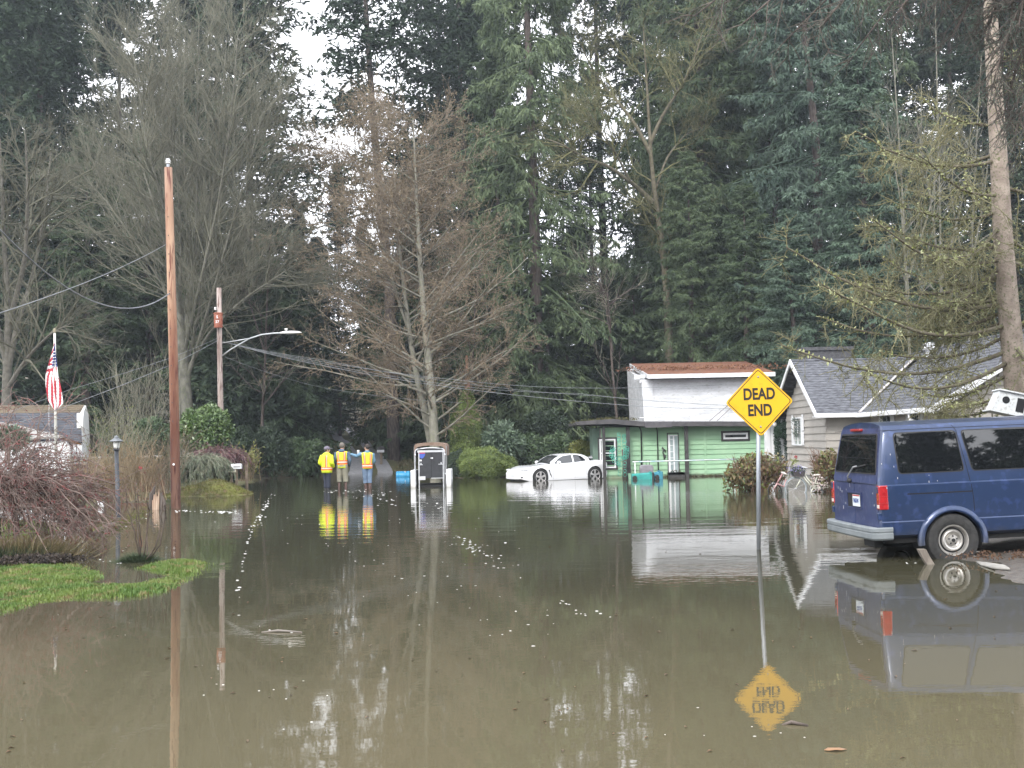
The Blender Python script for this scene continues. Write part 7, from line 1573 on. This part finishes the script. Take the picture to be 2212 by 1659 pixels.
# weeping and twiggy shrubs
def weeping(name,label,x,ybase,Y,H_,spread,mat_b,mat_t,seed,n1,L1,n2,n3,trop,leafmat=None,leafn=0,leaf=(.05,.02),up=.5,twig=.006,lf_part='leaves',ang=1.0,H0=.5,rt=.05):
    b_=Vector((P(x,ybase,Y).x,Y,0)); b_.z=P(x,ybase,Y).z-.05
    T0=[([(0,0,0),(.05,.02,H0*.5),(0,0,H0)],rt,rt*.7),([(0,0,0),(-.08,.1,H0*.6),(-.15,.05,H0*1.15)],rt*.8,rt*.5)]
    spec=[dict(k=n1,s0=.5,ang=ang,jit=.35,L=L1,r=rt*.55,up=up,n=9,w=.10,trop=-.11,rt=.3,rmin=.012),dict(k=n2,s0=.25,ang=.8,L=L1*.55,r=.010,rmin=.006,n=7,w=.13,trop=trop,rt=.4),dict(k=n3,s0=.1,ang=.7,L=L1*.22,r=.006,rmin=twig*.7,n=4,w=.18,trop=trop,rt=.5)]
    t_,c_,lf=bare(seed,T0,spec,leafn=leafn,leaf=leaf,trunk_levels=2)
    parts=[('trunk',t_,mat_b),('twigs',c_,mat_t)]
    if lf: parts.append((lf_part,lf,leafmat))
    return place_tree(name,label,'tree' if 'maple' in name else 'shrub',b_,parts)
REDT=M('purple_red_twigs',(.11,.075,.062),(.22,.165,.14),1.5,.8,c3=(.19,.06,.055)); REDL=M('dark_red_buds',(.16,.03,.035),(.24,.06,.06),4,.8); REDB=M('red_brown_bark',(.09,.06,.05),(.16,.12,.10),5,.9)
# leaf-losing weeping maple close on the left: dome of arching twigs
def wmaple():
    rg=np.random.default_rng(88); Y0=19.0; b_=Vector((P(30,1214,Y0).x,Y0,.02)); cx=P(-5,1000,Y0).x-b_.x
    T0=[([(0,0,-.1),(.05,.0,.35),(-.05,.1,.75),(-.2,.15,1.1)],.06,.04),([(-.2,.1,-.1),(-.3,.1,.4),(-.45,.2,.95)],.05,.035),([(-.55,.2,-.1),(-.6,.15,.5),(-.7,.3,1.0)],.05,.03)]
    tr=bare(60,T0,[dict(k=3,ang=.8,L=.5,r=.02,n=3)])[0]
    n=170; az=rg.uniform(0,2*PI,n); P0=np.array([cx,.15,1.05])+rg.normal(0,.12,(n,3))*np.array([1.6,1,.6]); P0[:,2]=np.clip(P0[:,2],.7,1.35)
    D=np.stack([np.cos(az),np.sin(az)*.85,rg.uniform(.15,.9,n)],1); Ln=rg.uniform(1.3,2.35,n)
    a,r=grow(P0,nrm(D),Ln,.015,11,.20,-.15,.35,rg); out=[tubes(a,r,4)]
    p,d,s,rr,_=kids(a,r,11,.15,1,.85,.35,rg); a1,r1=grow(p,d,rg.uniform(.3,.8,len(s)),.006,7,.24,-.07,.5,rg); out.append(tubes(a1,r1,3))
    p,d,s,rr,_=kids(a1,r1,3,.2,1,.7,.3,rg); a2,r2=grow(p,d,rg.uniform(.12,.35,len(s)),.0042,4,.18,-.06,.7,rg); out.append(tubes(a2,r2,3))
    p,d,s,rr,_=kids(a2,r2,2,.3,1,.8,.3,rg); k=rg.uniform(0,1,len(p))<.35; p=p[k]; m_=len(p); lf=diamonds(p,rdir(rg,m_),rdir(rg,m_),rg.uniform(.02,.05,m_),.018)
    place_tree('weeping_maple','wide weeping maple with bare purple red twigs at the left edge','tree',b_,[('trunk',tr,REDB),('twigs',cat(out),REDT),('leaves',lf,REDL)])
wmaple()
def wdome(name,label,catg,xs,ys,Y,mat,seed,n,ln=.16,wd=.02,group=None):
    rg=np.random.default_rng(seed); x0,x1=xs;y0,y1=ys; c=P((x0+x1)/2,y1,Y); rx=(x1-x0)/2*Y/FU; h=(y1-y0)*Y/FU; b_=Vector((c.x,Y,c.z))
    m_=150; az=rg.uniform(0,2*PI,m_); P0=np.stack([rg.normal(0,.25*rx,m_),rg.normal(0,.2*rx,m_),np.full(m_,h*.78)],1); D=np.stack([np.cos(az),np.sin(az),rg.uniform(.2,.8,m_)],1)
    a,r=grow(P0,nrm(D),rg.uniform(.75,1.25,m_)*rx*1.15,.014,10,.07,-.17,.4,rg); out=[tubes(a,r,3)]
    p,d,s,rr,_=kids(a,r,10,.1,1,.6,.2,rg); a1,r1=grow(p,d,rg.uniform(.2,.55,len(s)),.007,6,.1,-.16,.5,rg); out.append(tubes(a1,r1,3))
    p,d,s,rr,_=kids(a1,r1,n,.0,1,.5,.2,rg); q=len(p); lf=diamonds(p,nrm(d+np.array([0,0,-.4])),rdir(rg,q),rg.uniform(.5,1.2,q)*ln,wd)
    tr=bare(seed,[([(0,0,-.3),(.05,0,h*.4),(0,0,h*.8)],.06,.04)],[dict(k=2,ang=.8,L=.3,r=.02,n=2)])[0]
    return place_tree(name,label,catg,b_,[('trunk',tr,BARKD),('twigs',cat(out),mat[0]),('foliage',lf,mat[1])])
wdome('weeping_shrub','domed weeping grey green shrub right of the red brown pole foot','shrub',(388,486),(976,1052),43,(TWIGG,M('grey_green_needles',(.08,.105,.065),(.14,.165,.10),3,.7)),62,10,.13,.03)
wdome('weeping_maple','small purple weeping maple under the camellia beside the white mailbox','tree',(425,516),(966,1022),45.5,(REDT,M('purple_leaf',(.06,.022,.03),(.11,.045,.055),3,.7)),63,7,.11,.035)
# bare brown shrub thicket behind the lamp post
def twigshrub(name,label,xb,yb,Y,H_,spread,seed,mat,n=40,n2=9,leafn=0,lm=None,leaf=(.06,.04),r=.012,out_=.35,group=None):
    rg=np.random.default_rng(seed); b_=Vector((P(xb,yb,Y).x,Y,P(xb,yb,Y).z-.05)); az=rg.uniform(0,2*PI,n); el=rg.uniform(.1,1,n)**.7*out_
    P0=np.stack([rg.normal(0,spread*.35,n),rg.normal(0,spread*.2,n),np.zeros(n)],1); D=np.stack([np.cos(az)*el,np.sin(az)*el,np.ones(n)],1)
    a,rr=grow(P0,nrm(D),rg.uniform(.6,1.1,n)*H_,r,8,.07,.0,.35,rg); o=[tubes(a,rr,4)]
    p,d,s,_,_=kids(a,rr,n2,.2,1,.6,.2,rg); d[:,2]+=.15; a1,r1=grow(p,nrm(d),rg.uniform(.15,.40,len(s))*H_,.006,5,.12,.02,.6,rg); o.append(tubes(a1,r1,3))
    parts=[('stems',o[0],mat),('twigs',o[1],mat)]
    if leafn: p,d,s,_,_=kids(a1,r1,leafn,.1,1,.8,.3,rg); q=len(p); parts.append(('leaves',diamonds(p,nrm(d+rdir(rg,q)*.5),rdir(rg,q),rg.uniform(.6,1.3,q)*leaf[0],leaf[1]),lm))
    return place_tree(name,label,'shrub',b_,parts,group)
TANT=M('tan_twigs',(.17,.125,.075),(.27,.21,.13),2,.9); DRYL=M('dry_leaf',(.15,.09,.045),(.25,.17,.08),4,.9)
twigshrub('bare_shrub','tall grey tangled bare shrub behind the lantern of the garden lamp','x' and 262,1050,41,2.4,1.3,71,TWIGG,46,12,3,M('moss_bits',(.10,.12,.04),(.17,.18,.07),4,.9),(.07,.04),out_=.45)
twigshrub('bare_shrub','tan bare shrub right of the lamp post','x' and 290,1078,36,1.75,1.2,72,TANT,52,10,1,DRYL,out_=.55)
twigshrub('bare_shrub','tan bare shrub left of the lamp post','x' and 222,1080,37,1.5,1.1,73,TANT,44,9,1,DRYL,out_=.6)
twigshrub('bare_shrub','dark leafy twiggy shrub touching the left side of the red brown pole','x' and 345,1062,39,1.9,.9,74,TWIGB,44,11,4,DKS,(.06,.035),out_=.4)
twigshrub('bare_shrub','low tan shrub between the weeping maple and the fence','x' and 180,1070,40,1.3,1.1,75,TANT,40,9,1,DRYL,out_=.6)
twigshrub('rose_bush','yellowish leggy rose bush at the right end of the garden by the mailboxes','x' and 532,1036,48,1.35,.6,76,TANT,26,8,3,YGR,(.10,.06),out_=.4)
twigshrub('bare_shrub','tall bare grey shrub rising behind the camellia top','x' and 300,960,52,3.6,1.6,77,TWIGG,40,11,0,out_=.35)
gp=thing('garden_post','brown wooden garden post beside the leggy rose bush','post',(P(533,1030,47.5).x,47.5,-.2)); m=MB(); m.box((-.05,-.05,0),(.05,.05,1.15)); m.build('shaft',M('post_wood',(.17,.13,.09)),gp,bevel=.01)
rb_=thing('red_bloom','single red bloom on the tan shrub right of the lamp post','flower',tuple(P(303.5,1011,35.2)),world=True); V,F=leafcloud(551,[(P(303.5,1011,35.2),(.035,.03,.035))],50,.035,.03); npmesh('petals',V,F,M('rose_red',(.34,.045,.045),rough=.6),rb_); m=MB(); q=P(303.5,1011,35.2); m.tube([q,q+Vector((.03,.1,-.5))],.006,4); m.build('stem',TANT,rb_)
# sticks in the near water
def sticks():
    b_=G(298,1212); rg=np.random.default_rng(31); Y=b_.y; m=MB()
    for l in ([(302,1205),(290,1150),(276,1100),(272,1062)],[(304,1206),(298,1160),(296,1110),(292,1055)],[(306,1206),(302,1140),(298,1090),(300,1060)],[(312,1204),(316,1150),(320,1110),(319,1075)],[(316,1203),(318,1140),(321,1085)],[(318,1210),(338,1180),(348,1130),(351,1078)],[(320,1214),(344,1178),(356,1120),(358,1088)],[(314,1208),(333,1185),(346,1150)]):
        pts=[P(x,y,Y+rg.uniform(-.15,.15))-b_+Vector(rg.normal(0,.01,3)) for x,y in l]; q=[]
        for i in range(len(pts)-1):
            for k in range(4): q.append(pts[i].lerp(pts[i+1],k/4)+Vector(rg.normal(0,.006,3)))
        q.append(pts[-1]); m.tube(q,[.011-.006*i/len(q) for i in range(len(q))],5)
    t=thing('dead_stalks','clump of dead upright stalks growing from a small islet of dark grass','plant',tuple(b_)); m.build('stalks',M('dark_stalk',(.045,.032,.025),(.09,.065,.05),8,.9),t,True)
    m=MB(); 
    for k in range(46):
        l=m; x,y=[(276,1085),(292,1080),(299,1090),(320,1100),(351,1100),(357,1098),(273,1070),(296,1060),(350,1085)][k%9]; c=P(x+rg.normal(0,2),y+rg.normal(0,12),Y)-b_; a=rdir(rg,1)[0]*.03; b2=rdir(rg,1)[0]*.012; m.add([c,c+Vector(a)+Vector(b2),c+Vector(a)*2,c+Vector(a)-Vector(b2)],[(0,1,2,3)])
    m.build('dead_leaves',M('dark_stalk',(.045,.032,.025)),t)
    n=2600; x=rg.normal(0,.14,n); y=rg.normal(0,.12,n); a=rg.uniform(0,2*PI,n); c=np.stack([x,y,0*x-.02],1); h=rg.uniform(.06,.2,n)*np.exp(-(x*x+y*y)/.06); o=np.stack([np.cos(a)*h*.9+x*.5,np.sin(a)*h*.9+y*.5,h],1); sd=np.stack([-np.sin(a),np.cos(a),0*a],1)*.005
    V=np.stack([c-sd,c+sd,c+o],1).reshape(-1,3); o_=npmesh('grass_tuft',V,np.arange(len(V)).reshape(-1,3),M('dark_tuft',(.03,.05,.022),(.06,.09,.035),20,.8),t)
sticks()
def tuft(label,x,y,r_,h0,n,mat,seed,name='grass_clump'):
    b_=G(x,y); rg=np.random.default_rng(seed); px=rg.normal(0,r_*.5,n); py=rg.normal(0,r_*.35,n); a=rg.uniform(0,2*PI,n); h=h0*rg.uniform(.4,1.2,n); c=np.stack([px,py,0*px],1); o=np.stack([np.cos(a)*h*.6+px*.4,np.sin(a)*h*.6+py*.4,h],1); sd=np.stack([-np.sin(a),np.cos(a),0*a],1)*.006
    t=thing(name,label,'plant',tuple(b_)); V=np.stack([c-sd,c+sd,c+o*.6+sd*.6,c+o],1).reshape(-1,3); npmesh('blades',V,np.arange(len(V)).reshape(-1,4),mat,t); m=MB(); m.ell((0,0,0),(r_*.8,r_*.5,.07),14,8); m.build('root_mound',MUD,t,True)
tuft('straw coloured grass clump under the weeping maple trunk',55,1208,.62,.34,4200,M('straw',(.15,.12,.06),(.26,.21,.11),6,.9),33)
tuft('dark sedge clump at the left edge under the weeping maple',-5,1213,.6,.25,3600,M('dark_tuft',(.03,.05,.022),(.06,.09,.035)),34)
V,F=leafcloud(552,[(G(110,1220)+Vector((0,0,.09)),(.55,.2,.05)),(G(75,1222)+Vector((0,0,.09)),(.5,.2,.05)),(G(20,1226)+Vector((0,0,.1)),(.7,.2,.04))],1800,.06,.03); tag(npmesh('mulch',V,F,M('mulch_dark',(.02,.015,.012),(.06,.045,.035),5,.95)),'dark leaf mulch along the back edge of the near lawn','mulch',kind='stuff')
# mossy mound, log, stump, fence
xm,ym=P(455,1070,41.5).x,41.5
mo_=thing('mossy_mound','bright moss covered mound right of the red brown pole foot','mound',(xm,ym,0),world=True)
X_,Y_=np.meshgrid(np.linspace(-1.5,1.6,60),np.linspace(-1.3,1.6,40)); rr_=np.hypot((X_+.05)/1.35,(Y_-.1)/1.25); Z_=.50*np.exp(-(rr_*1.15)**3)*(1-.12*(X_+1))+.10*np.exp(-((X_-.7)**2+Y_**2)/.35)+.02*vnoise(X_*1,Y_,7)+.015*vnoise(X_,Y_,17)-.075
Z_=Z_*(1+.18*vnoise(X_,Y_,2.6))+.03*vnoise(X_,Y_,5)
V=np.stack([X_+xm,Y_+ym,Z_],-1).reshape(-1,3); i=(np.arange(39)[:,None]*60+np.arange(59)[None]).reshape(-1)
MOB=M('bright_moss',(.07,.065,.025),(.14,.145,.03),1.4,.95,bump=1,bscale=30,c3=(.13,.09,.045)); npmesh('soil',V,np.stack([i,i+1,i+61,i+60],1),MOB,mo_,True)
rg_=np.random.default_rng(35); n=14000; ix=rg_.integers(0,len(V),n); c=V[ix]+rg_.normal(0,.02,(n,3))*np.array([1,1,.3]); c=c[c[:,2]>0]; V2,F2=diamonds(c,nrm(rdir(rg_,len(c))+np.array([0,0,.8])),rdir(rg_,len(c)),rg_.uniform(.04,.11,len(c)),.018); npmesh('moss',V2,F2,MOB,mo_)
lg_=thing('mossy_log','mossy half sunken log pointing at the lamp post foot','log',tuple(G(230,1145)),world=True); m=MB(); m.tube([G(196,1157)+Vector((0,0,.0)),G(215,1151)+Vector((0,0,.03)),G(240,1141)+Vector((0,0,.03)),G(262,1131)+Vector((0,0,.0))],[.05,.09,.09,.06],9); m.build('bark',BARKD,lg_,True)
V,F=leafcloud(553,[(G(x,y)+Vector((0,0,.06)),(.26,.10,.05)) for x,y in ((203,1155),(215,1151),(228,1146),(240,1141),(252,1135),(262,1131),(285,1122),(305,1112),(330,1100))],2600,.035,.02); npmesh('moss',V,F,MOB,lg_)
sp_=thing('splintered_stump','pale freshly splintered stump left of the red brown pole','stump',tuple(G(337,1101)),world=True); b_=G(337,1101); m=MB()
for dx,h,r_,mt in ((-.04,.42,.045,0),(.03,.36,.035,0),(.07,.54,.02,0),(-.08,.26,.03,0),(.0,.46,.025,0)): m.tube([b_+Vector((dx*.8,0,-.2)),b_+Vector((dx,0,h*.6)),b_+Vector((dx*1.2,0,h))],[r_,r_*.85,.008],6)
m.build('splinters',M('fresh_wood',(.30,.19,.13),(.50,.38,.29),14,.9,stretch=(1,1,.1),bump=.5),sp_); m=MB(); m.tube([b_+Vector((.16,.05,-.2)),b_+Vector((.17,.05,.2)),b_+Vector((.12,.05,.45))],[.09,.08,.02],7); m.tube([b_+Vector((-.14,.08,-.2)),b_+Vector((-.13,.08,.4)),b_+Vector((-.05,.08,.62))],[.08,.07,.02],7); m.build('bark',BARKD,sp_,True)
fn=thing('fence','low red brown board fence with pale top rail behind the bare shrubs','fence',(P(230,1040,45).x,45,0),world=True); x0,x1=P(85,1040,45).x,P(352,1040,45).x
FNC=M('fence_boards',(.12,.055,.035),(.20,.10,.07),5,.9,c3=(.10,.08,.06)); m=MB(); x=x0; 
while x<x1: m.box((x,45,-.2),(x+.135,45.02,P(150,1003,45).z)); x+=.15
m.build('boards',FNC,fn)
for k in np.linspace(x0,x1,6): m=MB(); m.box((k-.05,45.03,-.2),(k+.05,45.13,P(150,992,45).z)); m.build('post',FNC,fn)
for y,mt in ((989,M('pale_rail',(.36,.34,.32),(.48,.46,.43),4,.8)),(997,BLACKT)): m=MB(); z=P(150,y,45).z; m.box((x0,44.95,z-.035),(x1,44.99,z+.03)); m.build('rail',mt,fn)
wb_=thing('white_marker','small white square marker standing in the flooded garden','marker',tuple(G(217,1096)),world=True); b_=G(217,1096); m=MB(); m.box((b_.x-.075,b_.y,-.1),(b_.x+.07,b_.y+.12,.15)); m.build('block',WHITE,wb_,bevel=.01); m=MB(); m.box((b_.x-.085,b_.y-.01,.15),(b_.x+.08,b_.y+.13,.17)); m.build('cap',WHITE,wb_)
sn=thing('broken_snag','broken orange brown snag right of the alder trunks','stump',(P(1009,830,62).x,62,.2)); m=MB(); m.tube([(0,0,0),(0,0,3),Vector(P(1009,815,62))-sn.location,Vector(P(1008,768,62))-sn.location],[.16,.14,.13,.05],8); m.build('trunk',M('orange_wood',(.24,.10,.055),(.36,.18,.11),5,.9,stretch=(1,1,.2)),sn,True)
# big bush and right bush by the bicycles
HYD=M('autumn_leaf',(.09,.085,.035),(.17,.14,.06),4,.7,c3=(.22,.10,.06)); HYG=M('autumn_leaf_green',(.09,.13,.03),(.18,.20,.05),4,.6)
def bush(label,xs,ys,Y,seed,n):
    x0,x1=xs;y0,y1=ys; c=P((x0+x1)/2,(y0+y1)/2,Y); rx=(x1-x0)/2*Y/FU; rz=(y1-y0)/2*Y/FU; b_=Vector((c.x,Y,-.1)); rg=np.random.default_rng(seed)
    m_=90; az=rg.uniform(0,2*PI,m_); P0=np.stack([rg.normal(0,rx*.3,m_),rg.normal(0,.2,m_),np.zeros(m_)],1); D=np.stack([np.cos(az)*rg.uniform(.1,.9,m_)*rx/rz*.7,np.sin(az)*.5,np.ones(m_)],1)
    a,r=grow(P0,nrm(D),rg.uniform(.7,1.05,m_)*rz*2,.013,7,.06,.0,.4,rg); p,d,s,_,_=kids(a,r,6,.3,1,.6,.2,rg); a1,r1=grow(p,d,rg.uniform(.15,.35,len(s)),.006,4,.12,0,.6,rg)
    t=place_tree('shrub',label,'shrub',b_,[('stems',cat([tubes(a,r,4),tubes(a1,r1,3)]),M('red_brown_stems',(.10,.055,.035),(.20,.12,.08),3,.9))])
    for nm,mt,k,z in (('leaves',HYD,n,1),('green_leaves',HYG,n//3,1)):
        V,F=leafcloud(seed+k,[((0,0,rz*.95),(rx*.85,.7,rz*.8)),((-rx*.62,0,rz*.6),(rx*.42,.5,rz*.6)),((rx*.55,0,rz*1.2),(rx*.35,.5,rz*.7)),((-rx*.2,0,rz*1.5),(rx*.4,.4,rz*.4)),((rx*.1,.1,rz*1.7),(rx*.22,.3,rz*.35)),((-rx*.75,.1,rz*1.05),(rx*.2,.3,rz*.3))],k,.14,.075,.7,.2); npmesh(nm,V,F,mt,t)
bush('broad reddish brown bush with withered leaves behind the sign post',(1566,1702),(972,1062),36.2,601,1500)
bush('taller leafy bush beside the van and the bicycle',(1758,1822),(968,1068),34.9,603,800)
t=thing('rose','single red rose on a long stem before the grey wall','flower',tuple(f5(1393,437)),world=True); V,F=leafcloud(610,[(f5(1393,437),(.032,.03,.028))],60,.032,.03); npmesh('petals',V,F,MATS['rose_red'],t); m=MB(); m.tube([f5(1393,440),f5(1370,500),f5(1300,600,.3),f5(1250,900,.4)],.008,5); m.build('stem',HYG,t); V,F=leafcloud(611,[(f5(1360,520),(.09,.05,.05))],24,.09,.05); npmesh('leaves',V,F,HYG,t)
# ================================================================ ON THE WATER: foam, leaves, twigs
def floaters():
    rg=np.random.default_rng(91); pts=[]
    def line(a,b_,n,sx,sy,r0,r1):
        for k in range(n): t=rg.uniform(0,1); pts.append((a[0]+(b_[0]-a[0])*t+rg.normal(0,sx),a[1]+(b_[1]-a[1])*t+rg.normal(0,sy),rg.uniform(r0,r1)))
    line((590,1066),(540,1150),80,3.5,2.5,.015,.045); line((540,1150),(516,1250),26,2,4,.015,.035); line((516,1250),(515,1330),14,3,5,.012,.03)
    line((975,1165),(1110,1230),60,16,10,.010,.028); line((1000,1170),(1045,1195),36,8,6,.012,.030)
    line((380,1103),(520,1109),60,10,1.2,.02,.05); line((470,1105),(500,1106),30,6,1,.02,.05); line((760,1060),(960,1100),60,20,8,.02,.05); line((700,1062),(830,1059),40,12,1.5,.02,.05)
    line((700,1160),(1180,1330),90,60,40,.008,.02); line((520,1100),(1200,1160),60,90,20,.012,.03); line((200,1140),(330,1120),40,20,9,.012,.03); line((150,1175),(300,1215),26,20,12,.01,.025)
    line((1200,1300),(1300,1330),20,14,6,.012,.02); line((500,1330),(600,1365),12,5,2,.01,.02); line((600,1365),(655,1367),9,3,1,.01,.02); line((1960,1215),(1985,1218),5,4,1,.02,.03); line((1300,1500),(1700,1600),14,80,30,.006,.012); line((100,1300),(700,1560),20,60,40,.005,.012)
    V=[];F=[]
    for (x,y,r_) in pts:
        if y<1050 or rg.uniform()<.42: continue
        r_=r_*.58
        c=G(x,y); n_=6; k=len(V); h=r_*rg.uniform(.15,.5); ex=rg.uniform(.8,1.8)
        for j in range(n_): a=2*PI*j/n_; V.append((c.x+r_*ex*math.cos(a),c.y+r_*math.sin(a),.001))
        for j in range(n_): a=2*PI*j/n_; V.append((c.x+r_*.6*ex*math.cos(a),c.y+r_*.6*math.sin(a),.001+h*.8))
        V.append((c.x,c.y,.001+h))
        for j in range(n_): j2=(j+1)%n_; F.append((k+j,k+j2,k+n_+j2,k+n_+j)); F.append((k+n_+j,k+n_+j2,k+2*n_,k+2*n_))
    V=np.array(V); f4=np.array(F); f=[np.array([q for q in F if q[2]!=q[3]]),np.array([q[:3] for q in F if q[2]==q[3]])]
    tag(npmesh('foam',V,f,M('foam_white',(.55,.55,.53),rough=.5),smooth=True),'white foam bubbles drifting in lines over the flood water','foam',kind='stuff')
    V=[];n=0
    cs=[];
    for k in range(130): x=rg.uniform(0,2212); y=rg.uniform(1080,1640)**1.0; cs.append(G(x,y)+Vector((0,0,.003)))
    for k in range(120): x=rg.uniform(120,420); y=rg.uniform(1110,1215); cs.append(G(x,y)+Vector((0,0,.003)))
    c=np.array([tuple(q) for q in cs]); ax=rdir(rg,len(c),.0); sd=np.stack([-ax[:,1],ax[:,0],0*ax[:,0]],1); V,F=diamonds(c,ax,sd,rg.uniform(.02,.06,len(c)),.015); V[:,2]+=np.tile([0,.006,0,.008],len(c))
    tag(npmesh('floating_leaves',V,F,M('wet_leaf',(.05,.035,.02),(.16,.09,.04),.9,.6)),'small dark leaves and twigs floating on the brown water','debris',kind='stuff')
    for i,(a,b_,lb) in enumerate((((565,1366),(652,1367),'pale wet stick floating left of centre'),((115,1210),(180,1196),'thin dark branch trailing out of the weeping maple'),((1690,1566),(1745,1569),'short brown twig floating below the mirrored sign'))):
        p0,p1=G(*a),G(*b_); m=MB(); m.tube([p0+Vector((0,0,.0)),p0.lerp(p1,.4)+Vector((0,.03,.012)),p1+Vector((0,0,.004))],[.006,.012,.008],6); tag(m.build('floating_stick',BARKD if i else M('pale_stick',(.16,.14,.12),rough=.5),None,True),lb,'stick')
    c=G(1803,1622); m=MB(); m.slab([c+Vector(q) for q in ((-.055,0,.004),(-.03,.02,.010),(.0,.026,.006),(.03,.016,.010),(.065,.004,.004),(.03,-.018,.006),(0,-.022,.010),(-.035,-.014,.004))],(0,0,.003)); tag(m.build('floating_leaf',M('orange_leaf',(.27,.15,.075),rough=.6),None,True),'single orange leaf floating at the bottom right','leaf')
floaters()
tb=thing('driveway_edge','pale concrete edging strip at the water line beside the van wheel','kerb',tuple(G(2140,1223)),world=True); m=MB(); m.loft([[G(x,y)+Vector((0,0,z)) for x,y,z in q] for q in ([(2108,1215,.0),(2118,1222,.0),(2118,1222,.02),(2108,1215,.02)],[(2140,1221,.01),(2150,1232,.01),(2150,1232,.035),(2140,1221,.035)],[(2172,1229,.02),(2182,1236,.02),(2182,1236,.05),(2172,1229,.05)])]); m.build('strip',CONC,tb,bevel=.01)
twg=G(2102,1206); V,F=leafcloud(620,[(twg+Vector((0,0,.03)),(.16,.1,.05)),(G(2180,1212)+Vector((0,0,.08)),(.8,.35,.02))],420,.05,.022); tag(npmesh('leaf_litter',V,F,M('rusty_leaves',(.07,.035,.02),(.13,.075,.04),3,.9)),'rusty wet leaves and weeds beside the van wheel','leaf litter',kind='stuff')
# bank of ivy and fallen leaves right of the driveway
rg_=np.random.default_rng(93); n=26000; x=rg_.uniform(-6.8,1.5,n); y=rg_.uniform(66,82,n); z=ground_z(x,y); k=z>-.02; c=np.stack([x,y,z],1)[k]; V,F=diamonds(c,nrm(rdir(rg_,len(c))+np.array([0,-.3,.4])),rdir(rg_,len(c)),rg_.uniform(.10,.22,len(c)),.09)
tag(npmesh('ivy_ground_cover',V,F,M('ivy',(.07,.09,.035),(.17,.145,.08),1.5,.7,c3=(.14,.10,.05))),'ivy and fallen leaves covering the bank right of the driveway','ground cover',kind='stuff')
# ================================================================ AIR
hm=bpy.data.materials.new('haze_air'); hm.use_nodes=True; n=hm.node_tree; n.nodes.clear(); o_=n.nodes.new('ShaderNodeOutputMaterial'); pv_=n.nodes.new('ShaderNodeVolumePrincipled'); n.links.new(pv_.outputs[0],o_.inputs['Volume'])
pv_.inputs['Color'].default_value=(.80,.88,1,1); pv_.inputs['Density'].default_value=.0005; pv_.inputs['Anisotropy'].default_value=.2
m=MB(); m.box((-165,-60,-3),(165,265,62)); ho=m.build('haze',hm); ho['label']='faint damp haze hanging between the trees'; ho['category']='haze'; ho['kind']='stuff'
